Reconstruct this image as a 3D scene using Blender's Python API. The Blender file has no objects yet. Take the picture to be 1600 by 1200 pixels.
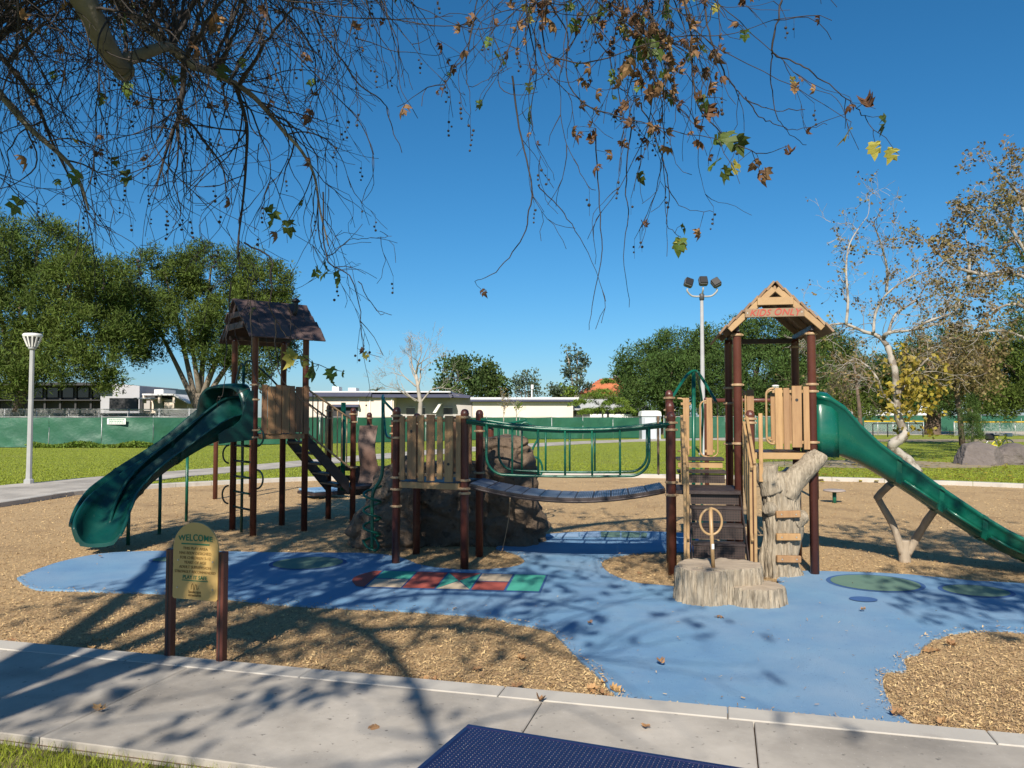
import bpy, bmesh, math, random
import numpy as np
from mathutils import Vector, Matrix, noise

random.seed(7)
rng = np.random.default_rng(11)
PI = math.pi
SC = bpy.context.scene
COL = SC.collection

# ------------------------------------------------------------------ camera
CAMZ = 2.0
FPX = 1230.0                      # focal length in pixels of the 1600 wide photograph
PITCH = math.atan(52 / FPX)
cam_d = bpy.data.cameras.new('camera')
cam_d.sensor_width = 36.0
cam_d.lens = 36.0 * FPX / 1600
cam_d.clip_start = 0.05
cam_d.clip_end = 3000
cam = bpy.data.objects.new('camera', cam_d)
cam.location = (0, 0, CAMZ)
cam.rotation_euler = (PI / 2 + PITCH, 0, 0)
COL.objects.link(cam)
SC.camera = cam

# ------------------------------------------------------------------ sky and sun
SUN_EL = math.radians(35.0)
SUN_AZ = math.radians(11.0)       # shadows fall away from the camera and a little to the right
SH = Vector((math.sin(SUN_AZ), math.cos(SUN_AZ), 0))
world = bpy.data.worlds.new('World')
SC.world = world
world.use_nodes = True
wn = world.node_tree
sky = wn.nodes.new('ShaderNodeTexSky')
sky.sky_type = 'NISHITA'
sky.sun_disc = False
sky.sun_elevation = SUN_EL
sky.sun_rotation = math.radians(180.0) + SUN_AZ
sky.altitude = 0
sky.air_density = 1.0
sky.dust_density = 0.4
sky.ozone_density = 10.0
bg = wn.nodes['Background']
bg.inputs['Strength'].default_value = 0.076
hsv = wn.nodes.new('ShaderNodeHueSaturation'); hsv.inputs['Saturation'].default_value = 1.12; hsv.inputs['Hue'].default_value = .489
wn.links.new(sky.outputs[0], hsv.inputs['Color']); wn.links.new(hsv.outputs[0], bg.inputs['Color'])
sun_d = bpy.data.lights.new('sun', 'SUN')
sun_d.energy = 5.0
sun_d.angle = math.radians(0.53)
sun_d.color = (1.0, 0.915, 0.785)
sun = bpy.data.objects.new('sun', sun_d)
sun.location = (-3, -12, 20)
sd = Vector((SH.x * math.cos(SUN_EL), SH.y * math.cos(SUN_EL), -math.sin(SUN_EL)))
sun.rotation_euler = sd.to_track_quat('-Z', 'Y').to_euler()
COL.objects.link(sun)
SC.view_settings.view_transform = 'Standard'
SC.view_settings.look = 'None'
SC.view_settings.exposure = 0.54
SC.view_settings.gamma = 1.0
SC.view_settings.use_curve_mapping = False
SC.cycles.max_bounces = 6
SC.cycles.diffuse_bounces = 3
SC.cycles.transparent_max_bounces = 12

# ------------------------------------------------------------------ helpers
_cp, _sp = math.cos(PITCH), math.sin(PITCH)
def _ray(px, py):
    u = (px - 800) / FPX; v = (600 - py) / FPX
    return Vector((u, _cp - v * _sp, v * _cp + _sp))
def P(px, py, Y):
    """the point of the place at depth Y that the photograph shows at (px, py)"""
    d = _ray(px, py); t = Y / d.y
    return Vector((d.x * t, Y, CAMZ + d.z * t))
def G(px, py, z=0.0):
    """the point at height z that the photograph shows at (px, py)"""
    d = _ray(px, py); t = (z - CAMZ) / d.z
    return Vector((d.x * t, d.y * t, z))

WLOC = {}
class MB:
    """collects shapes in world coordinates, then becomes one mesh object"""
    def __init__(s): s.v = []; s.f = []; s.sm = []
    def add(s, vs, fs, smooth=False):
        o = len(s.v); s.v.extend(Vector(p) for p in vs)
        for f in fs: s.f.append(tuple(i + o for i in f)); s.sm.append(smooth)
        return s
    def box(s, c, size, R=None, b=0.0):
        hx, hy, hz = size[0] / 2, size[1] / 2, size[2] / 2
        c = Vector(c)
        R = R or Matrix.Identity(3)
        if b <= 0:
            vs = [(x, y, z) for x in (-hx, hx) for y in (-hy, hy) for z in (-hz, hz)]
            fs = [(0, 1, 3, 2), (4, 6, 7, 5), (0, 4, 5, 1), (2, 3, 7, 6), (0, 2, 6, 4), (1, 5, 7, 3)]
        else:
            b = min(b, hx * .9, hy * .9, hz * .9)
            vs = []; idx = {}
            for i, sx in enumerate((-1, 1)):
                for j, sy in enumerate((-1, 1)):
                    for k, sz in enumerate((-1, 1)):
                        for a in range(3):
                            idx[(i, j, k, a)] = len(vs)
                            vs.append((sx * (hx - (b if a != 0 else 0)), sy * (hy - (b if a != 1 else 0)), sz * (hz - (b if a != 2 else 0))))
            I = lambda *q: idx[q]
            fs = []
            for i in (0, 1): fs.append((I(i,0,0,0), I(i,1,0,0), I(i,1,1,0), I(i,0,1,0)))
            for j in (0, 1): fs.append((I(0,j,0,1), I(1,j,0,1), I(1,j,1,1), I(0,j,1,1)))
            for k in (0, 1): fs.append((I(0,0,k,2), I(1,0,k,2), I(1,1,k,2), I(0,1,k,2)))
            for i in (0, 1):
                for j in (0, 1): fs.append((I(i,j,0,0), I(i,j,1,0), I(i,j,1,1), I(i,j,0,1)))
                for k in (0, 1): fs.append((I(i,0,k,0), I(i,1,k,0), I(i,1,k,2), I(i,0,k,2)))
            for j in (0, 1):
                for k in (0, 1): fs.append((I(0,j,k,1), I(1,j,k,1), I(1,j,k,2), I(0,j,k,2)))
            for i in (0, 1):
                for j in (0, 1):
                    for k in (0, 1): fs.append((I(i,j,k,0), I(i,j,k,1), I(i,j,k,2)))
        s.add([c + R @ Vector(p) for p in vs], fs)
        return s
    def bar(s, a, b_, w, t, up=(0, 0, 1), bev=0.004):
        """a board from a to b: w wide (sideways to up), t thick (along up)"""
        a = Vector(a); b_ = Vector(b_); d = b_ - a; L = d.length; d.normalize()
        up = Vector(up); sd_ = d.cross(up)
        if sd_.length < 1e-5: sd_ = d.cross(Vector((1, 0, 0)))
        sd_.normalize(); u = sd_.cross(d)
        R = Matrix((d, sd_, u)).transposed()
        return s.box((a + b_) / 2, (L, w, t), R, bev)
    def tube(s, pts, r, n=8, cap=True, smooth=True):
        pts = [Vector(p) for p in pts]; m = len(pts)
        rs = list(r) if hasattr(r, '__len__') else [r] * m
        t0 = (pts[1] - pts[0]).normalized()
        ref = Vector((0, 0, 1)) if abs(t0.z) < .9 else Vector((1, 0, 0))
        nrm = (ref - t0 * ref.dot(t0)).normalized()
        vs = []; fs = []
        for i in range(m):
            if i == 0: t = t0
            elif i == m - 1: t = pts[i] - pts[i - 1]
            else: t = pts[i + 1] - pts[i - 1]
            if t.length < 1e-9: t = t0
            t = t.normalized()
            nrm = nrm - t * nrm.dot(t)
            nrm = nrm.normalized() if nrm.length > 1e-6 else t.orthogonal().normalized()
            bn = t.cross(nrm)
            for k in range(n):
                a = 2 * PI * k / n
                vs.append(pts[i] + (nrm * math.cos(a) + bn * math.sin(a)) * rs[i])
        for i in range(m - 1):
            for k in range(n):
                fs.append((i * n + k, i * n + (k + 1) % n, (i + 1) * n + (k + 1) % n, (i + 1) * n + k))
        s.add(vs, fs, smooth)
        if cap:
            o = len(s.v) - len(vs)
            s.f.append(tuple(o + k for k in range(n - 1, -1, -1))); s.sm.append(False)
            s.f.append(tuple(o + (m - 1) * n + k for k in range(n))); s.sm.append(False)
        return s
    def lathe(s, c, prof, n=16, axis=None, smooth=True):
        """prof: list of (radius, height) about the axis through c"""
        c = Vector(c); ax = Vector(axis).normalized() if axis else Vector((0, 0, 1))
        q = Vector((0, 0, 1)).rotation_difference(ax)
        vs = []; fs = []
        for (r, h) in prof:
            for k in range(n):
                a = 2 * PI * k / n
                vs.append(c + q @ Vector((r * math.cos(a), r * math.sin(a), h)))
        for i in range(len(prof) - 1):
            for k in range(n):
                fs.append((i * n + k, i * n + (k + 1) % n, (i + 1) * n + (k + 1) % n, (i + 1) * n + k))
        s.add(vs, fs, smooth)
        o = len(s.v) - len(vs)
        s.f.append(tuple(o + k for k in range(n - 1, -1, -1))); s.sm.append(False)
        s.f.append(tuple(o + (len(prof) - 1) * n + k for k in range(n))); s.sm.append(False)
        return s
    def prism(s, poly, vec):
        """a polygon pushed along vec"""
        vec = Vector(vec); n = len(poly); poly = [Vector(p) for p in poly]
        vs = poly + [p + vec for p in poly]
        fs = [tuple(range(n - 1, -1, -1)), tuple(range(n, 2 * n))]
        fs += [(k, (k + 1) % n, n + (k + 1) % n, n + k) for k in range(n)]
        return s.add(vs, fs)
    def grid(s, rows, smooth=True, close=False):
        m = len(rows); n = len(rows[0]); vs = [p for r in rows for p in r]; fs = []
        for i in range(m - 1):
            for k in range(n if close else n - 1):
                fs.append((i * n + k, i * n + (k + 1) % n, (i + 1) * n + (k + 1) % n, (i + 1) * n + k))
        return s.add(vs, fs, smooth)
    def build(s, name, m, parent=None, kind=None, recalc=True, origin=None):
        vs = s.v
        if origin is None:
            lo = Vector((min(p.x for p in vs), min(p.y for p in vs), min(p.z for p in vs)))
            hi = Vector((max(p.x for p in vs), max(p.y for p in vs), max(p.z for p in vs)))
            c = (lo + hi) / 2
            if parent is None: c.z = lo.z
        else: c = Vector(origin)
        me = bpy.data.meshes.new(name)
        me.from_pydata([p - c for p in vs], [], s.f)
        me.polygons.foreach_set('use_smooth', s.sm)
        if recalc and len(s.f) < 20000:
            bm = bmesh.new(); bm.from_mesh(me); bmesh.ops.recalc_face_normals(bm, faces=bm.faces); bm.to_mesh(me); bm.free()
        if m is not None: me.materials.append(m)
        return link(name, me, c, parent, kind)

def link(name, data, loc, parent=None, kind=None, rot=None, scale=None):
    o = bpy.data.objects.new(name, data); COL.objects.link(o)
    loc = Vector(loc)
    if parent is not None:
        o.parent = parent; o.location = loc - WLOC[parent.name]
    else: o.location = loc
    WLOC[o.name] = loc
    if rot is not None: o.rotation_euler = rot
    if scale is not None: o.scale = scale
    if kind: o['kind'] = kind
    return o

def np_mesh(name, V, F, m, parent=None, kind=None, loc=(0, 0, 0), smooth=False, mats=None, mi=None):
    """a big mesh from numpy arrays; F is (n, 3) or (n, 4)"""
    me = bpy.data.meshes.new(name)
    V = np.asarray(V, dtype=np.float32) - np.asarray(loc, dtype=np.float32)
    F = np.asarray(F, dtype=np.int32); k = F.shape[1]
    me.vertices.add(len(V)); me.vertices.foreach_set('co', V.ravel())
    me.loops.add(F.size); me.loops.foreach_set('vertex_index', F.ravel())
    me.polygons.add(len(F)); me.polygons.foreach_set('loop_start', np.arange(0, F.size, k, dtype=np.int32))
    me.polygons.foreach_set('loop_total', np.full(len(F), k, dtype=np.int32))
    if smooth: me.polygons.foreach_set('use_smooth', np.ones(len(F), dtype=bool))
    for q in (mats or [m]): me.materials.append(q)
    if mi is not None: me.polygons.foreach_set('material_index', np.asarray(mi, dtype=np.int32))
    me.update(calc_edges=True)
    return link(name, me, loc, parent, kind)

def tag(o, label=None, cat=None, group=None, kind=None):
    if label: o['label'] = label
    if cat: o['category'] = cat
    if group: o['group'] = group
    if kind: o['kind'] = kind
    return o
def thing(name, label, cat, loc=(0, 0, 0), group=None):
    o = link(name, None, loc); o.empty_display_size = .2
    return tag(o, label, cat, group)

def copy_tree(o, parent=None, loc=None):
    c = o.copy(); COL.objects.link(c); c.parent = parent
    if loc is not None: c.location = loc
    for ch in list(o.children): copy_tree(ch, c)
    return c

# ------------------------------------------------------------------ materials
def pmat(name, col, col2=None, scale=4.0, rough=.6, bump=0.0, bscale=30.0, metal=0.0, spec=.5, detail=5.0,
         island=0.0, objrand=0.0, stretch=None, col3=None, s3=.5, spot=(.62, .7), coat=0.0, trans=0.0, dist=.02, rnoise=0.0, speck=None, speck2=None):
    m = bpy.data.materials.new(name); m.use_nodes = True
    nt = m.node_tree; N = nt.nodes; L = nt.links; b = N['Principled BSDF']
    b.inputs['Roughness'].default_value = rough; b.inputs['Metallic'].default_value = metal
    b.inputs['Specular IOR Level'].default_value = spec
    if coat: b.inputs['Coat Weight'].default_value = coat; b.inputs['Coat Roughness'].default_value = .12
    geo = N.new('ShaderNodeNewGeometry')
    vec = geo.outputs['Position']
    if stretch:
        mp = N.new('ShaderNodeMapping'); mp.inputs['Scale'].default_value = stretch
        L.new(vec, mp.inputs['Vector']); vec = mp.outputs['Vector']
    def noise_(sc, det=detail, ro=.6):
        t = N.new('ShaderNodeTexNoise'); t.inputs['Scale'].default_value = sc; t.inputs['Detail'].default_value = det
        t.inputs['Roughness'].default_value = ro
        L.new(vec, t.inputs['Vector']); return t.outputs['Fac']
    def ramp(fac, a, c):
        r = N.new('ShaderNodeMapRange'); r.inputs['From Min'].default_value = a; r.inputs['From Max'].default_value = c
        L.new(fac, r.inputs['Value']); return r.outputs['Result']
    def mix(fac, a, c, typ='MIX'):
        x = N.new('ShaderNodeMix'); x.data_type = 'RGBA'; x.blend_type = typ
        if isinstance(fac, float): x.inputs[0].default_value = fac
        else: L.new(fac, x.inputs[0])
        for i, q in ((6, a), (7, c)):
            if isinstance(q, tuple): x.inputs[i].default_value = q + (1,)
            else: L.new(q, x.inputs[i])
        return x.outputs[2]
    c = col
    if col2: c = mix(ramp(noise_(scale), .32, .68), col, col2)
    if col3: c = mix(ramp(noise_(s3, 6.0, .65), *spot), c, col3)
    for sk in (speck, speck2):          # (colour, scale, from, to): small flecks or scuffs of another colour
        if sk: c = mix(ramp(noise_(sk[1], 3.0, .5), sk[2], sk[3]), c, sk[0])
    if island or objrand:
        if island: src, amt = geo.outputs['Random Per Island'], island
        else:
            oi = N.new('ShaderNodeObjectInfo'); src, amt = oi.outputs['Random'], objrand
        r = N.new('ShaderNodeMapRange'); r.inputs['To Min'].default_value = 1 - amt; r.inputs['To Max'].default_value = 1 + amt
        L.new(src, r.inputs['Value'])
        h = N.new('ShaderNodeHueSaturation')
        if isinstance(c, tuple): h.inputs['Color'].default_value = c + (1,)
        else: L.new(c, h.inputs['Color'])
        L.new(r.outputs['Result'], h.inputs['Value'])
        r2 = N.new('ShaderNodeMath'); r2.operation = 'MULTIPLY_ADD'; r2.inputs[1].default_value = .05 * amt; r2.inputs[2].default_value = .5 - .025 * amt
        L.new(src, r2.inputs[0]); L.new(r2.outputs[0], h.inputs['Hue'])
        c = h.outputs['Color']
    if isinstance(c, tuple): b.inputs['Base Color'].default_value = c + (1,)
    else: L.new(c, b.inputs['Base Color'])
    if rnoise:
        r = N.new('ShaderNodeMapRange'); r.inputs['To Min'].default_value = max(.02, rough - rnoise); r.inputs['To Max'].default_value = min(1, rough + rnoise)
        L.new(ramp(noise_(bscale * .3), .3, .7), r.inputs['Value']); L.new(r.outputs['Result'], b.inputs['Roughness'])
    if bump:
        bn = N.new('ShaderNodeBump'); bn.inputs['Strength'].default_value = bump; bn.inputs['Distance'].default_value = dist
        L.new(noise_(bscale, 6.0), bn.inputs['Height']); L.new(bn.outputs['Normal'], b.inputs['Normal'])
    if trans:
        tb = N.new('ShaderNodeBsdfTranslucent'); ms = N.new('ShaderNodeMixShader'); ms.inputs[0].default_value = trans
        if isinstance(c, tuple): tb.inputs['Color'].default_value = c + (1,)
        else: L.new(c, tb.inputs['Color'])
        L.new(b.outputs[0], ms.inputs[1]); L.new(tb.outputs[0], ms.inputs[2]); L.new(ms.outputs[0], N['Material Output'].inputs['Surface'])
    return m

M = {}
M['brown_post'] = pmat('brown_post', (.085, .026, .019), (.115, .038, .026), 3, .38, .15, 60, col3=(.16, .075, .05), s3=1.6, spot=(.6, .8), rnoise=.12)
M['dark_post'] = M['brown_post']
M['clamp'] = pmat('clamp', (.40, .27, .15), (.32, .21, .12), 6, .45)
M['beige'] = pmat('beige_metal', (.39, .25, .118), (.32, .20, .095), 4, .42, .05, 80, rnoise=.1)
M['slat'] = pmat('slat_recycled_lumber', (.37, .22, .10), (.27, .15, .068), 3, .62, .25, 50, objrand=.22, stretch=(9, 9, .9), dist=.006)
M['slat_left'] = pmat('slat_darker', (.27, .14, .065), (.17, .085, .045), 3, .68, .3, 50, objrand=.35, stretch=(9, 9, .9), dist=.006)  # darker, more varied copy of the slat lumber
M['roof_tan'] = pmat('roof_board_tan', (.29, .19, .115), (.20, .125, .078), 3, .7, .25, 60, objrand=.2)
M['roof_dark'] = pmat('roof_board_dark', (.085, .055, .05), (.055, .036, .036), 3, .62, .3, 60, objrand=.35, col3=(.2, .12, .08), s3=1.4, spot=(.58, .7))
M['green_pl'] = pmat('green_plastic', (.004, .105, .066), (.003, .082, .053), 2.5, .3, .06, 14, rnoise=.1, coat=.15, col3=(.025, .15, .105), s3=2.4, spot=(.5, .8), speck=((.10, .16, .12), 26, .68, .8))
M['green_dk'] = pmat('green_plastic_shade', (.002, .045, .036), (.002, .032, .028), 2.5, .34, .06, 14, rnoise=.1, coat=.15, col3=(.008, .075, .055), s3=2.4, spot=(.5, .8), speck=((.06, .10, .08), 26, .68, .8))  # darker copy of the green plastic, the left slide's shade put into its colour
M['green_tube'] = pmat('green_tube', (.006, .105, .06), (.004, .08, .05), 5, .33, .0)
M['deck'] = pmat('deck_vinyl', (.028, .019, .018), (.045, .03, .028), 6, .5, .2, 70, rnoise=.12)
M['rubber'] = pmat('blue_rubber', (.115, .24, .41), (.155, .30, .455), 1.6, .85, .8, 160, detail=9, col3=(.21, .32, .45), s3=.55, spot=(.44, .70), dist=.008, speck=((.36, .40, .45), 75, .70, .78), speck2=((.05, .12, .26), 38, .66, .78))
M['rub_green'] = pmat('green_rubber', (.10, .185, .145), (.13, .215, .16), 2, .85, .5, 190, dist=.006)
M['rub_ring'] = pmat('blue_rubber_ring', (.03, .09, .24), (.04, .11, .28), 3, .85, .5, 190, dist=.006)
M['rub_red'] = pmat('red_rubber', (.40, .085, .06), (.34, .07, .05), 3, .85, .5, 190, dist=.006)
M['rub_tan'] = pmat('tan_rubber', (.52, .42, .30), (.46, .37, .26), 3, .85, .5, 190, dist=.006)
M['rub_teal'] = pmat('teal_rubber', (.05, .33, .24), (.06, .38, .28), 3, .85, .5, 190, dist=.006)
M['mulch'] = pmat('mulch', (.32, .20, .092), (.55, .385, .195), 60, .9, .6, 70, detail=9, col3=(.22, .135, .065), s3=.8, spot=(.52, .8), dist=.03)
M['chip'] = pmat('wood_chip', (.51, .355, .185), (.33, .21, .105), 8, .85, .2, 60, island=.5)
M['concrete'] = pmat('concrete', (.51, .465, .405), (.41, .37, .32), 1.0, .85, .45, 120, detail=9, col3=(.21, .19, .165), s3=.65, spot=(.40, .70), dist=.004, speck=((.15, .135, .12), 20, .66, .74), speck2=((.52, .49, .44), 60, .68, .78))
M['concrete2'] = pmat('concrete_kerb', (.47, .44, .39), (.40, .37, .33), 2.2, .85, .35, 100, detail=8, col3=(.30, .27, .235), s3=2.0, spot=(.55, .75), dist=.004)
M['lawn'] = pmat('lawn', (.20, .245, .013), (.255, .295, .022), .35, .9, .9, 22, detail=9, col3=(.24, .23, .07), s3=.16, spot=(.57, .75), dist=.08)
M['soil'] = pmat('soil', (.20, .135, .08), (.15, .10, .06), 3, .95, .6, 40)
M['rock'] = pmat('rock', (.16, .112, .075), (.10, .07, .048), 2.2, .85, .8, 20, detail=9, col3=(.22, .16, .11), s3=1.2, spot=(.5, .7), speck=((.06, .042, .03), 9, .6, .68), dist=.05)
M['boulder'] = pmat('boulder', (.16, .135, .125), (.11, .092, .085), 1.2, .85, .6, 8, detail=9, col3=(.25, .2, .17), s3=.7, spot=(.52, .7), dist=.08)
M['fauxbark'] = pmat('faux_bark', (.45, .38, .285), (.22, .18, .13), 34, .85, 1.0, 60, detail=6, stretch=(1, 1, .13), col3=(.15, .12, .085), s3=22, spot=(.56, .68), dist=.03)
M['fauxcut'] = pmat('faux_cut_wood', (.42, .34, .25), (.33, .26, .19), 5, .85, .4, 40, detail=8, dist=.01)
M['tabletop'] = pmat('blue_vinyl', (.006, .008, .045), (.009, .012, .06), 5, .35, .1, 60, coat=.2)
M['white'] = pmat('white_paint', (.74, .73, .70), (.66, .65, .63), 1.2, .6)
M['galv'] = pmat('galvanised', (.50, .51, .51), (.42, .43, .44), 5, .42, .0, metal=.35)
M['lampmetal'] = pmat('lamp_paint', (.36, .36, .355), (.31, .31, .305), 3, .5)
M['black'] = pmat('black', (.012, .012, .013), None, 4, .5)
M['floodgrey'] = pmat('flood_grey', (.09, .09, .095), (.07, .07, .075), 4, .5)
M['screen'] = pmat('green_screen', (.016, .085, .05), (.022, .11, .062), .8, .5, .25, 3, detail=6, dist=.15, col3=(.04, .15, .09), s3=.5, spot=(.6, .8))
M['gold'] = pmat('sign_gold', (.55, .36, .13), (.50, .32, .11), 3, .35, .03, 40)
M['sign_green'] = pmat('sign_green', (.006, .15, .075), None, 4, .5)
M['sign_ink'] = pmat('sign_ink', (.22, .14, .045), None, 4, .6)
M['red_ink'] = pmat('red_ink', (.36, .04, .025), None, 4, .6)
M['boltm'] = pmat('bolt', (.6, .58, .52), None, 4, .3, metal=.7)
M['bark'] = pmat('plane_bark', (.21, .185, .145), (.11, .095, .075), 5, .85, .5, 18, detail=6, col3=(.33, .30, .24), s3=3, spot=(.55, .65), dist=.02)
M['twig'] = pmat('twig', (.042, .033, .029), (.026, .020, .018), 6, .8)  # albedo lowered so the colour itself holds the canopy's shade
M['whitebark'] = pmat('white_bark', (.38, .345, .30), (.28, .25, .21), 2.2, .8, .4, 12, detail=6, col3=(.17, .14, .11), s3=2.2, spot=(.50, .56), dist=.03)
M['palebark'] = pmat('pale_bark', (.38, .34, .29), (.25, .22, .19), 1.2, .85)
M['pinebark'] = pmat('pine_bark', (.15, .105, .075), (.085, .06, .045), 3, .9, .6, 8, dist=.08)
M['pine'] = pmat('pine_needles', (.055, .088, .016), (.10, .135, .022), .18, .75, island=.45, trans=.25, spec=.25)
M['pine2'] = pmat('pine_needles_dark', (.042, .082, .018), (.075, .12, .026), .18, .75, island=.45, trans=.22, spec=.25)
M['broad'] = pmat('broad_leaf', (.05, .085, .022), (.075, .115, .028), .3, .7, island=.4, trans=.25, spec=.3)
M['grey_leaf'] = pmat('grey_green_leaf', (.075, .11, .07), (.10, .13, .08), .4, .7, island=.4, trans=.25, spec=.3)
M['bright_leaf'] = pmat('bright_leaf', (.11, .18, .025), (.16, .22, .03), .4, .65, island=.4, trans=.3, spec=.3)
M['yellow_leaf'] = pmat('yellow_leaf', (.33, .235, .025), (.24, .20, .03), 3, .65, island=.35, trans=.3)
M['brown_leaf'] = pmat('brown_leaf', (.20, .095, .04), (.12, .06, .03), 3, .75, island=.45, trans=.15)
M['tip_leaf'] = pmat('autumn_tip_leaf', (.17, .10, .05), (.17, .15, .04), .5, .7, island=.5, trans=.25)
M['o_leaf_green'] = pmat('plane_leaf_green', (.075, .13, .02), (.12, .165, .03), 14, .6, .2, 60, trans=.35, objrand=.4)
M['o_leaf_yellow'] = pmat('plane_leaf_yellow', (.42, .36, .07), (.30, .28, .05), 14, .6, .2, 60, trans=.35, objrand=.25)
M['o_leaf_brown'] = pmat('plane_leaf_brown', (.22, .115, .05), (.12, .062, .03), 20, .75, .2, 60, trans=.18, objrand=.45)
M['fallen'] = pmat('fallen_leaf', (.40, .235, .105), (.27, .145, .06), 16, .8, .2, 60, objrand=.3)
M['greybark'] = pmat('grey_pine_bark', (.22, .185, .145), (.13, .105, .08), 1.5, .9, .6, 6, dist=.08)
M['name_board'] = pmat('name_board', (.27, .185, .115), (.21, .14, .085), 5, .7, .2, 50)
M['grass'] = pmat('grass_blade', (.215, .26, .015), (.285, .315, .028), 3, .7, island=.4, trans=.3)
# ================================================================== GROUND
from mathutils.geometry import tessellate_polygon
def sheet(name, poly, z, m, kind='structure', thick=0.0, parent=None):
    """a flat outline (list of (x, y)) triangulated at height z, with a skirt of that thickness"""
    bm = bmesh.new()
    vs = [bm.verts.new((p[0], p[1], z)) for p in poly]
    for tri in tessellate_polygon([[Vector((p[0], p[1], 0)) for p in poly]]):
        f = bm.faces.new([vs[i] for i in tri]); f.normal_update()
        if f.normal.z < 0: f.normal_flip()
    if thick:
        n = len(vs); lo = [bm.verts.new((p[0], p[1], z - thick)) for p in poly]
        for k in range(n): bm.faces.new((vs[k], vs[(k + 1) % n], lo[(k + 1) % n], lo[k]))
    me = bpy.data.meshes.new(name); bm.to_mesh(me); bm.free(); me.materials.append(m)
    o = link(name, me, (0, 0, 0), parent, kind)
    return o

def smooth_line(pts, sub=6):
    """Catmull-Rom through the points"""
    pts = [Vector(p) for p in pts]; out = []
    for i in range(len(pts) - 1):
        p0 = pts[max(i - 1, 0)]; p1 = pts[i]; p2 = pts[i + 1]; p3 = pts[min(i + 2, len(pts) - 1)]
        for k in range(sub):
            t = k / sub
            out.append(.5 * ((2 * p1) + (p2 - p0) * t + (2 * p0 - 5 * p1 + 4 * p2 - p3) * t * t + (3 * p1 - p0 - 3 * p2 + p3) * t ** 3))
    out.append(pts[-1]); return out

def inside(poly, X, Y):
    c = np.zeros(len(X), dtype=bool); n = len(poly)
    for i in range(n):
        x1, y1 = poly[i][0], poly[i][1]; x2, y2 = poly[(i + 1) % n][0], poly[(i + 1) % n][1]
        if y1 == y2: continue
        k = ((y1 > Y) != (y2 > Y)) & (X < (x2 - x1) * (Y - y1) / (y2 - y1) + x1)
        c ^= k
    return c

lawn = sheet('lawn', [(-900, -60), (900, -60), (900, 1500), (-900, 1500)], -0.02, M['lawn'])

# --- the concrete path in front: slabs with recessed joints, and a kerb strip along the play area
F0 = G(0, 1010); F1 = G(1600, 1161); FD = (F1 - F0).normalized(); FN = Vector((-FD.y, FD.x, 0))
def fp(s, t): return F0 + FD * s + FN * t           # s along the path, t away from the camera
path = sheet('front_path', [fp(-8, -1.62), fp(15, -1.62), fp(15, .0), fp(-8, .0)], .012, M['soil'])
def s_of(px, py): return (G(px, py) - F0).dot(FD)
joints = sorted([s_of(290, 1056) - 3 * 1.75, s_of(290, 1056) - 2 * 1.75, s_of(290, 1056) - 1.75, s_of(290, 1056), s_of(845, 1112), s_of(1178, 1143), s_of(1178, 1143) + 1.7, s_of(1178, 1143) + 3.4, s_of(1178, 1143) + 5.1, s_of(1178, 1143) + 6.8])
RF = Matrix((FD, FN, Vector((0, 0, 1)))).transposed()
for a, b_ in zip(joints[:-1], joints[1:]):
    MB().box(fp((a + b_) / 2, -.915) + Vector((0, 0, .01)), (b_ - a - .008, 1.39, .09), RF, .006).build('slab', M['concrete'], path)
kj = [joints[0] + k * 1.55 for k in range(12)]
for a, b_ in zip(kj[:-1], kj[1:]):
    MB().box(fp((a + b_) / 2, -.105) + Vector((0, 0, .012)), (b_ - a - .006, .208, .092), RF, .006).build('kerb_stone', M['concrete2'], path)

# --- the far kerb round the play area
KP = [(-420, 846), (-120, 808), (0, 793), (82, 780), (130, 773), (230, 764.5), (330, 758.5), (500, 751), (700, 747), (850, 745.5), (1050, 747.5), (1300, 752), (1450, 757), (1600, 763), (1850, 776), (2200, 800)]
KL = smooth_line([G(x, y) for x, y in KP], 4)
kerb = tag(link('kerb', None, KL[len(KL) // 2]), kind='structure')
def kerb_piece(q):
    mb = MB(); rows = []
    for i, p in enumerate(q):
        t = (q[min(i + 1, len(q) - 1)] - q[max(i - 1, 0)]).normalized(); n = Vector((-t.y, t.x, 0))
        if i == 0: p = p + t * .006
        if i == len(q) - 1: p = p - t * .006
        rows.append([p + Vector((0, 0, -.06)), p + Vector((0, 0, .105)), p + n * .015 + Vector((0, 0, .12)), p + n * .27 + Vector((0, 0, .12)), p + n * .285 + Vector((0, 0, .105)), p + n * .285 + Vector((0, 0, -.06))])
    mb.grid(rows, False, close=True)
    mb.f.append((0, 1, 2, 3, 4, 5)); mb.sm.append(False)
    o = len(mb.v) - 6; mb.f.append(tuple(o + k for k in range(6))); mb.sm.append(False)
    mb.build('kerb_stone', M['concrete2'], kerb)
for i in range(0, len(KL) - 2, 2): kerb_piece(KL[i:i + 3])

# --- mulch bed
MUL = [fp(-7.5, .0)] + [fp(14, .0)] + [p for p in reversed(KL)]
mulch = sheet('mulch_bed', [(p.x, p.y) for p in MUL], .0, M['mulch'])

# --- winding path on the lawn
top = [(-300, 792), (-100, 772), (0, 759), (70, 753), (130, 747), (250, 738), (400, 726), (500, 717), (620, 707), (760, 697), (860, 691.5), (960, 687.6), (1060, 685.3), (1200, 683)]
bot = [(1200, 685.6), (1060, 688.2), (960, 691.2), (860, 696.5), (760, 703.5), (620, 715), (500, 726), (400, 735), (300, 744), (235, 752), (190, 760), (130, 770), (82, 777), (0, 790), (-100, 803), (-300, 829)]
walk = sheet('park_path', [(G(x, y).x, G(x, y).y) for x, y in [tuple(p[:2]) for p in smooth_line([Vector((a, b_, 0)) for a, b_ in top], 4)] + [tuple(p[:2]) for p in smooth_line([Vector((a, b_, 0)) for a, b_ in bot], 4)]], .012, M['concrete'], thick=.03)

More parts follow.
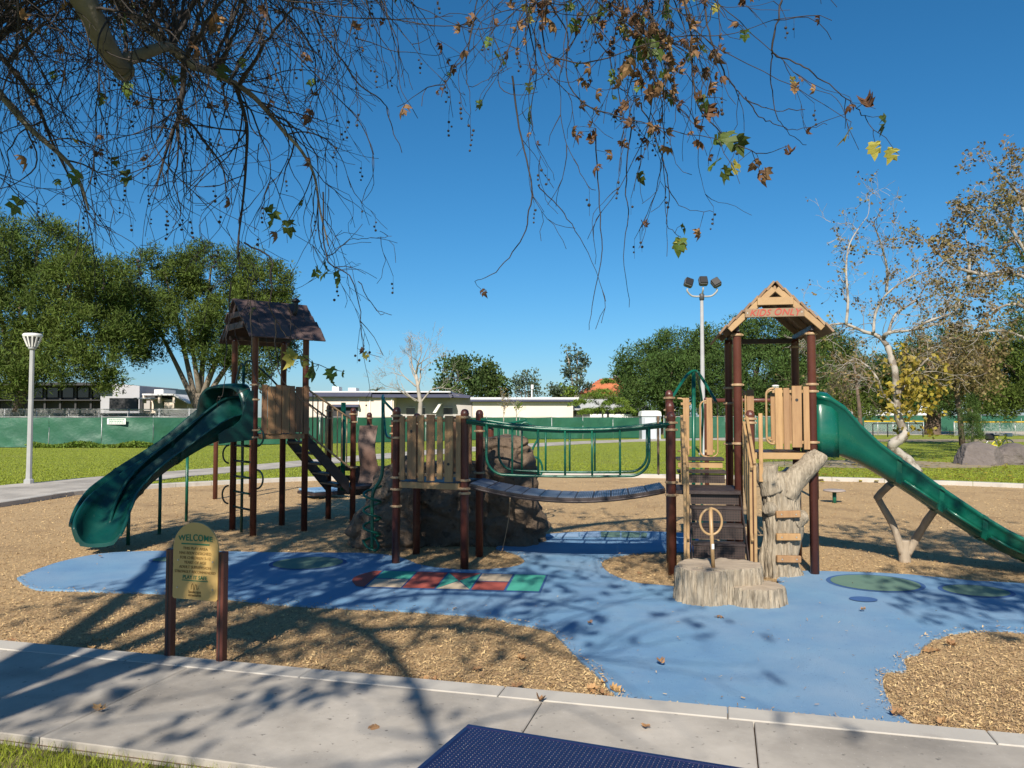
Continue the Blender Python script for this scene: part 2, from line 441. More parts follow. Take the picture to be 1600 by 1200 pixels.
# dirt patches on the right lawn and worn ground beyond
def blob(cx, cy, rx, ry, n=40, seed=0, amp=.12):
    r = random.Random(seed); ph = [r.uniform(0, 6.28) for _ in range(4)]
    out = []
    for k in range(n):
        a = 2 * PI * k / n; q = 1 + amp * (math.sin(2 * a + ph[0]) + .6 * math.sin(3 * a + ph[1]) + .4 * math.sin(7 * a + ph[2]) + .3 * math.sin(11 * a + ph[3]))
        out.append((cx + rx * q * math.cos(a), cy + ry * q * math.sin(a)))
    return out
M['dirt'] = pmat('dry_dirt', (.33, .26, .17), (.25, .20, .12), .8, .95, .5, 30, detail=8, col3=(.16, .19, .05), s3=.9, spot=(.55, .68))
dirt = sheet('dirt_patch', blob(15.5, 34.0, 4.6, 3.2, seed=3), -.012, M['dirt'])
dirt2 = sheet('dirt_strip', [(18, 66), (80, 62), (90, 74), (18, 72)], -.012, M['dirt'])
field = sheet('ball_field_dirt', [(20, 92), (150, 88), (160, 112), (20, 116)], -.012, pmat('infield', (.40, .31, .23), (.36, .28, .2), .3, .95))

# --- blue poured rubber
RB = [(25, 906), (60, 891), (110, 876), (180, 865), (300, 862.5), (420, 865), (560, 866), (612, 870), (634, 876), (655, 884), (690, 890), (730, 892.5), (775, 891), (808, 886), (820, 879), (812, 870), (795, 863), (775, 858), (800, 846), (840, 838), (900, 833), (960, 831.5), (1040, 833), (1085, 838), (1090, 862), (1035, 864), (1000, 866), (960, 871), (941, 880), (945, 892), (965, 904), (1000, 914), (1060, 920), (1080, 930), (1140, 935), (1212, 922), (1215, 906), (1232, 897), (1262, 894.5), (1330, 896), (1420, 900), (1520, 910), (1640, 921), (1640, 986), (1560, 987), (1500, 990), (1468, 998), (1445, 1010), (1436, 1024), (1412, 1030), (1415, 1050), (1386, 1052), (1380, 1066), (1384, 1090), (1402, 1118), (1442, 1146.5)]
RB2 = [(975, 1101), (950, 1078), (935, 1060), (905, 1034), (885, 1012), (866, 993), (848, 985), (800, 975), (752, 965), (600, 955), (430, 946), (300, 931), (180, 927), (90, 924), (55, 922)]
rb = [G(x, y) for x, y in RB] + [fp(s_of(1448, 1146), .004), fp(s_of(972, 1105), .004)] + [G(x, y) for x, y in RB2]
rl = smooth_line(rb[:len(RB)], 4) + rb[len(RB):len(RB) + 2] + smooth_line(rb[len(RB) + 2:] + [rb[0]], 4)[:-1]
rl = [Vector((p.x + .012 * noise.noise(p * 9), p.y + .03 * noise.noise(p * 7 + Vector((5, 0, 0))), 0)) for p in rl]
RUB = [(p.x, p.y) for p in rl]
rubber = sheet('rubber_surface', RUB, .022, M['rubber'], thick=.04)

def ellipse(px0, px1, py0, py1):
    c = G((px0 + px1) / 2, (py0 + py1) / 2); rx = (G(px1, (py0 + py1) / 2) - G(px0, (py0 + py1) / 2)).length / 2
    ry = abs(G(800, py0).y - G(800, py1).y) / 2
    return c, rx, ry
def spot(px0, px1, py0, py1, ring=True, m='rub_green'):
    c, rx, ry = ellipse(px0, px1, py0, py1)
    if ring: sheet('painted_ring', [(c.x + (rx + .05) * math.cos(a), c.y + (ry + .05) * math.sin(a)) for a in [k * PI / 24 for k in range(48)]], .026, M['rub_ring'], kind=None, parent=rubber)
    sheet('painted_disc', [(c.x + rx * math.cos(a), c.y + ry * math.sin(a)) for a in [k * PI / 24 for k in range(48)]], .030, M[m], kind=None, parent=rubber)
spot(1302, 1432, 901, 927); spot(1478, 1572, 917, 936); spot(1328, 1370, 936, 944.5, False, 'rub_ring')
spot(428, 535, 873, 892); spot(240, 282, 873, 880.5)
# hopscotch: a strip of coloured fields
H00 = G(600, 895.5); H10 = G(853, 902.5); H01 = G(572, 920.5); H11 = G(842, 928)
def hq(s, t):
    a = H00.lerp(H10, s); b_ = H01.lerp(H11, s); p = a.lerp(b_, t); return (p.x, p.y)
def field_(pts, m, z=.030): sheet('hopscotch_field', [hq(*q) for q in pts], z, M[m], kind=None, parent=rubber)
sheet('hopscotch_border', [hq(-.012, -.06), hq(1.012, -.06), hq(1.012, 1.06), hq(-.012, 1.06)], .026, M['rub_ring'], kind=None, parent=rubber)
sheet('hopscotch_field', [hq(-.012, 0), hq(-.06, .02)] + [hq(-.06 - .075 * math.sin(PI * k / 10), .02 + .96 * k / 10) for k in range(11)] + [hq(-.012, 1)], .030, M['rub_red'], kind=None, parent=rubber)
g_ = .004
field_([(0, 0), (.205, 0), (.205, .48), (0, .48)], 'rub_teal'); field_([(0, .52), (.205, .52), (.205, 1), (0, 1)], 'rub_tan')
field_([(.215, 0), (.40, 0), (.40, 1), (.215, 1)], 'rub_red')
field_([(.41, 0), (.605, 0), (.507, .5)], 'rub_red'); field_([(.41, .02), (.503, .5), (.41, .98)], 'rub_teal')
field_([(.605, .02), (.605, .98), (.512, .5)], 'rub_teal'); field_([(.41, 1), (.507, .52), (.605, 1)], 'rub_tan')
field_([(.615, 0), (.80, 0), (.80, .48), (.615, .48)], 'rub_tan'); field_([(.615, .52), (.80, .52), (.80, 1), (.615, 1)], 'rub_red')
field_([(.815, 0), (1, 0), (1, 1), (.815, 1)], 'rub_teal')
# second strip of pale blue and green fields behind the bridge
M['rub_pale'] = pmat('pale_blue_rubber', (.22, .34, .50), (.26, .38, .54), 3, .85, .5, 190, dist=.006)
K0 = [(838, 838), (872, 835.6), (905, 834), (938, 833.2), (970, 833), (1002, 834.2), (1012, 835.4)]
K1 = [(830, 842), (868, 842), (905, 842), (938, 842), (970, 842.4), (1000, 842.8), (1010, 843)]
for k in range(6):
    q = [G(*K0[k]), G(*K0[k + 1]), G(*K1[k + 1]), G(*K1[k])]; c = sum(q, Vector()) / 4
    sheet('painted_field', [tuple((c + (p - c) * .93)[:2]) for p in q], .030, M['rub_pale' if k < 3 else 'rub_green'], kind=None, parent=rubber)

# --- wood chips: real slivers lying on the mulch, thinning out with distance
def scatter_on_mulch(n, y0, y1):
    u = rng.random(n); Y = 1 / (1 / y0 + u * (1 / y1 - 1 / y0)); X = (rng.random(n) * 1.5 - .75) * Y
    k = inside([(p.x, p.y) for p in MUL], X, Y); X, Y = X[k], Y[k]
    b_ = inside(RUB, X, Y)
    spill = inside(RUB, X + .05 * rng.standard_normal(len(X)), Y + .05 * rng.standard_normal(len(X)))
    far_in = b_ & (rng.random(len(X)) > .9965)
    keep = ~(b_ & spill) | far_in; return X[keep], Y[keep], b_[keep]
X, Y, onb = scatter_on_mulch(280000, 4.6, 25.0)
n = len(X)
Ls = (.009 + .017 * rng.random(n)) * (1 + Y * .03); Ws = Ls * (.16 + .2 * rng.random(n)); an = rng.random(n) * PI
tz = rng.normal(0, .35, n); tw = rng.normal(0, .5, n)
Z = np.where(onb, .032, .006) + .014 * rng.random(n) + np.abs(np.sin(tz)) * Ls * .5
dx, dy, dz = np.cos(an) * np.cos(tz), np.sin(an) * np.cos(tz), np.sin(tz)
ex, ey, ez = -np.sin(an) * np.cos(tw), np.cos(an) * np.cos(tw), np.sin(tw)
Vv = np.empty((n, 4, 3)); C = np.stack([X, Y, Z], 1); D = np.stack([dx, dy, dz], 1) * Ls[:, None] / 2; E = np.stack([ex, ey, ez], 1) * Ws[:, None] / 2
Vv[:, 0] = C - D - E * .7; Vv[:, 1] = C + D - E; Vv[:, 2] = C + D * .9 + E * .8; Vv[:, 3] = C - D * 1.05 + E
Vv[:, :, 2] = np.maximum(Vv[:, :, 2], np.where(onb, .026, .003)[:, None])
np_mesh('wood_chips', Vv.reshape(-1, 3), np.arange(n * 4).reshape(-1, 4), M['chip'], mulch, 'stuff')

# --- grass: blades in the near corner and tufts over the near part of the lawn
def blades(name, X, Y, h, w, parent, lean=.35, m='grass', z0=-.02):
    n = len(X); a = rng.random(n) * 2 * PI; hh = h * (.5 + rng.random(n)); la = rng.random(n) * 2 * PI; ll = hh * lean * rng.random(n) * 2
    V = np.empty((n, 3, 3))
    V[:, 0] = np.stack([X - np.cos(a) * w, Y - np.sin(a) * w, np.full(n, z0)], 1)
    V[:, 1] = np.stack([X + np.cos(a) * w, Y + np.sin(a) * w, np.full(n, z0)], 1)
    V[:, 2] = np.stack([X + np.cos(la) * ll, Y + np.sin(la) * ll, z0 + hh], 1)
    return np_mesh(name, V.reshape(-1, 3), np.arange(n * 3).reshape(-1, 3), M[m], parent, 'stuff')
gx = rng.random(26000); gs = -4 + gx * 8; gt = -1.66 - np.abs(rng.normal(0, .5, len(gs)))
pat = np.array([noise.noise(Vector((a * 1.7, b_ * 1.7, 0))) for a, b_ in zip(gs, gt)])
k = pat + rng.normal(0, .25, len(gs)) > -.22; gs, gt = gs[k], gt[k]
Xg = F0.x + FD.x * gs + FN.x * gt; Yg = F0.y + FD.y * gs + FN.y * gt
verge = sheet('grass_verge', [fp(-8, -4.5), fp(15, -4.5), fp(15, -1.63), fp(-8, -1.63)], -.004, pmat('verge_soil', (.13, .12, .04), (.19, .14, .08), 4, .95, .8, 40))
blades('grass_blades', Xg, Yg, .055, .0032, verge, .5, z0=-.004)
nl = 170000; u = rng.random(nl); Yl = 1 / (1 / 19 + u * (1 / 62 - 1 / 19)); Xl = (rng.random(nl) * 1.5 - .75) * Yl
avoid = inside([(p.x, p.y) for p in MUL], Xl, Yl) | inside([tuple(v.co[:2]) for v in walk.data.vertices][:len(walk.data.vertices) // 2], Xl, Yl) | inside(blob(15.5, 34.0, 4.4, 3.0, seed=3), Xl, Yl)
KLf = smooth_line([p + Vector((0, .32, 0)) for p in KL], 1)
Xl, Yl = Xl[~avoid], Yl[~avoid]
kx = np.interp(Xl, [p.x for p in KL], [p.y for p in KL]); ok = Yl > kx + .35; Xl, Yl = Xl[ok], Yl[ok]
blades('lawn_blades', Xl, Yl, .036, .016, lawn, .9)
# fallen leaves scattered on the lawn, too far away to tell apart
nf = 900; u = rng.random(nf); Yf = 1 / (1 / 24 + u * (1 / 60 - 1 / 24)); Xf = Yf * (.25 + .5 * rng.random(nf))
V = np.empty((nf, 4, 3)); a = rng.random(nf) * 6.28; r_ = .05 + .06 * rng.random(nf)
for k in range(4):
    V[:, k] = np.stack([Xf + r_ * np.cos(a + k * PI / 2), Yf + r_ * np.sin(a + k * PI / 2), .03 + .05 * rng.random(nf)], 1)
np_mesh('leaf_litter', V.reshape(-1, 3), np.arange(nf * 4).reshape(-1, 4), M['yellow_leaf'], lawn, 'stuff')
# ================================================================== PLAY EQUIPMENT
V3 = Vector
def V2(p, z=0.0): return Vector((p[0], p[1], z))
UPZ = Vector((0, 0, 1))

def post(par, p, ztop, clamps=(), r=.055, z0=-.05, face=(0, -1), mat='brown_post', bolt=True):
    """a round post with a domed cap; each clamp is a two-piece ring with ears"""
    x, y = p[0], p[1]
    prof = [(r, z0), (r, ztop - .075), (r * 1.03, ztop - .07), (r * 1.03, ztop - .055), (r * .99, ztop - .05), (r * .9, ztop - .028), (r * .62, ztop - .008), (r * .2, ztop)]
    o = MB().lathe((x, y, 0), prof, 18).build('post', M[mat], par)
    f = Vector((face[0], face[1], 0)).normalized(); sd_ = Vector((-f.y, f.x, 0))
    for z in clamps:
        mb = MB().lathe((x, y, z - .016), [(r + .001, 0), (r + .012, .0), (r + .014, .006), (r + .014, .026), (r + .012, .032), (r + .001, .032)], 18)
        R = Matrix((f, sd_, UPZ)).transposed()
        mb.box(V3((x, y, z)) + sd_ * (r + .014), (.05, .022, .024), R, .004)
        mb.box(V3((x, y, z)) - sd_ * (r + .014), (.05, .022, .024), R, .004)
        mb.build('clamp', M['clamp'], o)
    if bolt:
        MB().lathe(V3((x, y, ztop - .05)) + f * (r * .95), [(.008, 0), (.008, .004), (.004, .008)], 8, axis=f).build('bolt', M['boltm'], o)
    return o

def s_on(A, ex, px, Yhint=None):
    u = (px - 800) / FPX
    k = _cp                       # level depth at about the horizon
    u = u / k
    return (u * A[1] - A[0]) / (ex[0] - u * ex[1])

def slat_panel(par, A, ex, spans, zt, zb, mat, rails=(), jitter=.02, thick=.03, out=.0, holes=(), rail_mat='clamp', seed=1):
    """upright boards along the line A + s*ex; the rails behind are the panel, each board a piece"""
    rr = random.Random(seed); exv = V2(ex); ny = V3((exv.y, -exv.x, 0))
    s0 = min(a for a, b in spans); s1 = max(b for a, b in spans)
    mb = MB()
    for z in rails: mb.bar(V2(A, z) + exv * (s0 - .03) - ny * (.03 - out), V2(A, z) + exv * (s1 + .03) - ny * (.03 - out), .03, .04, UPZ, .004)
    pn = mb.build('guard_panel', M[rail_mat], par)
    R = Matrix((exv, -ny, UPZ)).transposed()
    for i, (a, b) in enumerate(spans):
        z0 = zb + rr.uniform(-jitter, jitter); z1 = zt + rr.uniform(-jitter, jitter)
        c = V2(A, (z0 + z1) / 2) + exv * ((a + b) / 2) + ny * out
        sl = MB().box(c, (b - a, thick, z1 - z0), R, .005).build('slat', mat, pn)
        sl.rotation_euler = (0, rr.uniform(-.006, .006), 0)
        for (hi, hz) in holes:
            if hi == i: MB().lathe(V2(A, hz) + exv * ((a + b) / 2) + ny * (out + thick / 2 - .004), [(.02, 0), (.02, .006)], 12, axis=ny).build('knot_hole', M['black'], pn)
    return pn

def loop(par, a, b, w, dirv, r=.014, name='grab_loop', mat='beige', ins=.08):
    """an upright hoop between heights: from a (bottom) to b (top), bulging w along dirv"""
    a = V3(a); b = V3(b); d = V3(dirv).normalized(); pts = [a]
    for k in range(9):
        t = PI / 2 * k / 8; pts.append(a + d * (w - ins + ins * math.sin(t)) + UPZ * (ins * (1 - math.cos(t))))
    for k in range(9):
        t = PI / 2 * k / 8; pts.append(b + d * (w - ins + ins * math.cos(t)) - UPZ * (ins * (1 - math.sin(t))))
    pts.append(b)
    return MB().tube(pts, r, 8).build(name, M[mat], par)

def chute(par, name, pts, hw, hwall, mat, flanges=(), rim=.045, near=1.0):
    m = len(pts); pts = [V3(p) for p in pts]
    hw = hw if hasattr(hw, '__len__') else [hw] * m
    secs = []
    for i in range(m):
        t = pts[min(i + 1, m - 1)] - pts[max(i - 1, 0)]; t.z = 0; t.normalize(); sd_ = V3((-t.y, t.x, 0))
        h = hwall[i]; w = hw[i]; q = []
        for k in range(17):
            tt = -1 + 2 * k / 16; q.append((w * (abs(tt) ** .85) * (1 if tt >= 0 else -1), h * abs(tt) ** 3.4))
        q += [(w + rim * .5, h + .012), (w + rim, h - .004), (w + rim, h - .035), (w + .012, h - .05), (w - .01, h * .4), (w * .78, -.02), (w * .4, -.045), (0, -.05), (-w * .4, -.045), (-w * .78, -.02), (-w + .01, h * .4), (-w - .012, h - .05), (-w - rim, h - .035), (-w - rim, h - .004), (-w - rim * .5, h + .012)]
        secs.append([pts[i] + sd_ * x + UPZ * (z * (near if x > 0 and z > 0 else 1.0)) for x, z in q])
    mb = MB().grid(secs, True, close=True)
    n = len(secs[0])
    for base in (0, (m - 1) * n):
        mb.f.append(tuple(base + k for k in range(n))); mb.sm.append(False)
    ch = mb.build(name, mat, par)
    for fi in flanges:
        a, b = secs[fi], secs[min(fi + 1, m - 1)]
        c = sum(a, V3()) / n; st = (b[0] - a[0]).normalized() * .035
        g = lambda S, o: [p + (p - c).normalized() * .012 + o for p in S[17:]]
        MB().grid([g(a, -st), g(a, st)], False).build('joint_flange', mat, ch)
    return ch, secs

def arch_hood(par, secs, mat, name='hood', th=.035):
    """secs: list of (centre on floor, side vector, half width, height); a thick-walled arched tunnel"""
    rows = []
    for c, sd_, w, h, *sh in secs:
        sh = V3(sh[0]) if sh else V3()
        c = V3(c); sd_ = V3(sd_).normalized(); q = []
        def arc(w, h, zb):
            out = []
            for k in range(21):
                a = PI * k / 20; e = .55
                out.append((w * math.copysign(abs(math.cos(a)) ** e, math.cos(a)), zb + (h - zb) * (abs(math.sin(a)) ** e)))
            return out
        q = arc(w, h, -.05) + list(reversed(arc(w - th, h - th, -.02)))
        rows.append([c + sd_ * x + UPZ * z + sh * (x / w) for x, z in q])
    mb = MB().grid(rows, True, close=True); n = len(rows[0])
    for base in (0, (len(rows) - 1) * n):
        for k in range(20): mb.f.append((base + k, base + k + 1, base + n - 2 - k, base + n - 1 - k)); mb.sm.append(False)
    return mb.build(name, mat, par)

# ------------------------------------------------------------------ right tower with the sign
ex = V3((.985, -.172, 0)); ey = V3((.172, .985, 0))
A = V3((2.93, 10.22, 0))
def rt(x, y, z=0.0): return A + ex * x + ey * y + UPZ * z
RR = Matrix((ex, ey, UPZ)).transposed()
tw = thing('play_tower', 'play tower with tan gabled roof and KIDS ONLY board, steps in front', 'play tower', rt(.46, .57))
DZ = 1.55
for (x, y, cl) in ((0, 0, (3.07, 2.42, 1.66)), (.92, 0, (3.07, 2.42, 2.33, 1.68, 1.55)), (.92, 1.15, (3.0, 2.4)), (0, 1.15, (2.42, 2.2, 1.62))):
    post(tw, rt(x, y), 3.12, cl)
MB().box(rt(.46, .575, DZ - .03), (.83, 1.06, .05), RR, .008).build('deck', M['deck'], tw)
MB().box(rt(.49, -.03, DZ - .045), (.84, .035, .085), RR, .006).build('deck_skirt', M['beige'], tw)
MB().box(rt(.99, .575, DZ - .045), (.03, .9, .085), RR, .006).build('deck_skirt', M['beige'], tw)
sp = [(1210.5, 1222), (1223.5, 1233), (1236.5, 1252), (1254.5, 1264)]
slat_panel(tw, rt(0, -.055), ex, [(s_on(rt(0, -.055), ex, a), s_on(rt(0, -.055), ex, b)) for a, b in sp], 2.39, 1.60, M['slat'], (2.33, 1.68), .018, holes=((2, 2.22),), rail_mat='beige', seed=4)
loop(tw, rt(.45, -.04, 1.66), rt(.45, -.04, 2.37), .10, -ex); loop(tw, rt(.44, .1, 1.70), rt(.44, .1, 2.35), .07, -ex, .011)
# far side guard: slats and hoops
MB().box(rt(.30, 1.17, 2.0), (.10, .03, .8), RR, .006).build('slat', M['slat'], tw)
loop(tw, rt(.28, 1.17, 1.66), rt(.28, 1.17, 2.36), .10, -ex)
slat_panel(tw, rt(.58, 1.18), ex, [(0, .10), (.12, .2), (.22, .32)], 2.36, 1.62, M['slat'], (2.3, 1.7), .02, rail_mat='beige', seed=9)
loop(tw, rt(.07, 1.15, 1.62), rt(.07, 1.15, 2.4), .16, ex)
# roof: rafters, lapped boards, collar board, name board
RZ, EZ = 3.70, 3.13
roof = MB().bar(rt(.46, -.14, RZ - .06), rt(.46, 1.30, RZ - .06), .04, .09, UPZ).build('roof', M['roof_tan'], tw)
HS = .615; sll = math.hypot(HS, RZ - EZ)
for sgn in (-1, 1):
    dn = (ex * sgn * HS - UPZ * (RZ - EZ)).normalized(); nn = (ex * sgn * (RZ - EZ) + UPZ * HS).normalized()
    for yy in (-.165, .5, 1.16):
        MB().bar(rt(.46, yy, RZ - .05) + dn * .02, rt(.46, yy, RZ - .05) + dn * (sll - .06), .035, .075, nn, .004).build('rafter', M['beige'] if yy < 0 else M['roof_tan'], roof)
    nb = 7; bw = (sll + .1) / nb
    for k in range(nb):
        rr = random.Random(50 + k + 10 * sgn)
        L0, L1 = -.19 + rr.uniform(-.02, .02), 1.36 + rr.uniform(-.02, .02); cut = rr.uniform(.3, .8)
        for (a, b) in ((L0, cut - .004), (cut + .004, L1)):
            c0 = rt(.46, 0, RZ + .012) + dn * (bw * (k + .5)) + nn * .012
            q = Matrix.Rotation(sgn * .13, 3, ey)
            R = q @ Matrix((dn, ey * 1.0, dn.cross(ey))).transposed()
            MB().box(c0 + ey * ((a + b) / 2), (bw * 1.10, b - a, .03), R, .004).build('roof_board', M['roof_tan'], roof)
MB().box(rt(.455, -.20, 3.475), (.44, .028, .10), RR, .005).build('collar_board', M['beige'], roof)
nb_ = MB().box(rt(.44, -.215, 3.325), (.72, .03, .112), RR, .005).build('name_board', M['name_board'], roof)
for sx in (-.33, .33): MB().lathe(rt(.44 + sx, -.23, 3.325), [(.009, 0), (.008, .004)], 8, axis=-ey).build('bolt', M['boltm'], nb_)
# beams across the post heads
for yy in (1.15,): MB().bar(rt(-.05, yy, 3.09), rt(.97, yy, 3.09), .05, .07, UPZ).build('beam', M['deck'], tw)
for xx in (0, .92): MB().bar(rt(xx, -.1, 3.14), rt(xx, 1.25, 3.14), .04, .07, UPZ).build('beam', M['deck'], tw)

def text_mesh(name, body, size, m, par, origin, xdir, zdir, depth=.003, bold=0.0, shear=0.0, warp=None, align='CENTER', space=1.0, wscale=1.0):
    cu = bpy.data.curves.new('lettering', 'FONT'); cu.body = body; cu.size = size; cu.align_x = align; cu.align_y = 'CENTER'
    cu.offset = bold; cu.shear = shear; cu.extrude = depth / 2; cu.space_character = space; cu.resolution_u = 3
    tmp = bpy.data.objects.new('tmp', cu); COL.objects.link(tmp)
    dg = bpy.context.evaluated_depsgraph_get()
    me = bpy.data.meshes.new_from_object(tmp.evaluated_get(dg))
    bpy.data.objects.remove(tmp); bpy.data.curves.remove(cu)
    xd = V3(xdir).normalized(); zd = V3(zdir).normalized(); nd = xd.cross(zd)
    for v in me.vertices:
        x, y, z = v.co; x *= wscale
        if warp: x, y = warp(x, y)
        v.co = xd * x + zd * y + nd * z
    me.materials.clear(); me.materials.append(m); me.name = name
    return link(name, me, origin, par)
def scrawl(x, y): return x + .02 * y, y * (1 + .10 * math.sin(x * 31)) + .004 * math.sin(x * 14 + 1)
text_mesh('lettering', 'KIDS ONLY', .115, M['red_ink'], nb_, rt(.44, -.2325, 3.325), ex, UPZ, .003, .0016, .28, scrawl, space=1.06)

# landing, steps and handrails in front of the tower (same structure)
L1, L2, L3, L4 = (2.04, 10.1), (2.99, 9.9), (2.20, 11.02), (2.13, 10.62)
post(tw, L1, 2.07, (1.93, 1.17, 1.01, 1.84)); post(tw, L2, 2.09, (1.98, 1.93)); post(tw, L3, 2.38, (2.27, 2.1)); post(tw, L4, 2.21, (2.0,))
MB().box(rt(-.42, .18, 1.045), (.84, .9, .05), RR, .008).build('landing', M['deck'], tw)
SE = V3((2.44, 9.28, 0))                     # foot of the steps, seen between the two rails
def st_(x, y, z): return SE + ex * x + ey * y + UPZ * z
M['tread'] = M['deck']
def dots(name, base):
    m = bpy.data.materials.new(name); m.use_nodes = True; nt = m.node_tree; N = nt.nodes; L = nt.links; b = N['Principled BSDF']; b.inputs['Roughness'].default_value = .5
    tc = N.new('ShaderNodeTexCoord'); sx = N.new('ShaderNodeSeparateXYZ'); L.new(tc.outputs['Object'], sx.inputs[0])
    vm = N.new('ShaderNodeCombineXYZ'); s = []
    for k in ('X', 'Z'):
        a = N.new('ShaderNodeMath'); a.operation = 'MULTIPLY'; a.inputs[1].default_value = 32; L.new(sx.outputs[k], a.inputs[0])
        f = N.new('ShaderNodeMath'); f.operation = 'FRACT'; L.new(a.outputs[0], f.inputs[0])
        g = N.new('ShaderNodeMath'); g.operation = 'SUBTRACT'; g.inputs[1].default_value = .5; L.new(f.outputs[0], g.inputs[0])
        L.new(g.outputs[0], vm.inputs[k])
    ln = N.new('ShaderNodeVectorMath'); ln.operation = 'LENGTH'; L.new(vm.outputs[0], ln.inputs[0])
    lt = N.new('ShaderNodeMath'); lt.operation = 'LESS_THAN'; lt.inputs[1].default_value = .3; L.new(ln.outputs['Value'], lt.inputs[0])
    mx = N.new('ShaderNodeMix'); mx.data_type = 'RGBA'; mx.inputs[6].default_value = base + (1,); mx.inputs[7].default_value = (.004, .003, .003, 1)
    L.new(lt.outputs[0], mx.inputs[0]); L.new(mx.outputs[2], b.inputs['Base Color'])
    return m
M['riser'] = dots('perforated_riser', (.045, .028, .024))
stepz = [.30, .495, .69, .885, 1.07]
for k, z in enumerate(stepz[:4]):
    y0 = .0 + k * .2
    s_ = MB().box(st_(0, y0 + .1, z - .02), (.62, .225, .035), RR, .008).build('step', M['deck'], tw)
    MB().box(st_(0, y0 + .005, z - .105), (.60, .012, .145), RR, .0).build('riser', M['riser'], s_)
MB().box(st_(0, .81, 1.07 - .105), (.60, .012, .145), RR).build('riser', M['riser'], tw)
for sx in (-1, 1): MB().prism([st_(sx * .315, -.02, .08), st_(sx * .315, .85, .98), st_(sx * .315, .85, 1.07), st_(sx * .315, -.02, .30)], ex * .012 * sx).build('stringer', M['deck'], tw)
MB().box(rt(-.42, .82, 1.24), (.66, .34, .04), RR, .008).build('step', M['deck'], tw)
MB().box(rt(-.42, .70, 1.15), (.62, .014, .12), RR).build('riser', M['riser'], tw)
MB().box(rt(-.42, 1.16, 1.40), (.66, .40, .04), RR, .008).build('step', M['deck'], tw)
MB().box(rt(-.42, 1.02, 1.32), (.62, .014, .08), RR).build('riser', M['beige'], tw)
for sx, X in ((-1, -.37), (1, .36)):
    h = MB().bar(st_(X, .72, 1.93), st_(X * 1.0, .0, 1.40), .03, .05, UPZ, .004)
    h.bar(st_(X, .72, 1.20), st_(X, .0, .56), .03, .04, UPZ, .004)
    hr = h.build('handrail', M['beige'], tw)
    for k in range(4):
        yy = .06 + k * .2; zb = .56 + (1.2 - .56) * yy / .72
        MB().bar(st_(X - sx * .004, yy, zb - .02 if k else .24), st_(X - sx * .004, yy, 1.40 + .53 * yy / .72), .032, .022, ey, .004).build('baluster', M['beige'], hr)
    MB().bar(st_(X + sx * .035, -.01, .24), st_(X + sx * .035, -.01, 1.44), .034, .024, ey, .004).build('baluster', M['beige'], hr)
    MB().bar(st_(X + sx * .035, .7, 1.15), st_(X + sx * .035, .7, 2.0), .036, .024, ey, .004).build('baluster', M['beige'], hr)
    MB().bar(st_(X + sx * .035, .70, 2.02), st_(X + sx * .035, -.02, 1.46), .034, .03, UPZ, .004).build('top_rail', M['beige'], hr)
MB().box((3.13, 9.93, 1.62), (.05, .03, .86), RR, .004).build('slat', M['slat'], tw)
# guard behind the landing
slat_panel(tw, rt(-.64, 1.38), ex, [(0, .09)], 2.28, 1.45, M['slat'], (2.2, 1.55), .01, rail_mat='beige')
loop(tw, rt(-.72, 1.38, 1.5), rt(-.72, 1.38, 2.28), .12, ex); 
slat_panel(tw, rt(-.3, 1.4), ex, [(0, .09)], 2.28, 1.45, M['slat'], (2.22, 1.5), .01, rail_mat='beige')
loop(tw, rt(-.25, 1.42, 1.42), rt(-.25, 1.42, 2.24), .14, -ex); loop(tw, rt(-.2, 1.42, 1.42), rt(-.2, 1.42, 2.24), .06, ex, .011)
MB().box((2.01, 10.85, 1.62), (.03, .30, .80), RR, .01).build('side_panel', M['roof_tan'], tw)

# ------------------------------------------------------------------ right slide
rs = thing('slide', 'straight green slide with solid hood running down to the right', 'slide', rt(2.6, .55))
S = [(0, 1.56), (.2, 1.56), (.38, 1.54), (.58, 1.46), (.8, 1.34), (1.05, 1.18), (1.3, 1.01), (1.55, .83), (1.8, .66), (2.05, .49), (2.3, .34), (2.55, .22), (2.8, .145), (3.05, .115), (3.3, .105), (3.45, .10)]
wl = [.74, .70, .60, .44, .34, .30, .29, .28, .27, .26, .25, .24, .23, .2, .17, .13]
sp_ = [rt(.97 + s, .56, z) for s, z in S]
sl_o, secs = chute(rs, 'chute', sp_, [.40, .395, .38, .345, .32, .30, .29, .285, .285, .285, .285, .285, .285, .29, .3, .3], wl, M['green_pl'], flanges=(5, 7, 9, 11))
arch_hood(rs, [(rt(.965 + s, .56, 1.54), ey, w, h) for s, w, h in ((0, .47, .80), (.10, .475, .81), (.22, .46, .79), (.30, .44, .72))], M['green_pl'])
# recessed ledge ribs along the near wall
for a, b in ((5, 7), (7, 9), (9, 11), (11, 13)):
    q = [sp_[k] - ey * (.30) + UPZ * .045 for k in range(a, b + 1)]
    q[0] = q[0].lerp(q[1], .2); q[-1] = q[-1].lerp(q[-2], .2)
    MB().tube(q, .018, 6).build('rib', M['green_pl'], sl_o)
MB().box(rt(.975, .56, 1.95), (.02, 1.0, .82), RR).build('entry_plate', M['green_pl'], rs)
vs_ = thing('slide_support', 'forked log-shaped prop holding up the right green slide', 'slide support', G(1414, 878))
M['logm'] = pmat('faux_log', (.36, .30, .23), (.25, .2, .15), 8, .85, .7, 30, detail=7, stretch=(1, 1, .3), dist=.02)
def wob(pts, amt, seed):
    r = random.Random(seed); return [V3(p) + V3((r.uniform(-amt, amt), r.uniform(-amt, amt), 0)) for p in pts]
vb = V2(G(1414, 878)); 
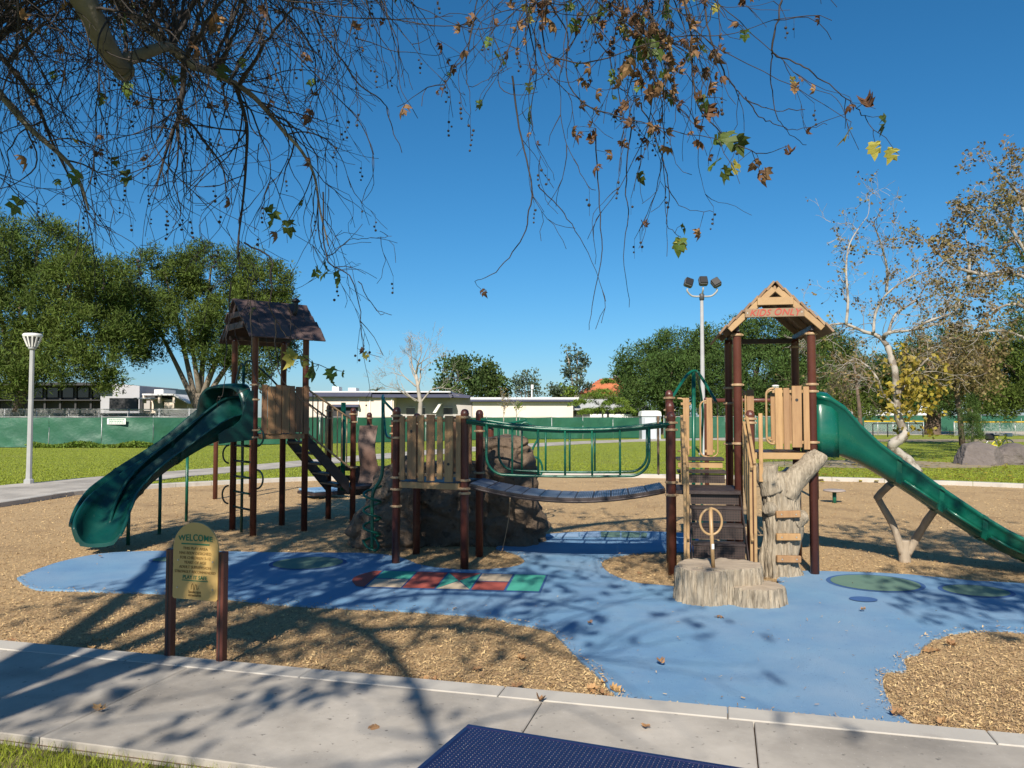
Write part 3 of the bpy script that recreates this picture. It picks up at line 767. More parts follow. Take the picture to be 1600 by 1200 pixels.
def log(par, pts, r, name, m='logm', n=12, seed=1, bumpy=.012):
    pts = smooth_line(pts, 5); rows = []; rs_ = r if hasattr(r, '__len__') else [r, r]
    mb = MB(); t0 = None
    mb.tube(pts, [rs_[0] + (rs_[1] - rs_[0]) * i / (len(pts) - 1) for i in range(len(pts))], n)
    for v in mb.v: v += V3((noise.noise(v * 9 + V3((seed, 0, 0))), noise.noise(v * 9 + V3((0, seed, 5))), .3 * noise.noise(v * 7))) * bumpy
    return mb.build(name, M[m], par)
log(vs_, [vb - UPZ * .05, vb + UPZ * .12, vb + UPZ * .30], (.085, .065), 'base_log', seed=1)
sy = vb.y
log(vs_, [vb + V3((-.03, 0, .1)), P(1395, 820, sy), P(1371, 778, sy)], (.05, .045), 'log_arm', seed=2)
log(vs_, [P(1370, 779, sy), P(1379, 768, sy - .1), P(1392, 756, sy - .25)], (.05, .048), 'log_arm', seed=3)
log(vs_, [vb + V3((.03, 0, .1)), P(1437, 832, sy - .1), P(1463, 792, sy - .45)], (.055, .05), 'log_arm', seed=4)

# ------------------------------------------------------------------ artificial tree trunk climber with three boards
tc_ = thing('trunk_climber', 'grey artificial tree trunk with three wooden foot boards beside the steps', 'climber', (3.42, 10.0, 0))
def loft(rings, n=40, groove=.02, seed=1, freq=11, bumps=.03, bf=3.0):
    """rings: (centre, rx, ry); a trunk with bark grooves"""
    rows = []
    for (c, rx, ry) in rings:
        c = V3(c); row = []
        for k in range(n):
            a = 2 * PI * k / n; d = V3((math.cos(a), math.sin(a), 0))
            g = groove * noise.noise(V3((math.cos(a) * freq * .5, math.sin(a) * freq * .5, c.z * 1.3 + seed)))
            g += groove * .5 * noise.noise(V3((math.cos(a) * freq * 1.4, math.sin(a) * freq * 1.4, c.z * 3 + seed)))
            b = bumps * noise.noise(V3((c.x + d.x * rx, c.y + d.y * ry, c.z)) * bf + V3((seed, 0, 0)))
            row.append(c + V3((d.x * (rx + g + b), d.y * (ry + g + b), 0)))
        rows.append(row)
    return rows
def closed(rows, top=True):
    mb = MB().grid(rows, True, close=True); n = len(rows[0])
    mb.f.append(tuple(range(n))); mb.sm.append(False)
    if top: o = (len(rows) - 1) * n; mb.f.append(tuple(o + k for k in range(n))); mb.sm.append(False)
    return mb
def interp_rings(keys, m):
    out = []
    for i in range(m):
        t = i / (m - 1) * (len(keys) - 1); k = min(int(t), len(keys) - 2); f = t - k; f2 = f * f * (3 - 2 * f) * .5 + f * .5
        a, b = keys[k], keys[k + 1]
        out.append((V3(a[0]).lerp(V3(b[0]), f), a[1] + (b[1] - a[1]) * f2, a[2] + (b[2] - a[2]) * f2))
    return out
keys = [((3.42, 10.02, -.05), .28, .22), ((3.41, 10.02, .12), .235, .2), ((3.40, 10.03, .45), .22, .19), ((3.40, 10.03, .8), .22, .19), ((3.40, 10.04, 1.05), .235, .18), ((3.38, 10.05, 1.22), .24, .16), ((3.36, 10.06, 1.30), .2, .13)]
mb = closed(loft(interp_rings(keys, 60), 96, .055, 2, 13, .06, 2.5))
mb.build('trunk', M['fauxbark'], tc_)
def limb(par, name, pts, r0, r1, seed, m='fauxbark'):
    pts = smooth_line(pts, 8); mb = MB(); mb.tube(pts, [r0 + (r1 - r0) * i / (len(pts) - 1) for i in range(len(pts))], 20)
    for v in mb.v: v += V3((noise.noise(v * 6 + V3((seed, 0, 0))), noise.noise(v * 6 + V3((0, seed, 0))), noise.noise(v * 6 + V3((0, 0, seed))))) * .03 + V3((noise.noise(v * 22), noise.noise(v * 22 + V3((7, 0, 0))), 0)) * .008
    return mb.build(name, M[m], par)
limb(tc_, 'limb', [(3.45, 10.02, 1.0), (3.56, 10.0, 1.2), (3.70, 9.99, 1.35), (3.84, 9.98, 1.47), (3.9, 9.98, 1.53)], .16, .10, 3)
limb(tc_, 'limb', [(3.32, 10.03, 1.05), (3.25, 10.03, 1.25), (3.24, 10.03, 1.40)], .17, .13, 5)
limb(tc_, 'knot', [(3.54, 9.98, .70), (3.63, 9.97, .74), (3.70, 9.965, .77)], .13, .07, 8)
limb(tc_, 'knot', [(3.3, 9.95, .85), (3.21, 9.88, .86), (3.17, 9.85, .87)], .10, .07, 9)
for z, tl in ((.25, .02), (.52, 0), (.80, -.03)):
    q = MB().box((3.42, 9.815, z), (.30, .06, .085), Matrix.Rotation(tl, 3, 'Y'), .008).build('foot_board', M['slat'], tc_)
    for sx in (-.09, .09): MB().lathe((3.42 + sx, 9.784, z), [(.011, 0), (.009, .005)], 8, axis=(0, -1, 0)).build('bolt', M['boltm'], q)

# ------------------------------------------------------------------ stump steps with a steering ring
stp = thing('stump_step', 'pale artificial tree stump with two step levels on the blue rubber', 'stump step', (2.35, 8.6, 0))
def stump_rows(cx, cy, rx, ry, z0, z1, seed, flare=.10, n=140, m=14):
    rows = []
    for i in range(m):
        z = z0 + (z1 - z0) * i / (m - 1); t = i / (m - 1); fl = 1 + flare * (1 - t) ** 2; row = []
        if i == m - 1: fl -= .02
        for k in range(n):
            a = 2 * PI * k / n; ca, sa = math.cos(a), math.sin(a)
            big = 1 + .07 * noise.noise(V3((ca * 1.6, sa * 1.6, seed)))
            g = .032 * noise.noise(V3((ca * 9, sa * 9, z * 1.4 + seed))) + .022 * noise.noise(V3((ca * 26, sa * 26, z * 2.2 + seed))) + .016 * noise.noise(V3((ca * 48, sa * 48, z * 9 + seed)))
            row.append(V3((cx + ca * (rx * fl * big + g), cy + sa * (ry * fl * big + g), z + (.012 * noise.noise(V3((ca * 5, sa * 5, seed))) if i == m - 1 else 0))))
        rows.append(row)
    return rows
def stump_part(cx, cy, rx, ry, z1, seed, name):
    rows = stump_rows(cx, cy, rx, ry, -.03, z1, seed)
    o = MB().grid(rows, True, close=True).build(name, M['fauxbark'], stp)
    top = rows[-1]; c = V3((cx, cy, z1 + .006)); rings = [top] + [[c.lerp(p, f) + UPZ * (.006 * noise.noise(p * 6 * f)) for p in top] for f in (.93, .7, .4, .1)]
    mb = MB().grid(rings, True, close=True); mb.f.append(tuple(4 * len(top) + k for k in range(len(top)))); mb.sm.append(True)
    mb.build('tread_top', M['fauxcut'], o)
stump_part(2.30, 8.77, .46, .34, .385, 1.5, 'stump_upper')
stump_part(2.08, 8.62, .29, .26, .375, 5.5, 'stump_upper')
stump_part(2.60, 8.53, .31, .275, .205, 3.1, 'stump_lower')
hp = V3((2.17, 8.56, .37))
wh = thing('steering_ring', 'tan metal ring handle on a pole standing in the stump', 'ring handle', hp)
MB().tube([hp, hp + V3((-.012, 0, .3)), hp + V3((-.025, 0, .66))], .021, 12).build('pole', M['beige'], wh)
rc = hp + V3((-.022, -.005, .505))
MB().tube([rc + V3((.118 * math.cos(a), 0, .14 * math.sin(a))) for a in [k * 2 * PI / 36 for k in range(37)]], .0135, 8, cap=False).build('ring', M['beige'], wh)
MB().lathe(hp, [(.045, 0), (.04, .008)], 14).build('foot_plate', M['beige'], wh)
MB().box(hp + V3((-.008, -.023, .24)), (.026, .003, .055)).build('sticker', M['white'], wh)

# ------------------------------------------------------------------ low platform in the middle
m1, m2, m3, m4 = V3((-1.58, 10.80, 0)), V3((-.625, 10.43, 0)), V3((-1.40, 11.62, 0)), V3((-.47, 11.40, 0))
mp = thing('play_platform', 'low play platform with tan slat wall on brown posts at the bridge', 'play platform', (m1 + m4) / 2)
post(mp, m1, 2.14, (2.02, 1.95, 1.72, 1.18, 1.02, .79)); post(mp, m2, 2.11, (2.0, 1.17, 1.06, 1.0)); post(mp, m3, 2.06, (1.9,)); post(mp, m4, 2.11, (1.8, 1.2))
mex = (m2 - m1).normalized(); mey = V3((-mex.y, mex.x, 0)); RM = Matrix((mex, mey, UPZ)).transposed()
mc = (m1 + m2 + m3 + m4) / 4
MB().box(V3((mc.x, mc.y, 1.10)), (.92, .85, .06), RM, .008).build('deck', M['deck'], mp)
MB().box((m1 + m2) / 2 + UPZ * 1.085 - mey * .02, (.9, .04, .085), RM, .006).build('deck_skirt', M['slat'], mp)
mA = m1 - mey * .05
sp = [(625.5, 633), (637, 651), (653.5, 663), (667, 679.5), (683.5, 692), (695.5, 708), (713, 720.5)]
slat_panel(mp, mA, mex, [(s_on(mA, mex, a), s_on(mA, mex, b)) for a, b in sp], 2.015, 1.16, M['slat'], (1.96, 1.23), .022, holes=((1, 1.81), (5, 1.38)), seed=3)
slat_panel(mp, m3, (m4 - m3).normalized(), [(.55, .68), (.72, .84)], 2.0, 1.2, M['slat_left'], (1.95, 1.25), .02, seed=6)

# ------------------------------------------------------------------ clatter bridge
br = thing('bridge', 'sagging slatted bridge with green tube railings between platform and steps', 'bridge', (.75, 10.85, 0))
b0f, b1f = V3((-.56, 10.42, 1.13)), V3((1.97, 10.18, 1.09)); b0r, b1r = V3((-.42, 11.32, 1.13)), V3((2.07, 11.05, 1.09))
NB = 11
def sag(t, d=.15): return -d * 4 * t * (1 - t) - .03 * t * (1 - t)
for k in range(NB):
    t0, t1 = k / NB + .0003, (k + 1) / NB - .0003
    q = []
    for t in (t0, t1):
        q.append((b0f.lerp(b1f, t) + UPZ * sag(t), b0r.lerp(b1r, t) + UPZ * sag(t)))
    (a, d), (b, c) = q
    up = (b - a).cross(d - a).normalized()
    pl = MB().prism([a, b, c, d], -up * .04).build('plank', M['deck'], br)
    # ribbed tread surface
    mb = MB()
    for j in range(9):
        f = (j + .5) / 9; p0 = a.lerp(b, f * .92 + .04); p1 = d.lerp(c, f * .92 + .04)
        mb.bar(p0 + up * .003, p1 + up * .003, (b - a).length / 16, .008, up, 0)
    mb.build('tread_ribs', pmat('bridge_tread', (.17, .215, .29), (.13, .165, .23), 6, .45) if k == 0 else bpy.data.materials['bridge_tread'], pl)
for (p0, p1) in ((b0f, b1f), (b0r, b1r)):
    MB().tube([p0.lerp(p1, t) + UPZ * (sag(t) - .05) for t in [i / 20 for i in range(21)]], .018, 8).build('cable', M['deck'], br)
def railing(p0, p1, z0, zmid, z1, zb, t0, t1, bars):
    f = lambda t: p0.lerp(p1, t)
    zt = lambda t: z0 * (1 - t) + z1 * t - 4 * t * (1 - t) * ((z0 + z1) / 2 - zmid)
    g = MB().tube([V3((f(t).x, f(t).y, zt(t))) for t in [i / 24 for i in range(25)]], .021, 10)
    g.tube([V3((f(t).x, f(t).y + .03, zt(t) - .028)) for t in [i / 24 for i in range(25)]], .017, 10)
    rl_ = g.build('railing', M['green_tube'], br)
    c = .10; pts = []
    A0, B0 = f(t0), f(t1); L = (B0 - A0).length; d = (B0 - A0) / L; R = .24
    pts.append(V3((A0.x, A0.y, zt(t0))));
    for k in range(9):
        a = PI / 2 * k / 8; pts.append(V2(A0 + d * (R - R * math.cos(a)), zb + R - R * math.sin(a)))
    for k in range(1, 12): pts.append(V2(A0 + d * (R + (L - 2 * R) * k / 12), zb - .015 * math.sin(PI * k / 12)))
    for k in range(9):
        a = PI / 2 * k / 8; pts.append(V2(B0 - d * (R - R * math.sin(a)), zb + R - R * math.cos(a)))
    pts.append(V3((B0.x, B0.y, zt(t1))))
    MB().tube(pts, .017, 8).build('lower_rail', M['green_tube'], rl_)
    for t in bars:
        p = f(t); MB().tube([V2(p, zb), V2(p, zt(t))], .014, 8).build('bar', M['green_tube'], rl_)
rf0, rf1 = V3((-.60, 10.36, 0)), V3((2.03, 10.06, 0)); rr0, rr1 = V3((-.45, 11.34, 0)), V3((2.1, 11.0, 0))
tf = lambda px: (px - (800 + rf0.x / rf0.y * FPX)) / ((rf1.x / rf1.y - rf0.x / rf0.y) * FPX)
railing(rf0, rf1, 1.96, 1.84, 1.92, 1.25, tf(761), tf(1015), [tf(802), tf(843), tf(885), tf(927), tf(970)])
tr_ = lambda px: (px - (800 + rr0.x / rr0.y * FPX)) / ((rr1.x / rr1.y - rr0.x / rr0.y) * FPX)
railing(rr0, rr1, 1.97, 1.84, 1.92, 1.24, tr_(780), tr_(1011), [tr_(817), tr_(854.5), tr_(892), tr_(931), tr_(970)])

# ------------------------------------------------------------------ corkscrew climber
ck = thing('corkscrew_climber', 'green corkscrew climbing pole beside the low platform', 'climber', G(588, 862))
cy_ = 11.7
pole = smooth_line([P(598.5, 655, cy_), P(598, 700, cy_), P(597.5, 735, cy_), P(593, 752, cy_), P(585, 764, cy_), P(581.5, 780, cy_), P(581.5, 820, cy_), P(581, 858, cy_)], 6)
MB().tube([P(598.5, 620, cy_)] + pole, .026, 10).build('pole', M['green_tube'], ck)
cc = P(581.5, 800, cy_); hz1 = P(581, 760, cy_).z; hz0 = P(581, 846, cy_).z
hx = [V3((cc.x + .125 * math.cos(a), cc.y + .125 * math.sin(a), hz1 + (hz0 - hz1) * i / 100)) for i, a in enumerate([.3 + 2 * PI * 3.4 * k / 100 for k in range(101)])]
hx += [V3((cc.x - .13, cc.y - .02, .19)), V3((cc.x - .05, cc.y - .1, .10)), V3((cc.x + .08, cc.y - .14, .06)), V3((cc.x + .11, cc.y - .05, .12)), V3((cc.x + .02, cc.y, .24))]
MB().tube(smooth_line(hx, 2), .019, 8).build('spiral', M['green_tube'], ck)
tp = P(598.5, 618, cy_)
MB().tube(smooth_line([tp, tp + V3((.06, -.3, -.08)), V3((-1.58, 10.95, 2.02))], 6), .018, 8).build('brace', M['green_tube'], ck)
MB().tube(smooth_line([tp - UPZ * .05, tp + V3((.04, -.1, -.42)), tp + V3((.13, -.4, -.60)), V3((-1.60, 10.9, 1.72))], 6), .018, 8).build('brace', M['green_tube'], ck)

# ------------------------------------------------------------------ climbing rock
rk = thing('climbing_rock', 'brown sculpted climbing rock behind the low platform and bridge', 'climbing rock', (-.7, 12.6, 0))
def rock_rows(keys, seed, n=120, m=80):
    rows = []
    for (c, rx, ry) in interp_rings(keys, m):
        row = []
        for k in range(n):
            a = 2 * PI * k / n; ca, sa = math.cos(a), math.sin(a)
            sq = 1 / max(abs(ca), abs(sa)) ** .45
            p = V3((c.x + ca * rx * sq, c.y + sa * ry * sq, c.z))
            q = p * 1.5 + V3((seed, 0, 0))
            vd = noise.voronoi(q * .85 + V3((0, 0, q.z * .4)))[0]; crack = min(1, (vd[1] - vd[0]) * 3.5)
            g = .16 * noise.noise(q * 1.1) + .09 * noise.noise(q * 3) + .04 * noise.noise(q * 8) - .08 * (1 - crack) ** 3
            row.append(V3((p.x + ca * g, p.y + sa * g, p.z + .04 * noise.noise(q * 2.2))))
        rows.append(row)
    mb = MB().grid(rows, True, close=True)
    top = rows[-1]; c = sum(top, V3()) / n; rings = [top] + [[c.lerp(p, f) + UPZ * (.05 * (1 - f) + .05 * noise.noise(p * 3)) for p in top] for f in (.7, .35, .05)]
    mb.grid(rings, True, close=True); return mb
rock1 = rock_rows([((.02, 12.75, -.1), .52, .62), ((0.0, 12.75, .3), .48, .6), ((-.02, 12.7, .7), .42, .55), ((-.04, 12.7, 1.1), .46, .55), ((-.08, 12.7, 1.45), .46, .52), ((-.12, 12.7, 1.68), .40, .46)], 3.3)
rock1.build('tall_rock', M['rock'], rk)
rock_rows([((-1.95, 12.5, -.1), .60, .6), ((-1.93, 12.5, .35), .56, .58), ((-1.82, 12.55, .8), .45, .5), ((-1.7, 12.6, 1.15), .34, .42), ((-1.6, 12.6, 1.35), .22, .3)], 8.1).build('low_rock', M['rock'], rk)
rock_rows([((-.9, 12.75, -.1), .85, .5), ((-.9, 12.75, .5), .8, .46), ((-.9, 12.8, 1.0), .75, .42), ((-.85, 12.8, 1.25), .6, .35)], 15.4).build('rock_wall', M['rock'], rk)
MB().tube(smooth_line([V3((-.15, 11.75, .0)), V3((-.05, 11.78, .5)), V3((-.02, 11.8, 1.0))], 6), .006, 6).build('rope', M['clamp'], rk)

# green loop climber behind the rock
lc = thing('loop_climber', 'green looped tube climber behind the climbing rock', 'climber', G(838, 767) + V3((0, 0, 0)))
ly = 14.6
ptl = [(758, 655), (800, 668), (822, 660), (838, 674), (840, 686), (833, 700), (829, 718), (836, 714), (845, 722), (847, 738), (838, 745), (826, 741), (824, 730), (830, 720), (836, 742), (838, 760), (838, 768)]
MB().tube(smooth_line([P(a, b, ly) for a, b in ptl], 6), .02, 8).build('loop_tube', M['green_tube'], lc)
MB().tube([P(760, 668, ly), P(790, 663, ly - .4), P(822, 656, ly - .9)], .02, 8).build('cross_tube', M['green_tube'], lc)
post(lc, (P(767, 700, ly).x, ly), P(767, 666, ly).z, ())

# tripod arch behind the steps
ta = thing('arch_climber', 'green three-legged arch climber behind the landing of the steps', 'climber', G(1082, 858))
Yt = 12.3
MB().tube([V2(P(1082, 700, Yt), -.02), P(1084, 582, Yt)], .03, 10).build('pole', M['green_tube'], ta)
MB().tube(smooth_line([P(1048, 626, Yt - .6), P(1060, 606, Yt - .4), P(1074, 586, Yt - .12), P(1084, 579.5, Yt), P(1092, 584, Yt), P(1106, 606, Yt - .2), P(1119, 628, Yt - .5)], 6), .022, 8).build('arch_tube', M['green_tube'], ta)
MB().tube(smooth_line([P(1084, 579.5, Yt), P(1090, 590, Yt + .4), P(1098, 640, Yt + .9), P(1096, 708, Yt + 1.0), V2(P(1096, 708, Yt + 1.), 0)], 5), .02, 8).build('rear_leg', M['green_tube'], ta)

# ------------------------------------------------------------------ left tower
lex = V3((.77, .638, 0)); ley = V3((-.638, .77, 0)); LA = V3((-4.37, 13.37, 0))
def lt(x, y, z=0.0): return LA + lex * x + ley * y + UPZ * z
RL = Matrix((lex, ley, UPZ)).transposed()
lw = thing('play_tower', 'dark play tower with shingled roof, stovepipe and weathered slats at left', 'play tower', lt(.46, .475))
LDZ = 1.72
for (x, y, cl) in ((0, 0, (2.55, 2.3, 1.78, 1.66)), (.92, 0, (2.52, 1.78)), (0, .95, (2.4,)), (.92, .95, (2.4,))): post(lw, lt(x, y), 3.42, cl)
MB().box(lt(.46, .475, LDZ - .035), (.86, .9, .06), RL, .008).build('deck', M['deck'], lw)
MB().box(lt(.48, -.03, LDZ - .05), (.82, .04, .09), RL, .006).build('deck_skirt', M['slat_left'], lw)
lA = lt(0, -.06)
sp = [(409.5, 418), (419, 430.5), (431, 439.8), (441, 452.5), (453.2, 461), (462.5, 474), (475, 483)]
slat_panel(lw, lA, lex, [(s_on(lA, lex, a), s_on(lA, lex, b)) for a, b in sp], 2.55, 1.72, M['slat_left'], (2.48, 1.80), .018, seed=12)
LR, LE = 4.02, 3.40
lroof = MB().bar(lt(-.16, .475, LR - .06), lt(1.08, .475, LR - .06), .04, .09, UPZ).build('roof', M['roof_dark'], lw)
lsl = math.hypot(.70, LR - LE)
for sgn in (-1, 1):
    dn = (ley * sgn * .70 - UPZ * (LR - LE)).normalized(); nn = (ley * sgn * (LR - LE) + UPZ * .70).normalized()
    for xx in (-.15, .46, 1.07): MB().bar(lt(xx, .475, LR - .05) + dn * .02, lt(xx, .475, LR - .05) + dn * (lsl - .06), .035, .075, nn, .004).build('rafter', M['roof_dark'], lroof)
    nb = 6; bw = (lsl + .1) / nb
    for k in range(nb):
        rr = random.Random(90 + k + 10 * sgn)
        L0, L1_ = -.21 + rr.uniform(-.03, .03), 1.14 + rr.uniform(-.03, .03); cuts = [L0] + sorted([rr.uniform(0, .45), rr.uniform(.55, .95)]) + [L1_]
        for a, b in zip(cuts[:-1], cuts[1:]):
            c0 = lt(0, .475, LR + .012) + dn * (bw * (k + .5)) + nn * (.012 + rr.uniform(0, .004))
            q = Matrix.Rotation(-sgn * .1, 3, lex); R = q @ Matrix((dn, lex * 1.0, dn.cross(lex))).transposed()
            MB().box(c0 + lex * ((a + b) / 2), (bw * 1.15, b - a - .006, .026), R, .004).build('roof_board', M['roof_dark'], lroof)
for xx in (-.17, 1.09):
    MB().box(lt(xx, .475, 3.78), (.03, .46, .10), RL, .005).build('collar_board', M['roof_dark'], lroof)
    MB().box(lt(xx - .012, .475, 3.58), (.03, .80, .11), RL, .005).build('collar_board', M['roof_dark'], lroof)
for yy in (0, .95): MB().bar(lt(-.1, yy, 3.42), lt(1.02, yy, 3.42), .05, .07, UPZ).build('beam', M['deck'], lw)
# stovepipe
pb = lt(.80, .26, 3.80)
pp = MB().tube(smooth_line([pb, pb + V3((.03, -.06, .06)), pb + V3((.05, -.06, .16)), pb + V3((.05, -.06, .26))], 5), .045, 12).build('stovepipe', M['black'], lroof)
MB().lathe(pb + V3((.05, -.06, .25)), [(.05, 0), (.085, .02), (.06, .05), (.01, .09)], 12).build('pipe_cap', M['black'], lroof)
# staircase down to the low deck
q0, q1 = lt(.98, .12), lt(.98, .83); e0, e1 = V3((-3.06, 14.86, 0)), V3((-3.60, 15.42, 0))
stair = MB()
for a, b in ((q0, e0), (q1, e1)): stair.prism([V2(a, 1.50), V2(b, .55), V2(b, .82), V2(a, 1.74)], (a - b).cross(UPZ).normalized() * .03)
stair_o = stair.build('staircase', M['deck'], lw)
for k in range(5):
    t = (k + .5) / 5; c = q0.lerp(e0, t).lerp(q1.lerp(e1, t), .5); z = 1.66 - 1.0 * (k + .5) / 5 - .02
    MB().box(V2(c, z), (.24, .72, .04), Matrix((lex, ley, UPZ)).transposed(), .006).build('tread', M['deck'], stair_o)
for a, b, sh in ((q0, e0, 0), (q1, e1, 1)):
    g = MB().bar(V2(a, 2.52), V2(b, 1.98), .03, .03, UPZ, .004).bar(V2(a, 1.74), V2(b, 1.06), .03, .03, UPZ, .004)
    rl_ = g.build('handrail', M['clamp'], lw)
    for k in range(9):
        t = (k + .4) / 9; p = a.lerp(b, t); MB().tube([V2(p, 1.74 - .68 * t), V2(p, 2.52 - .54 * t)], .011, 6).build('baluster', M['clamp'], rl_)
# low deck beyond the staircase
ld = [V3((-3.02, 15.0, 0)), V3((-3.62, 15.6, 0)), V3((-2.95, 16.3, 0)), V3((-2.32, 15.5, 0))]
for p, zt in zip(ld, (2.18, 2.25, 2.1, 1.95)): post(lw, p, zt, (zt - .12, zt - .27, 1.05))
c = sum(ld, V3()) / 4
MB().box(V2(c, .66), (.95, .95, .06), Matrix((lex, ley, UPZ)).transposed(), .008).build('low_deck', M['deck'], lw)
MB().tube([V2(V3((-3.2, 14.95, 0)), .62), V2(V3((-3.2, 14.95, 0)), 2.28)], .045, 12).build('newel', M['green_tube'], lw)
# dark panel with windows under the stairs
px0 = V3((-3.5, 15.9, 0)); px1 = V3((-2.2, 15.9, 0))
pm = MB()
for z0, z1 in ((.45, .64), (.72, .83), (.92, 1.02)): pm.box(V3((-2.85, 15.95, (z0 + z1) / 2)), (1.3, .03, z1 - z0))
for x in (-3.45, -3.12, -2.75, -2.28): pm.box(V3((x, 15.947, .72)), (.14, .036, .58))
pm.build('window_panel', M['deck'], lw)
# wavy climbing sheet
rows = []
for i in range(25):
    t = i / 24; y = 755 - 90 * t
    xl = 561 + 1.5 * math.sin(t * 7); xr = 588 + 2.5 * math.sin(t * 6 + 1.2) + (6 * (1 - t) ** 3)
    if i < 4: xl += (4 - i) * -.5; xr -= (4 - i) * 3
    rows.append([P(xl + (xr - xl) * k / 8, y, 14.75 + .025 * math.sin(t * 8)) for k in range(9)])
mb = MB().grid(rows, True); mb.grid([[p + V3((0, .03, 0)) for p in r] for r in rows], True)
M['wavy'] = pmat('brown_climbing_sheet', (.15, .085, .062), (.11, .062, .046), 4, .55, .2, 40)
mb.build('wavy_climber_sheet', M['wavy'], lw)
# rung ladder with side hoops under the deck at the back
la = thing('rung_ladder', 'dark rung ladder with round side hoops under the left tower', 'ladder', G(382, 818))
l0, l1 = lt(.05, .95), lt(.05, .05)
lx0, lx1 = V3((-5.02, 14.06, 0)), V3((-4.80, 14.16, 0))
lpole = lt(0, .52)
MB().tube([V2(lpole, -.02), V2(lpole, 2.9)], .026, 8).build('pole', M['green_dk'], la)
for k in range(6):
    z = .42 + k * .27; MB().tube([V2(lt(0, .93), z), V2(lpole, z), V2(lt(.02, .12), z)], .02, 8).build('rung', M['green_dk'], la)
for k in range(2):
    for (cx, zz, s) in ((lt(.0, .03), .95 + k * .72, 1), (lt(0, 1.0), .62 + k * .72, -1)):
        MB().tube([V2(cx) + V3((s * (.06 + .11 * math.sin(a)), 0, zz + .16 * math.cos(a))) for a in [PI * j / 12 for j in range(13)]], .016, 8).build('hoop', M['green_dk'], la)
MB().tube(smooth_line([V2(lpole, 2.9), V2(lpole, 2.98) + V3((.1, .1, 0)), V2(lpole, 2.6) + V3((.45, .4, 0)), V2(lpole, 2.3) + V3((.6, .5, 0))], 6), .018, 8).build('grab_rail', M['green_dk'], la)
MB().tube(smooth_line([V2(lpole, 2.9), V2(lpole, 2.9) + V3((-.1, .1, 0)), V2(lpole, 2.3) + V3((-.22, .1, 0))], 6), .018, 8).build('grab_rail', M['green_dk'], la)

# ------------------------------------------------------------------ left double slide
dsl = thing('double_slide', 'dark green double slide curving down from the left tower hood', 'slide', (-5.7, 12.7, 0))
near = [(-4.50, 13.62, 1.72), (-4.78, 13.40, 1.71), (-5.02, 13.20, 1.62), (-5.24, 13.02, 1.48), (-5.45, 12.85, 1.31), (-5.66, 12.68, 1.13), (-5.84, 12.5, .95), (-5.97, 12.31, .77), (-6.05, 12.12, .60), (-6.07, 11.92, .44), (-6.06, 11.74, .30), (-6.03, 11.58, .21), (-6.0, 11.47, .17)]
nw = [.24, .25, .26, .27, .275, .28, .285, .29, .295, .305, .31, .305, .28]
nh = [.62, .60, .48, .37, .31, .29, .29, .30, .32, .34, .34, .30, .22]
far_ = [tuple(V3(p) + ley * (.52 - .07 * i / 12)) for i, p in enumerate(near)]
sub = lambda L: [tuple(p) for p in smooth_line([V3(q) for q in L], 3)]
def sub1(L): return [p.x for p in smooth_line([V3((q, 0, 0)) for q in L], 3)]
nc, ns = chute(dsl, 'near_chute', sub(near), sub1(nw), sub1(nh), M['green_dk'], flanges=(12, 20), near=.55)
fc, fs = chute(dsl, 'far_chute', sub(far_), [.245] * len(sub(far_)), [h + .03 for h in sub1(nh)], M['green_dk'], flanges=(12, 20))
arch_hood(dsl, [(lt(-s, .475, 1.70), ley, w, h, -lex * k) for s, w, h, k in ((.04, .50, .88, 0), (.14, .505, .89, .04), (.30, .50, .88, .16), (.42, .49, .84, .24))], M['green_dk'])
def hoodside(yy):
    pts = [(-.03, 1.62), (-.03, 2.45), (-.10, 2.45), (-.16, 2.3), (-.20, 2.1), (-.26, 1.95), (-.36, 1.86), (-.5, 1.80), (-.62, 1.72), (-.60, 1.56), (-.3, 1.60)]
    MB().prism([lt(a, yy, z) for a, z in pts], ley * .03).build('hood_cheek', M['green_dk'], dsl)
hoodside(-.04)
for (px, py, zt) in ((200, 852, .62), (249, 835, 1.06), (291, 815, 1.30)):
    g = G(px, py); MB().tube([V2(g, -.03), V2(g, zt)], .03, 8).build('leg', M['green_tube'], dsl)

# small things: stepping pod, welcome sign, posts of the swing behind
pod = thing('stepping_pod', 'round grey stepping disc on a short green post in the chips', 'stepping pod', G(1304, 786))
g = G(1304, 786); MB().tube([g - UPZ * .03, g + UPZ * .26], .045, 12).build('post', M['green_tube'], pod)
MB().lathe(g + UPZ * .26, [(.17, 0), (.24, .012), (.25, .03), (.235, .05), (.19, .06), (.05, .062)], 28).build('disc', pmat('pod_grey', (.33, .28, .25), (.28, .24, .22), 5, .6), pod)
sw = thing('swing', 'brown post swing with black seat hanging on a chain behind the trunk climber', 'swing', G(1276, 780))
g0 = G(1276, 780); post(sw, g0, 2.5, (), r=.055, bolt=False)
g1 = V3((g0.x - 2.6, g0.y + .3, 0)); post(sw, g1, 2.5, (), r=.055, bolt=False)
MB().tube([V2(g0, 2.42), V2(g1, 2.42)], .05, 12).build('beam', M['brown_post'], sw)
sc_ = P(1221.5, 735, 19.2)
for dx in (-.14, .14):
    mb = MB()
    for k in range(24):
        z = sc_.z + .04 + (2.40 - sc_.z) * k / 24; mb.tube([V3((sc_.x + dx * (1 - k / 30), g0.y + .05, z)), V3((sc_.x + dx * (1 - k / 30), g0.y + .05, z + .045))], .012 if k % 2 else .007, 5)
    mb.build('chain', M['floodgrey'], sw)
rows = [[V3((sc_.x + x, g0.y + .05 + y, sc_.z + .12 * (x / .22) ** 2 - .05)) for y in (-.1, 0, .1)] for x in (-.22, -.15, -.07, 0, .07, .15, .22)]
MB().grid(rows, True).grid([[p - UPZ * .03 for p in r] for r in rows], True).build('seat', M['black'], sw)
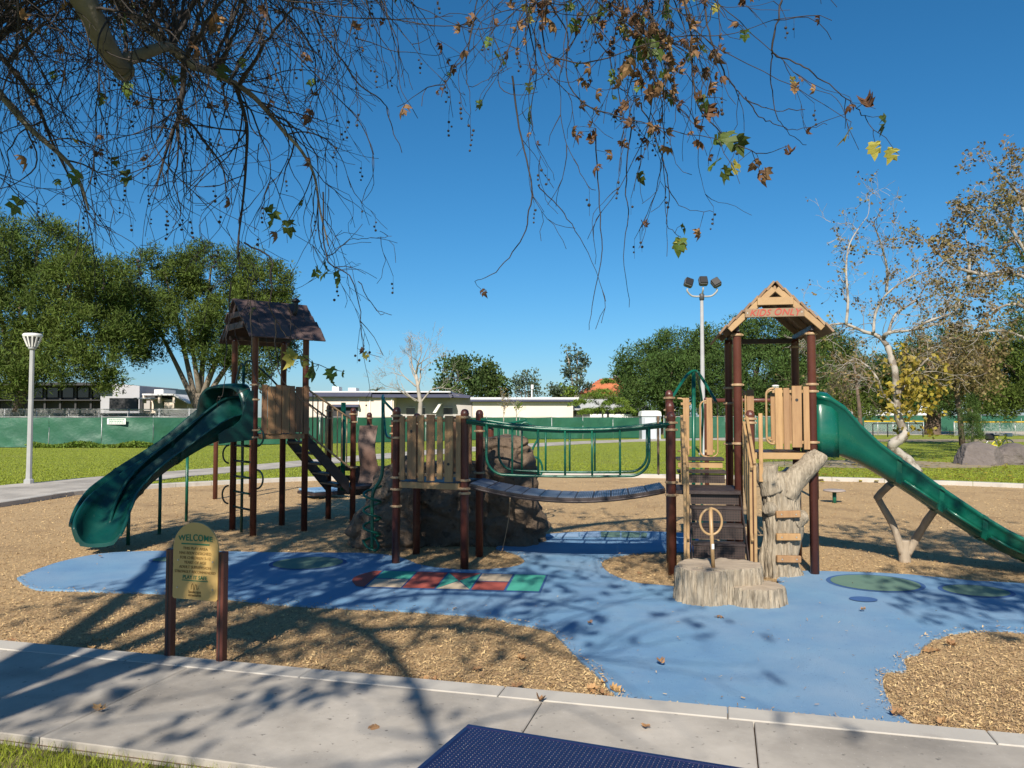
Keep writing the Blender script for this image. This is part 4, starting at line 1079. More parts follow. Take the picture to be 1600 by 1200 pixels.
sw2 = thing('balance_frame', 'pair of brown posts with low bar behind the left tower', 'balance bar', G(362, 779))
post(sw2, G(336, 780), 2.1, (), r=.055, bolt=False); post(sw2, G(392, 776), 2.1, (), r=.055, bolt=False)
MB().tube([V2(G(336, 780), 2.0), V2(G(392, 776), 2.0)], .025, 8).build('bar', M['brown_post'], sw2)
bt = thing('transfer_tile', 'low blue ribbed bench plate on dark frame behind the left tower', 'low bench', G(512, 772))
bc = G(505, 771, .1); MB().box(bc + UPZ * .10, (.9, .9, .05), RL, .01).build('plate', M['rubber'], bt); MB().box(bc + UPZ * .03, (.95, .95, .07), RL, .01).build('frame', M['deck'], bt)

# ------------------------------------------------------------------ welcome sign
sg0, sg1 = G(265, 1034), G(346, 1043)
ws = thing('welcome_sign', 'gold round-topped WELCOME sign between two brown posts beside the path', 'sign', (sg0 + sg1) / 2)
sx_ = (sg1 - sg0).normalized(); sn = V3((sx_.y, -sx_.x, 0)); RS = Matrix((sx_, -sn, UPZ)).transposed()
pw = (sg1 - sg0).length
for g in (sg0, sg1):
    o = MB().box(V2(g, .43), (.058, .07, .98), RS, .006).build('post', M['brown_post'], ws)
    MB().box(V2(g, .43) + sn * .036 , (.012, .004, .94), RS).build('groove_strip', M['deck'], o)
zc0, zt_ = .53, 1.15
hwid = .216; cz = zt_ - hwid * .98; mid = (sg0 + sg1) / 2 + sn * .045 + sx_ * .02
pf = [(-hwid + .015, zc0), (hwid - .015, zc0), (hwid, zc0 + .015)] + [(hwid * math.cos(a), cz + hwid * .98 * math.sin(a)) for a in [PI * k / 28 for k in range(29)]] + [(-hwid, zc0 + .015)]
board = MB().prism([V2(mid, z) + sx_ * x for x, z in pf], -sn * .016).build('sign_board', M['gold'], ws)
def line(body, z, size, m='sign_ink', bold=0.0, warp=None, ws_=1.0, space=1.0, x=0.0, shear=0.0):
    return text_mesh('lettering', body, size, M[m], board, V2(mid, z) + sn * .0025 + sx_ * x, sx_, UPZ, .003, bold, shear, warp, 'CENTER', space, ws_)
line('WELCOME', 1.022, .068, 'sign_green', .0012, lambda x, y: (x + .0 * y, (y + .02) * (1.12 - .22 * (x / .125) ** 2) - .02 ), .95, 1.08)
MB().box(V2(mid, .975) + sn * .002, (.27, .004, .010), RS).build('underline', M['sign_green'], board)
for i, (t, s) in enumerate((('THIS PLAY AREA', .036), ('HAS BEEN DESIGNED', .036), ('FOR CHILDREN 5-12', .036), ('YEARS OF AGE', .036), ('ADULT SUPERVISION', .036), ('STRONGLY RECOMMENDED', .034))):
    line(t, .938 - i * .0375, s * .9, 'sign_ink', -.0002, None, .98, 1.03)
line('PLAY IT SAFE', .706, .042, 'sign_green', .0003, None, .95, 1.03)
MB().box(V2(mid, .682) + sn * .002, (.25, .004, .006), RS).build('underline', M['sign_green'], board)
sq = [(-.035, .612), (-.03, .645), (-.022, .658), (-.014, .645), (-.012, .615), (-.004, .612), (.004, .645), (.012, .652), (.018, .635), (.02, .614), (.03, .616), (.036, .628)]
MB().tube(smooth_line([V2(mid, z) + sx_ * x + sn * .003 for x, z in sq], 5), .0022, 5).build('squiggle_emblem', M['sign_ink'], board)
line('landscape', .592, .032, 'sign_ink', .0006, None, .95); line('structures', .566, .032, 'sign_ink', .0006, None, .95)
for x, z in ((-.17, .62), (.17, .62), (-.165, .84), (.168, .84)): MB().lathe(V2(mid, z) + sx_ * x + sn * .001, [(.008, 0), (.006, .005)], 8, axis=sn).build('bolt', M['boltm'], board)

# ------------------------------------------------------------------ picnic table in front
tb0 = G(730, 1130, .75); tdx = (G(1190, 1203, .75) - tb0).normalized(); tdy = V3((-tdx.y, tdx.x, 0))
pt = thing('picnic_table', 'dark blue perforated metal picnic table at the bottom edge', 'picnic table', V2(tb0 + tdx * .9 - tdy * .38))
RT = Matrix((tdx, tdy, UPZ)).transposed()
Lx, Ly, pit = 1.86, .76, .0172
nx, ny = int((Lx - .07) / pit), int((Ly - .07) / pit)
Vl = []; Fl = []
ang = [PI / 8 + k * PI / 4 for k in range(8)]; hr = pit * .31
cell = [(math.cos(a) * hr, math.sin(a) * hr) for a in ang]
sqr = [(.5, .2), (.2, .5), (-.2, .5), (-.5, .2), (-.5, -.2), (-.2, -.5), (.2, -.5), (.5, -.2)]
corner = [(.5, .5), (-.5, .5), (-.5, -.5), (.5, -.5)]
base_v = np.array([(x, y, 0) for x, y in cell] + [(x, y, -.004) for x, y in cell] + [(x * pit, y * pit, 0) for x, y in sqr] + [(x * pit, y * pit, 0) for x, y in corner])
bf = []
for k in range(8):
    bf.append((k, 16 + k, 16 + (k + 1) % 8, (k + 1) % 8)); bf.append((k, (k + 1) % 8, 8 + (k + 1) % 8, 8 + k))
for k, (a, b) in enumerate(((0, 1), (2, 3), (4, 5), (6, 7))): bf.append((16 + a, 24 + k, 16 + b, 16 + b))
bf = np.array(bf)
ii, jj = np.meshgrid(np.arange(nx), np.arange(ny), indexing='ij'); ii = ii.ravel(); jj = jj.ravel()
cx = .035 + (ii + .5) * pit; cyv = .035 + (jj + .5) * pit
nV = len(base_v); loc3 = np.zeros((len(ii), nV, 3)); loc3[:, :, 0] = base_v[None, :, 0] + cx[:, None]; loc3[:, :, 1] = base_v[None, :, 1] + cyv[:, None]; loc3[:, :, 2] = base_v[None, :, 2]
lv = loc3.reshape(-1, 3); wv = np.array(tb0)[None, :] + lv[:, 0:1] * np.array(tdx)[None, :] - lv[:, 1:2] * np.array(tdy)[None, :] + lv[:, 2:3] * np.array([[0, 0, 1.0]])
allf = (bf[None, :, :] + (np.arange(len(ii)) * nV)[:, None, None]).reshape(-1, 4)
quads = allf[allf[:, 2] != allf[:, 3]]; tris = allf[allf[:, 2] == allf[:, 3]][:, :3]
tri2 = np.concatenate([quads[:, [0, 1, 2]], quads[:, [0, 2, 3]], tris])
tt = np_mesh('perforated_top', wv, tri2, M['tabletop'], pt, loc=V2(tb0 + tdx * .9 - tdy * .38, .75))
def tp_(x, y, z): return tb0 + tdx * x - tdy * y + UPZ * (z - .75)
fr = MB()
for a, b in (((0, 0), (Lx, 0)), ((0, Ly), (Lx, Ly))): fr.bar(tp_(a[0] + 0, a[1] + (.0175 if a[1] == 0 else -.0175), .738), tp_(b[0], b[1] + (.0175 if a[1] == 0 else -.0175), .738), .035, .026, UPZ, .009)
for x in (.0175, Lx - .0175): fr.bar(tp_(x, .036, .738), tp_(x, Ly - .036, .738), .035, .026, UPZ, .009)
fr.build('edge_frame', M['tabletop'], pt)
MB().bar(tp_(.05, Ly / 2, .728), tp_(Lx - .05, Ly / 2, .728), .10, .014, UPZ).build('centre_rib', M['tabletop'], pt)
for x in (.35, Lx - .35):
    lg = MB().tube(smooth_line([tp_(x, .16, .72), tp_(x, .18, .4), tp_(x, .05, .06), tp_(x, -.1, .06)], 5), .024, 8).tube(smooth_line([tp_(x, Ly - .16, .72), tp_(x, Ly - .18, .4), tp_(x, Ly - .05, .06), tp_(x, Ly + .1, .06)], 5), .024, 8).bar(tp_(x, .1, .72), tp_(x, Ly - .1, .72), .04, .02, UPZ)
    lg.bar(tp_(x, -.15, .42), tp_(x, Ly + .15, .42), .04, .03, UPZ); lg.build('leg_frame', M['galv'], pt)
for y in (-.17 - .12, Ly + .17 - .12 + .12 - .0):
    MB().box(tp_(Lx / 2, y + .02, .44), (Lx, .22, .03), RT, .01).build('bench_seat', M['tabletop'], pt)
# ================================================================== FENCES
def fence_line(par, line, h, name, bay=3.0, seed=1, wrinkle=.05, sag_=.03, posts=True, pipe='galv'):
    """a windscreen fence: each bay's sheet a piece, each post a piece, a top pipe per run"""
    pts = []
    for a, b in zip(line[:-1], line[1:]):
        n = max(1, round((b - a).length / bay)); pts += [a.lerp(b, k / n) for k in range(n)]
    pts.append(line[-1]); r = random.Random(seed)
    for i, (a, b) in enumerate(zip(pts[:-1], pts[1:])):
        d = (b - a); nrm = V3((d.y, -d.x, 0)).normalized(); rows = []; lo = r.uniform(-.06, .04); sg = r.uniform(.3, 1) * sag_; ph = r.uniform(0, 9)
        for k in range(15):
            t = k / 14; row = []
            for j in range(9):
                s = j / 8; z = .02 + lo * (1 - s) * math.sin(PI * t) + s * (h - .05 - sg * math.sin(PI * t))
                p = a.lerp(b, t) + nrm * (wrinkle * (noise.noise(V3((i * 3.1 + t * 2.2, s * 1.5 + ph, seed))) + .7 * noise.noise(V3((i * 7 + t * 5 + s * 4, s * 2 - t * 3, ph)))) + .02)
                row.append(V3((p.x, p.y, z)))
            rows.append(row)
        MB().grid(rows, True).build('screen_panel', M['screen'], par)
        MB().tube([V2(a, h) + d * .01, V2(b, h) - d * .01], .022, 6).build('top_pipe', M[pipe], par)
    if posts:
        for p in pts: MB().tube([V2(p, -.1), V2(p, h + .10)], .03, 6).build('fence_post', M[pipe], par)
def gp(px, Y): return V3(((px - 800) / FPX * Y * 1.0, Y, 0))
f1 = thing('screened_fence', 'green windscreen fence with silver top pipe at left and centre', 'fence', gp(400, 58))
fence_line(f1, [gp(-520, 50), gp(-180, 51), gp(240, 54), gp(500, 60), gp(760, 70), gp(1003, 76)], 2.02, 'fence', 3.3, 3, .10)
f2 = thing('screened_fence', 'green windscreen fence behind the right tower and light pole', 'fence', gp(1200, 76))
fence_line(f2, [gp(1037, 76), gp(1180, 77), gp(1318, 76)], 2.08, 'fence', 3.4, 5, .08)
# notice on the left fence
ns_ = thing('fence_notice', 'small white printed notice tied to the left green fence', 'notice', P(182, 662, 53.4))
nc_ = P(182, 658.4, 53.4)
nbd = MB().box(nc_, (1.26, .02, .40), None, .0).build('notice_board', M['white'], ns_)
for k, z in enumerate((.11, 0, -.11)):
    rr = random.Random(k)
    x = -.5
    while x < .48:
        w = rr.uniform(.04, .11); MB().box(nc_ + V3((x + w / 2, -.0125, z)), (w, .003, .06 if k else .075)).build('print_mark', M['sign_green'], nbd); x += w + .028
# chain link fence behind it
M['link'] = bpy.data.materials.new('chain_link'); M['link'].use_nodes = True
def _link():
    nt = M['link'].node_tree; N = nt.nodes; L = nt.links; b = N['Principled BSDF']; b.inputs['Base Color'].default_value = (.42, .43, .43, 1); b.inputs['Roughness'].default_value = .5
    g = N.new('ShaderNodeNewGeometry'); sx = N.new('ShaderNodeSeparateXYZ'); L.new(g.outputs['Position'], sx.inputs[0]); outs = []
    for op in ('ADD', 'SUBTRACT'):
        a = N.new('ShaderNodeMath'); a.operation = op; L.new(sx.outputs['X'], a.inputs[0]); L.new(sx.outputs['Z'], a.inputs[1])
        m_ = N.new('ShaderNodeMath'); m_.operation = 'MULTIPLY'; m_.inputs[1].default_value = 9.0; L.new(a.outputs[0], m_.inputs[0])
        f = N.new('ShaderNodeMath'); f.operation = 'FRACT'; L.new(m_.outputs[0], f.inputs[0])
        l = N.new('ShaderNodeMath'); l.operation = 'LESS_THAN'; l.inputs[1].default_value = .15; L.new(f.outputs[0], l.inputs[0]); outs.append(l)
    mx = N.new('ShaderNodeMath'); mx.operation = 'MAXIMUM'; L.new(outs[0].outputs[0], mx.inputs[0]); L.new(outs[1].outputs[0], mx.inputs[1])
    tr = N.new('ShaderNodeBsdfTransparent'); ms = N.new('ShaderNodeMixShader'); L.new(mx.outputs[0], ms.inputs[0]); L.new(tr.outputs[0], ms.inputs[1]); L.new(b.outputs[0], ms.inputs[2])
    L.new(ms.outputs[0], N['Material Output'].inputs['Surface'])
_link()
f3 = thing('chain_link_fence', 'grey chain link fence standing behind the left green fence', 'fence', gp(150, 61))
cp = [gp(x, 61) for x in (-90, -40, 8, 58, 108, 155, 202, 249, 296, 343, 390)]
for a, b in zip(cp[:-1], cp[1:]):
    MB().add([V2(a, .1), V2(b, .1), V2(b, 2.62), V2(a, 2.62)], [(0, 1, 2, 3)]).build('mesh_panel', M['link'], f3)
    MB().tube([V2(a, 2.62), V2(b, 2.62)], .03, 6).build('top_pipe', M['galv'], f3)
for p in cp: MB().tube([V2(p, -.1), V2(p, 2.68)], .045, 6).build('fence_post', M['galv'], f3)
M['hedge_dark'] = pmat('dark_screen', (.012, .022, .016), (.02, .03, .022), .8, .8)
b0 = thing('dark_screen_wall', 'dark screened enclosure behind the chain link fence', 'screen wall', gp(60, 66))
for k in range(7): MB().box(gp(-60 + k * 52 + 26, 66) + UPZ * 1.2, (2.72, .05, 2.3)).build('screen_panel', M['hedge_dark'], b0)

# ball field on the right
M['yellow'] = pmat('yellow_tube', (.65, .42, .02), None, 3, .5)
dg_ = thing('dugout', 'dark green screened dugout box at the right end of the fence', 'dugout', gp(1332, 74))
dgb = gp(1332, 75)
for sx in (-1, 1): MB().box(dgb + V3((sx * 1.0, 1.2, .95)), (.06, 2.6, 2.1)).build('side_screen', M['screen'], dg_)
MB().box(dgb + V3((0, 0, 1.0)), (1.92, .05, 1.9)).build('front_screen', M['screen'], dg_); MB().tube([dgb + V3((-.1, -.08, -.1)), dgb + V3((-.1, -.08, 2.6))], .06, 8).build('post', M['galv'], dg_)
def yfence(name, label, pxs, Y, h, top, bay):
    t = thing(name, label, 'fence', gp(sum(pxs) / 2, Y))
    n = round((pxs[1] - pxs[0]) / bay)
    ps = [gp(pxs[0] + (pxs[1] - pxs[0]) * k / n, Y) for k in range(n + 1)]
    for a, b in zip(ps[:-1], ps[1:]):
        MB().tube([V2(a, h), V2(b, h)], .07, 6).build('top_tube', M[top], t)
        MB().add([V2(a, .05), V2(b, .05), V2(b, h), V2(a, h)], [(0, 1, 2, 3)]).build('mesh_panel', M['link'], t)
    for p in ps: MB().tube([V2(p, 0), V2(p, h)], .05, 6).build('fence_post', M['galv'], t)
yfence('ball_field_fence', 'low fence with yellow top tube at the far right', (1490, 1680), 84, 1.5, 'yellow', 24)
yfence('ball_field_fence', 'low fence with yellow top tube seen left of the sycamore trunk', (1347, 1442), 86, 1.55, 'yellow', 24)
hb = thing('black_rail', 'black pipe rail in front of the ball field', 'rail', gp(1410, 80))
for x in (1363, 1386, 1417, 1441): MB().tube([V2(gp(x, 80)), V2(gp(x, 80), 1.35)], .06, 6).build('rail_post', M['black'], hb)
for a, b in ((1363, 1386), (1386, 1417), (1417, 1441)): MB().tube([V2(gp(a, 80), 1.35), V2(gp(b, 80), 1.35)], .05, 6).build('rail', M['black'], hb)
f4 = thing('screened_fence', 'distant green windscreen fence beyond the ball field at right', 'fence', gp(1470, 112))
fence_line(f4, [gp(1345, 112), gp(1720, 112)], 2.3, 'fence', 6.0, 8, .05)
tents = []
for i, (x, w, lab) in enumerate(((1323, 3.6, 'white arched storage tent nearest the dugout beyond the ball field'), (1380, 9.0, 'long white arched storage tent left of the sycamore trunk'), (1415, 5.0, 'white arched storage tent just right of the longest tent'))):
    t = thing('storage_tent', lab, 'tent', gp(x, 120)); c = gp(x, 120)
    rows = [[c + V3((sx * w / 2, -1.6 * math.cos(a), 2.0 + 1.9 * math.sin(a))) for a in [PI * k / 10 for k in range(11)]] for sx in (-1, 1)]
    MB().grid(rows, True).build('canopy', M['white'], t)
    for sx in (-1, 1): MB().prism([p for p in rows[0 if sx < 0 else 1]], V3((.03 * sx, 0, 0))).build('end_wall', M['white'], t)
    MB().box(c + V3((0, 0, 1.0)), (w, 3.2, 2.0)).build('wall', M['white'], t)

# ================================================================== BUILDINGS
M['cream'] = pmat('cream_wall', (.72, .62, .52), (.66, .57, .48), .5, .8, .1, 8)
M['cream_sh'] = pmat('cream_wall_shade', (.42, .40, .38), (.36, .34, .33), .5, .8)  # duller copy of the cream wall with shade put into its colour
M['fascia'] = pmat('purple_fascia', (.045, .05, .10), (.038, .042, .085), 1, .6)
M['roofgrey'] = pmat('grey_roof', (.40, .41, .41), (.34, .35, .35), .6, .85, .2, 5)
M['roofwhite'] = pmat('white_roof', (.62, .62, .62), (.55, .55, .55), .6, .8)
M['glass'] = pmat('dark_glass', (.02, .025, .03), None, 1, .12)
M['tile'] = pmat('red_tile', (.42, .13, .055), (.33, .09, .04), 1.2, .8, .4, 6, objrand=.2)
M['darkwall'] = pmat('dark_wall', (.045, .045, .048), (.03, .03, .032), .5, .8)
M['timber'] = pmat('shaded_timber', (.045, .045, .048), (.03, .03, .033), .6, .8)  # darkened so its colour carries the shade on the hall front
def BX(par, name, px0, px1, py0, py1, Y, depth, m, sub=None):
    """a box whose front face stands at depth Y and spans these photo coordinates"""
    a = P(px0, py0, Y); b = P(px1, py1, Y); z0 = min(a.z, b.z); z1 = max(a.z, b.z)
    return MB().box(((a.x + b.x) / 2, Y + depth / 2, (z0 + z1) / 2), (abs(b.x - a.x), depth, z1 - z0)).build(name, M[m], par)
# long classroom block in the centre
cb = thing('school_building', 'long low cream building with purple fascia behind the centre fence', 'building', gp(640, 90))
w1 = BX(cb, 'wall', 480, 615, 617, 665, 92, 12, 'cream')
BX(cb, 'roof_fascia', 476, 580, 613.5, 619.5, 91.2, 13.6, 'fascia'); BX(cb, 'roof_fascia', 581, 706, 616, 621, 91.5, 13, 'fascia')
rf_ = BX(cb, 'roof_slab', 478, 704, 611, 613.2, 92, 12, 'roofwhite')
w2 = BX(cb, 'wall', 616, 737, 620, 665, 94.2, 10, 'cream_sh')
MB().prism([P(668, 616, 93), P(672, 619, 93), P(733, 622, 93), P(735, 618, 93), P(700, 612.5, 93)], (0, 8, 0)).build('gable_fascia', M['fascia'], cb)
for a, b in ((635, 648), (653, 664), (693, 707)):
    w = BX(cb, 'window', a, b, 637, 647, 94.12, .1, 'glass'); BX(cb, 'window_frame', a - .7, b + .7, 636.2, 637, 94.05, .12, 'white')
for x in (560, 578, 596, 612): BX(cb, 'pilaster', x - .5, x + .5, 622, 660, 91.86, .14, 'white')
BX(cb, 'wall_panel', 520, 558, 634, 662, 91.8, .2, 'darkwall'); BX(cb, 'awning', 519, 560, 632, 636, 91.2, .8, 'fascia')
MB().prism([P(676, 645, 92.6), P(686, 630, 92.6), P(690, 630, 92.6), P(681, 645, 92.6)], (0, 1, 0)).build('stair_rail', M['white'], cb)
for x0, x1, y0 in ((519, 529, 604), (544, 556, 606)):
    u = BX(rf_, 'roof_unit', x0, x1, y0, 612, 94, 2, 'white'); 
w3 = BX(cb, 'wall', 738, 895.5, 628, 665, 90, 12, 'cream')
BX(cb, 'roof_fascia', 735, 896, 624.6, 627.2, 89.3, 13, 'fascia'); BX(cb, 'roof_slab', 735, 905, 620.8, 624.2, 90, 12, 'roofwhite')
# grey roofed block right of it
gb = thing('classroom_block', 'low block with grey hipped roof left of the portable toilet', 'building', gp(955, 92))
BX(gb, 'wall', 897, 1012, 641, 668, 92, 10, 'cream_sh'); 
MB().prism([P(893, 640.5, 91), P(1018, 640.5, 91), P(1001, 624, 94), P(893, 624, 94)], (0, .4, 0)).add([P(893, 624, 94), P(1001, 624, 94), P(1018, 640.5, 101), P(893, 640.5, 101)], [(0, 1, 2, 3)]).build('roof', M['roofgrey'], gb)
BX(gb, 'eave_shade_strip', 899, 1010, 641.5, 650, 91.7, .3, 'darkwall')  # solid dark strip standing in for the shade under the roof edge
for x0, x1 in ((922, 948), (952, 990)): BX(gb, 'low_wall', x0, x1, 647, 653, 91.2, .3, 'white')
# tile roofed house
th_ = thing('tiled_house', 'house with red tiled roof and chimney behind the trees', 'house', gp(945, 130))
BX(th_, 'wall', 905, 985, 614, 650, 130, 10, 'cream')
rfh = MB().prism([P(903, 614, 129), P(988, 614, 129), P(975, 591, 134), P(938, 593, 134)], (0, .5, 0)).build('roof', M['tile'], th_)
for k in range(11):
    t = k / 10.5; a = P(903, 613.6, 128.7).lerp(P(938, 592.6, 133.7), t); b = P(988, 613.6, 128.7).lerp(P(975, 590.6, 133.7), t)
    MB().bar(a, b, .5, .12, V3((0, -.6, 1)), 0).build('tile_course', M['tile'], rfh)
BX(rfh, 'chimney', 959, 968, 587, 600, 134.5, 1.2, 'cream')
# left hall, its front's shade put into the dark wall and timber colours
lh = thing('school_hall', 'dark flat roofed hall with shaded front behind the left pines', 'building', gp(60, 80))
BX(lh, 'wall', -60, 158, 625, 664, 82, 14, 'darkwall'); BX(lh, 'upper_band', -60, 157, 602, 625, 81.6, 14.5, 'timber'); BX(lh, 'roof_slab', -60, 160, 597.5, 602, 79.5, 18, 'darkwall')
for k in range(9):
    x = -50 + k * 24; BX(lh, 'window', x + 2, x + 20, 606, 621, 81.45, .2, 'glass')
    BX(lh, 'mullion', x - 1, x + 1, 602, 640, 81.3, .25, 'timber')
BX(lh, 'ledge', -60, 157, 624.4, 626, 80.9, .8, 'timber')
sb = thing('white_block', 'plain white block at the right end of the dark hall', 'building', gp(188, 82))
MB().prism([P(157, 597.5, 81), P(218, 603, 81), P(218, 662, 81), P(157, 662, 81)], (0, 14, 0)).build('wall', pmat('white_wall', (.40, .40, .43), (.36, .36, .39), .4, .8), sb)
BX(sb, 'vent', 191, 193, 609, 614, 80.9, .12, 'darkwall'); BX(sb, 'yard_screen', 171, 214, 622, 642, 78, .3, 'timber')
kb = thing('kiosk_building', 'small white pavilion with flat overhanging roof right of the white block', 'pavilion', gp(250, 80))
BX(kb, 'wall', 219, 292, 622, 664, 82, 6, 'cream'); BX(kb, 'roof_slab', 209, 236, 621.3, 623.2, 78, 5, 'roofwhite'); BX(kb, 'roof_slab', 222, 272, 615, 617.6, 79, 8, 'roofwhite')
BX(kb, 'roof_house', 241, 255, 608.5, 615, 82, 3, 'white')
MB().prism([P(271, 615, 79), P(294, 629, 79), P(294, 631, 79), P(271, 618, 79)], (0, 7, 0)).build('ramp_roof', M['roofwhite'], kb)
for x in (223, 247, 270): BX(kb, 'pier', x, x + 3, 617.6, 630, 79.3, .4, 'cream')
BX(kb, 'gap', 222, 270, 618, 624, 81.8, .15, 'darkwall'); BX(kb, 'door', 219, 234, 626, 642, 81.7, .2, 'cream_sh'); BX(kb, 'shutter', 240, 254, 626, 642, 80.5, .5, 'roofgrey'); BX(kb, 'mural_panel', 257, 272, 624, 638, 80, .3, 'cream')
# portable toilet
ptl_ = thing('portable_toilet', 'grey portable toilet with white roof at the end of the fence', 'toilet', gp(1017, 72))
bx_ = P(1018, 660, 71.5)
cab = MB().box((bx_.x, 72.4, 1.02), (1.72, 1.6, 2.2), None, .03).build('cabin', pmat('toilet_grey', (.36, .39, .42), (.33, .36, .39), 1, .5), ptl_)
MB().box((bx_.x, 72.4, -.05), (1.8, 1.75, .14)).build('skid', M['white'], ptl_)
MB().prism([V3((bx_.x - .92, 71.5, 2.12)), V3((bx_.x + .92, 71.5, 2.12)), V3((bx_.x + .86, 71.5, 2.5)), V3((bx_.x + .6, 71.5, 2.6)), V3((bx_.x - .6, 71.5, 2.6)), V3((bx_.x - .86, 71.5, 2.5))], (0, 1.8, 0)).build('roof', M['white'], ptl_)
MB().box((bx_.x - .1, 71.57, 1.0), (.95, .05, 1.9)).build('door', pmat('toilet_door', (.46, .5, .53), None, 1, .5), ptl_)
for k in range(4): MB().box((bx_.x + .62, 71.575, 1.75 + k * .09), (.34, .03, .05)).build('vent_slot', M['timber'], ptl_)

# ================================================================== LAMPS
def park_lamp(p, label, h=4.55):
    t = thing('park_lamp', label, 'lamp post', p, 'park lamps'); x, y = p[0], p[1]
    MB().lathe((x, y, 0), [(.14, -.05), (.14, .12), (.09, .16), (.08, .5), (.066, h - .45)], 8, smooth=False).build('pole', M['lampmetal'], t)
    MB().lathe((x, y, 0), [(.10, h - .50), (.12, h - .44), (.10, h - .40)], 16).build('collar', M['lampmetal'], t)
    hd = MB().lathe((x, y, 0), [(.105, h - .42), (.15, h - .36), (.22, h - .12), (.225, h - .10)], 16).build('lantern', M['floodgrey'], t)
    MB().lathe((x, y, 0), [(.245, h - .13), (.27, h - .10), (.27, h - .05), (.24, h - .02), (.1, h)], 24).build('cap', M['white'], t)
    for k in range(12):
        a = 2 * PI * k / 12; c, s = math.cos(a), math.sin(a)
        MB().bar((x + c * .13, y + s * .13, h - .42), (x + c * .25, y + s * .25, h - .12), .045, .02, (c, s, 0), .004).build('rib', M['white'], hd)
park_lamp(G(45, 756), 'grey park lamp with ribbed lantern beside the left path')
park_lamp(gp(1212, 62), 'distant park lamp whose white cap shows above the right slats')
fl = thing('floodlight_pole', 'tall white pole with three floodlights behind the bridge', 'floodlight', G(1099, 711))
fb = G(1099, 711); ft = P(1104, 466, fb.y); fz = ft.z
MB().lathe((fb.x, fb.y, 0), [(.26, -.05), (.26, .1), (.135, .15), (.085, fz)], 14).build('pole', M['lampmetal'], fl)
tpx = V3((fb.x, fb.y, fz))
MB().lathe(tpx, [(.13, -.1), (.14, .2), (.1, .25)], 12).build('bracket', M['floodgrey'], fl)
for sgn, tilt in ((-1, .35), (0, 0), (1, -.5)):
    e = tpx + V3((sgn * .78, -.1 if sgn else -.3, .5 if sgn else .55))
    MB().tube(smooth_line([tpx + UPZ * .1, tpx + V3((sgn * .5, 0, .12)), e - UPZ * .15, e], 5), .05, 8).build('arm', M['lampmetal'], fl)
    R = Matrix.Rotation(tilt, 3, 'Y') @ Matrix.Rotation(-.5, 3, 'X')
    o = MB().box(e + V3((sgn * -.05, -.05, .30)), (.46, .34, .5), R, .07).build('flood_head', M['floodgrey'], fl)
    MB().box(e + V3((sgn * -.05, -.05, .30)) + R @ V3((0, -.165, 0)), (.4, .05, .43), R, .02).build('lens', M['black'], o)

# ================================================================== BOULDERS AND BICYCLE
def boulder(c, sx, sy, sz, seed, label):
    bm = bmesh.new(); bmesh.ops.create_icosphere(bm, subdivisions=5, radius=1)
    r = random.Random(seed); pl = [V3((r.uniform(-1, 1), r.uniform(-1, 1), r.uniform(-.2, 1))).normalized() for _ in range(13)]
    for v in bm.verts:
        d = v.co.normalized(); k = min([1.0] + [(.74 + .12 * (i % 3)) / max(1e-3, d.dot(p)) for i, p in enumerate(pl) if d.dot(p) > .05])
        k *= 1 + .05 * noise.noise(d * 3 + V3((seed, 0, 0))) + .02 * noise.noise(d * 9)
        v.co = V3((d.x * k * sx, d.y * k * sy, max(-.3, d.z * k) * sz))
    me = bpy.data.meshes.new('boulder'); bm.to_mesh(me); bm.free(); me.materials.append(M['boulder'])
    tag(link('boulder', me, c), label, 'boulder', 'boulders on the lawn')
b1 = G(1552, 727); boulder(b1 + V3((0, .9, .18)), 1.15, .9, .78, 4, 'grey wedge-shaped boulder left of the other, on the lawn')
b2 = G(1606, 727); boulder(b2 + V3((.15, 1.0, .18)), .95, .9, .72, 9, 'brownish rounded boulder cut by the right edge of the photo')
bk = thing('bicycle', 'yellow bicycle with black rear bag behind the boulders', 'bicycle', G(1563, 704))
bo = V2(G(1563, 704)); wr = .33
M['byellow'] = pmat('bike_yellow', (.72, .62, .02), None, 4, .35)
M['tyre'] = pmat('tyre', (.06, .06, .06), None, 4, .8)
wa, wb = bo + V3((-.52, 0, wr)), bo + V3((.52, 0.05, wr))
for c in (wa, wb):
    w = MB().tube([c + V3((wr * math.cos(a), 0, wr * math.sin(a))) for a in [k * 2 * PI / 28 for k in range(29)]], .028, 6, cap=False).build('wheel', M['galv'], bk)
    MB().tube([c + V3(((wr + .02) * math.cos(a), 0, (wr + .02) * math.sin(a))) for a in [k * 2 * PI / 28 for k in range(29)]], .022, 6, cap=False).build('tyre', M['tyre'], w)
    sp_m = MB()
    for k in range(10): a = 2 * PI * k / 10; sp_m.tube([c, c + V3((wr * math.cos(a), 0, wr * math.sin(a)))], .005, 4)
    sp_m.build('spokes', M['galv'], w)
seat_t = bo + V3((-.2, 0, .85)); crank = bo + V3((-.05, 0, .3)); head = bo + V3((.34, 0, .82))
fm = MB()
for a, b in ((seat_t, crank), (crank, head), (crank, wa), (seat_t - UPZ * .15, wa), (seat_t - UPZ * .35, head - UPZ * .1), (head, wb), (head, head + V3((-.04, 0, .14)))): fm.tube([a, b], .032, 8)
fm.build('frame', M['byellow'], bk)
MB().box(seat_t + UPZ * .06, (.26, .14, .07), None, .02).build('saddle', M['black'], bk); MB().tube([head + V3((-.1, -.25, .2)), head + V3((-.02, -.1, .16)), head + V3((-.02, .1, .16)), head + V3((-.1, .25, .2))], .016, 6).build('handlebar', M['galv'], bk)
MB().box(bo + V3((-.62, 0, .82)), (.55, .3, .42), None, .1).build('bag', M['black'], bk); MB().box(head + V3((.18, 0, .12)), (.34, .3, .22), None, .03).build('basket', M['galv'], bk)
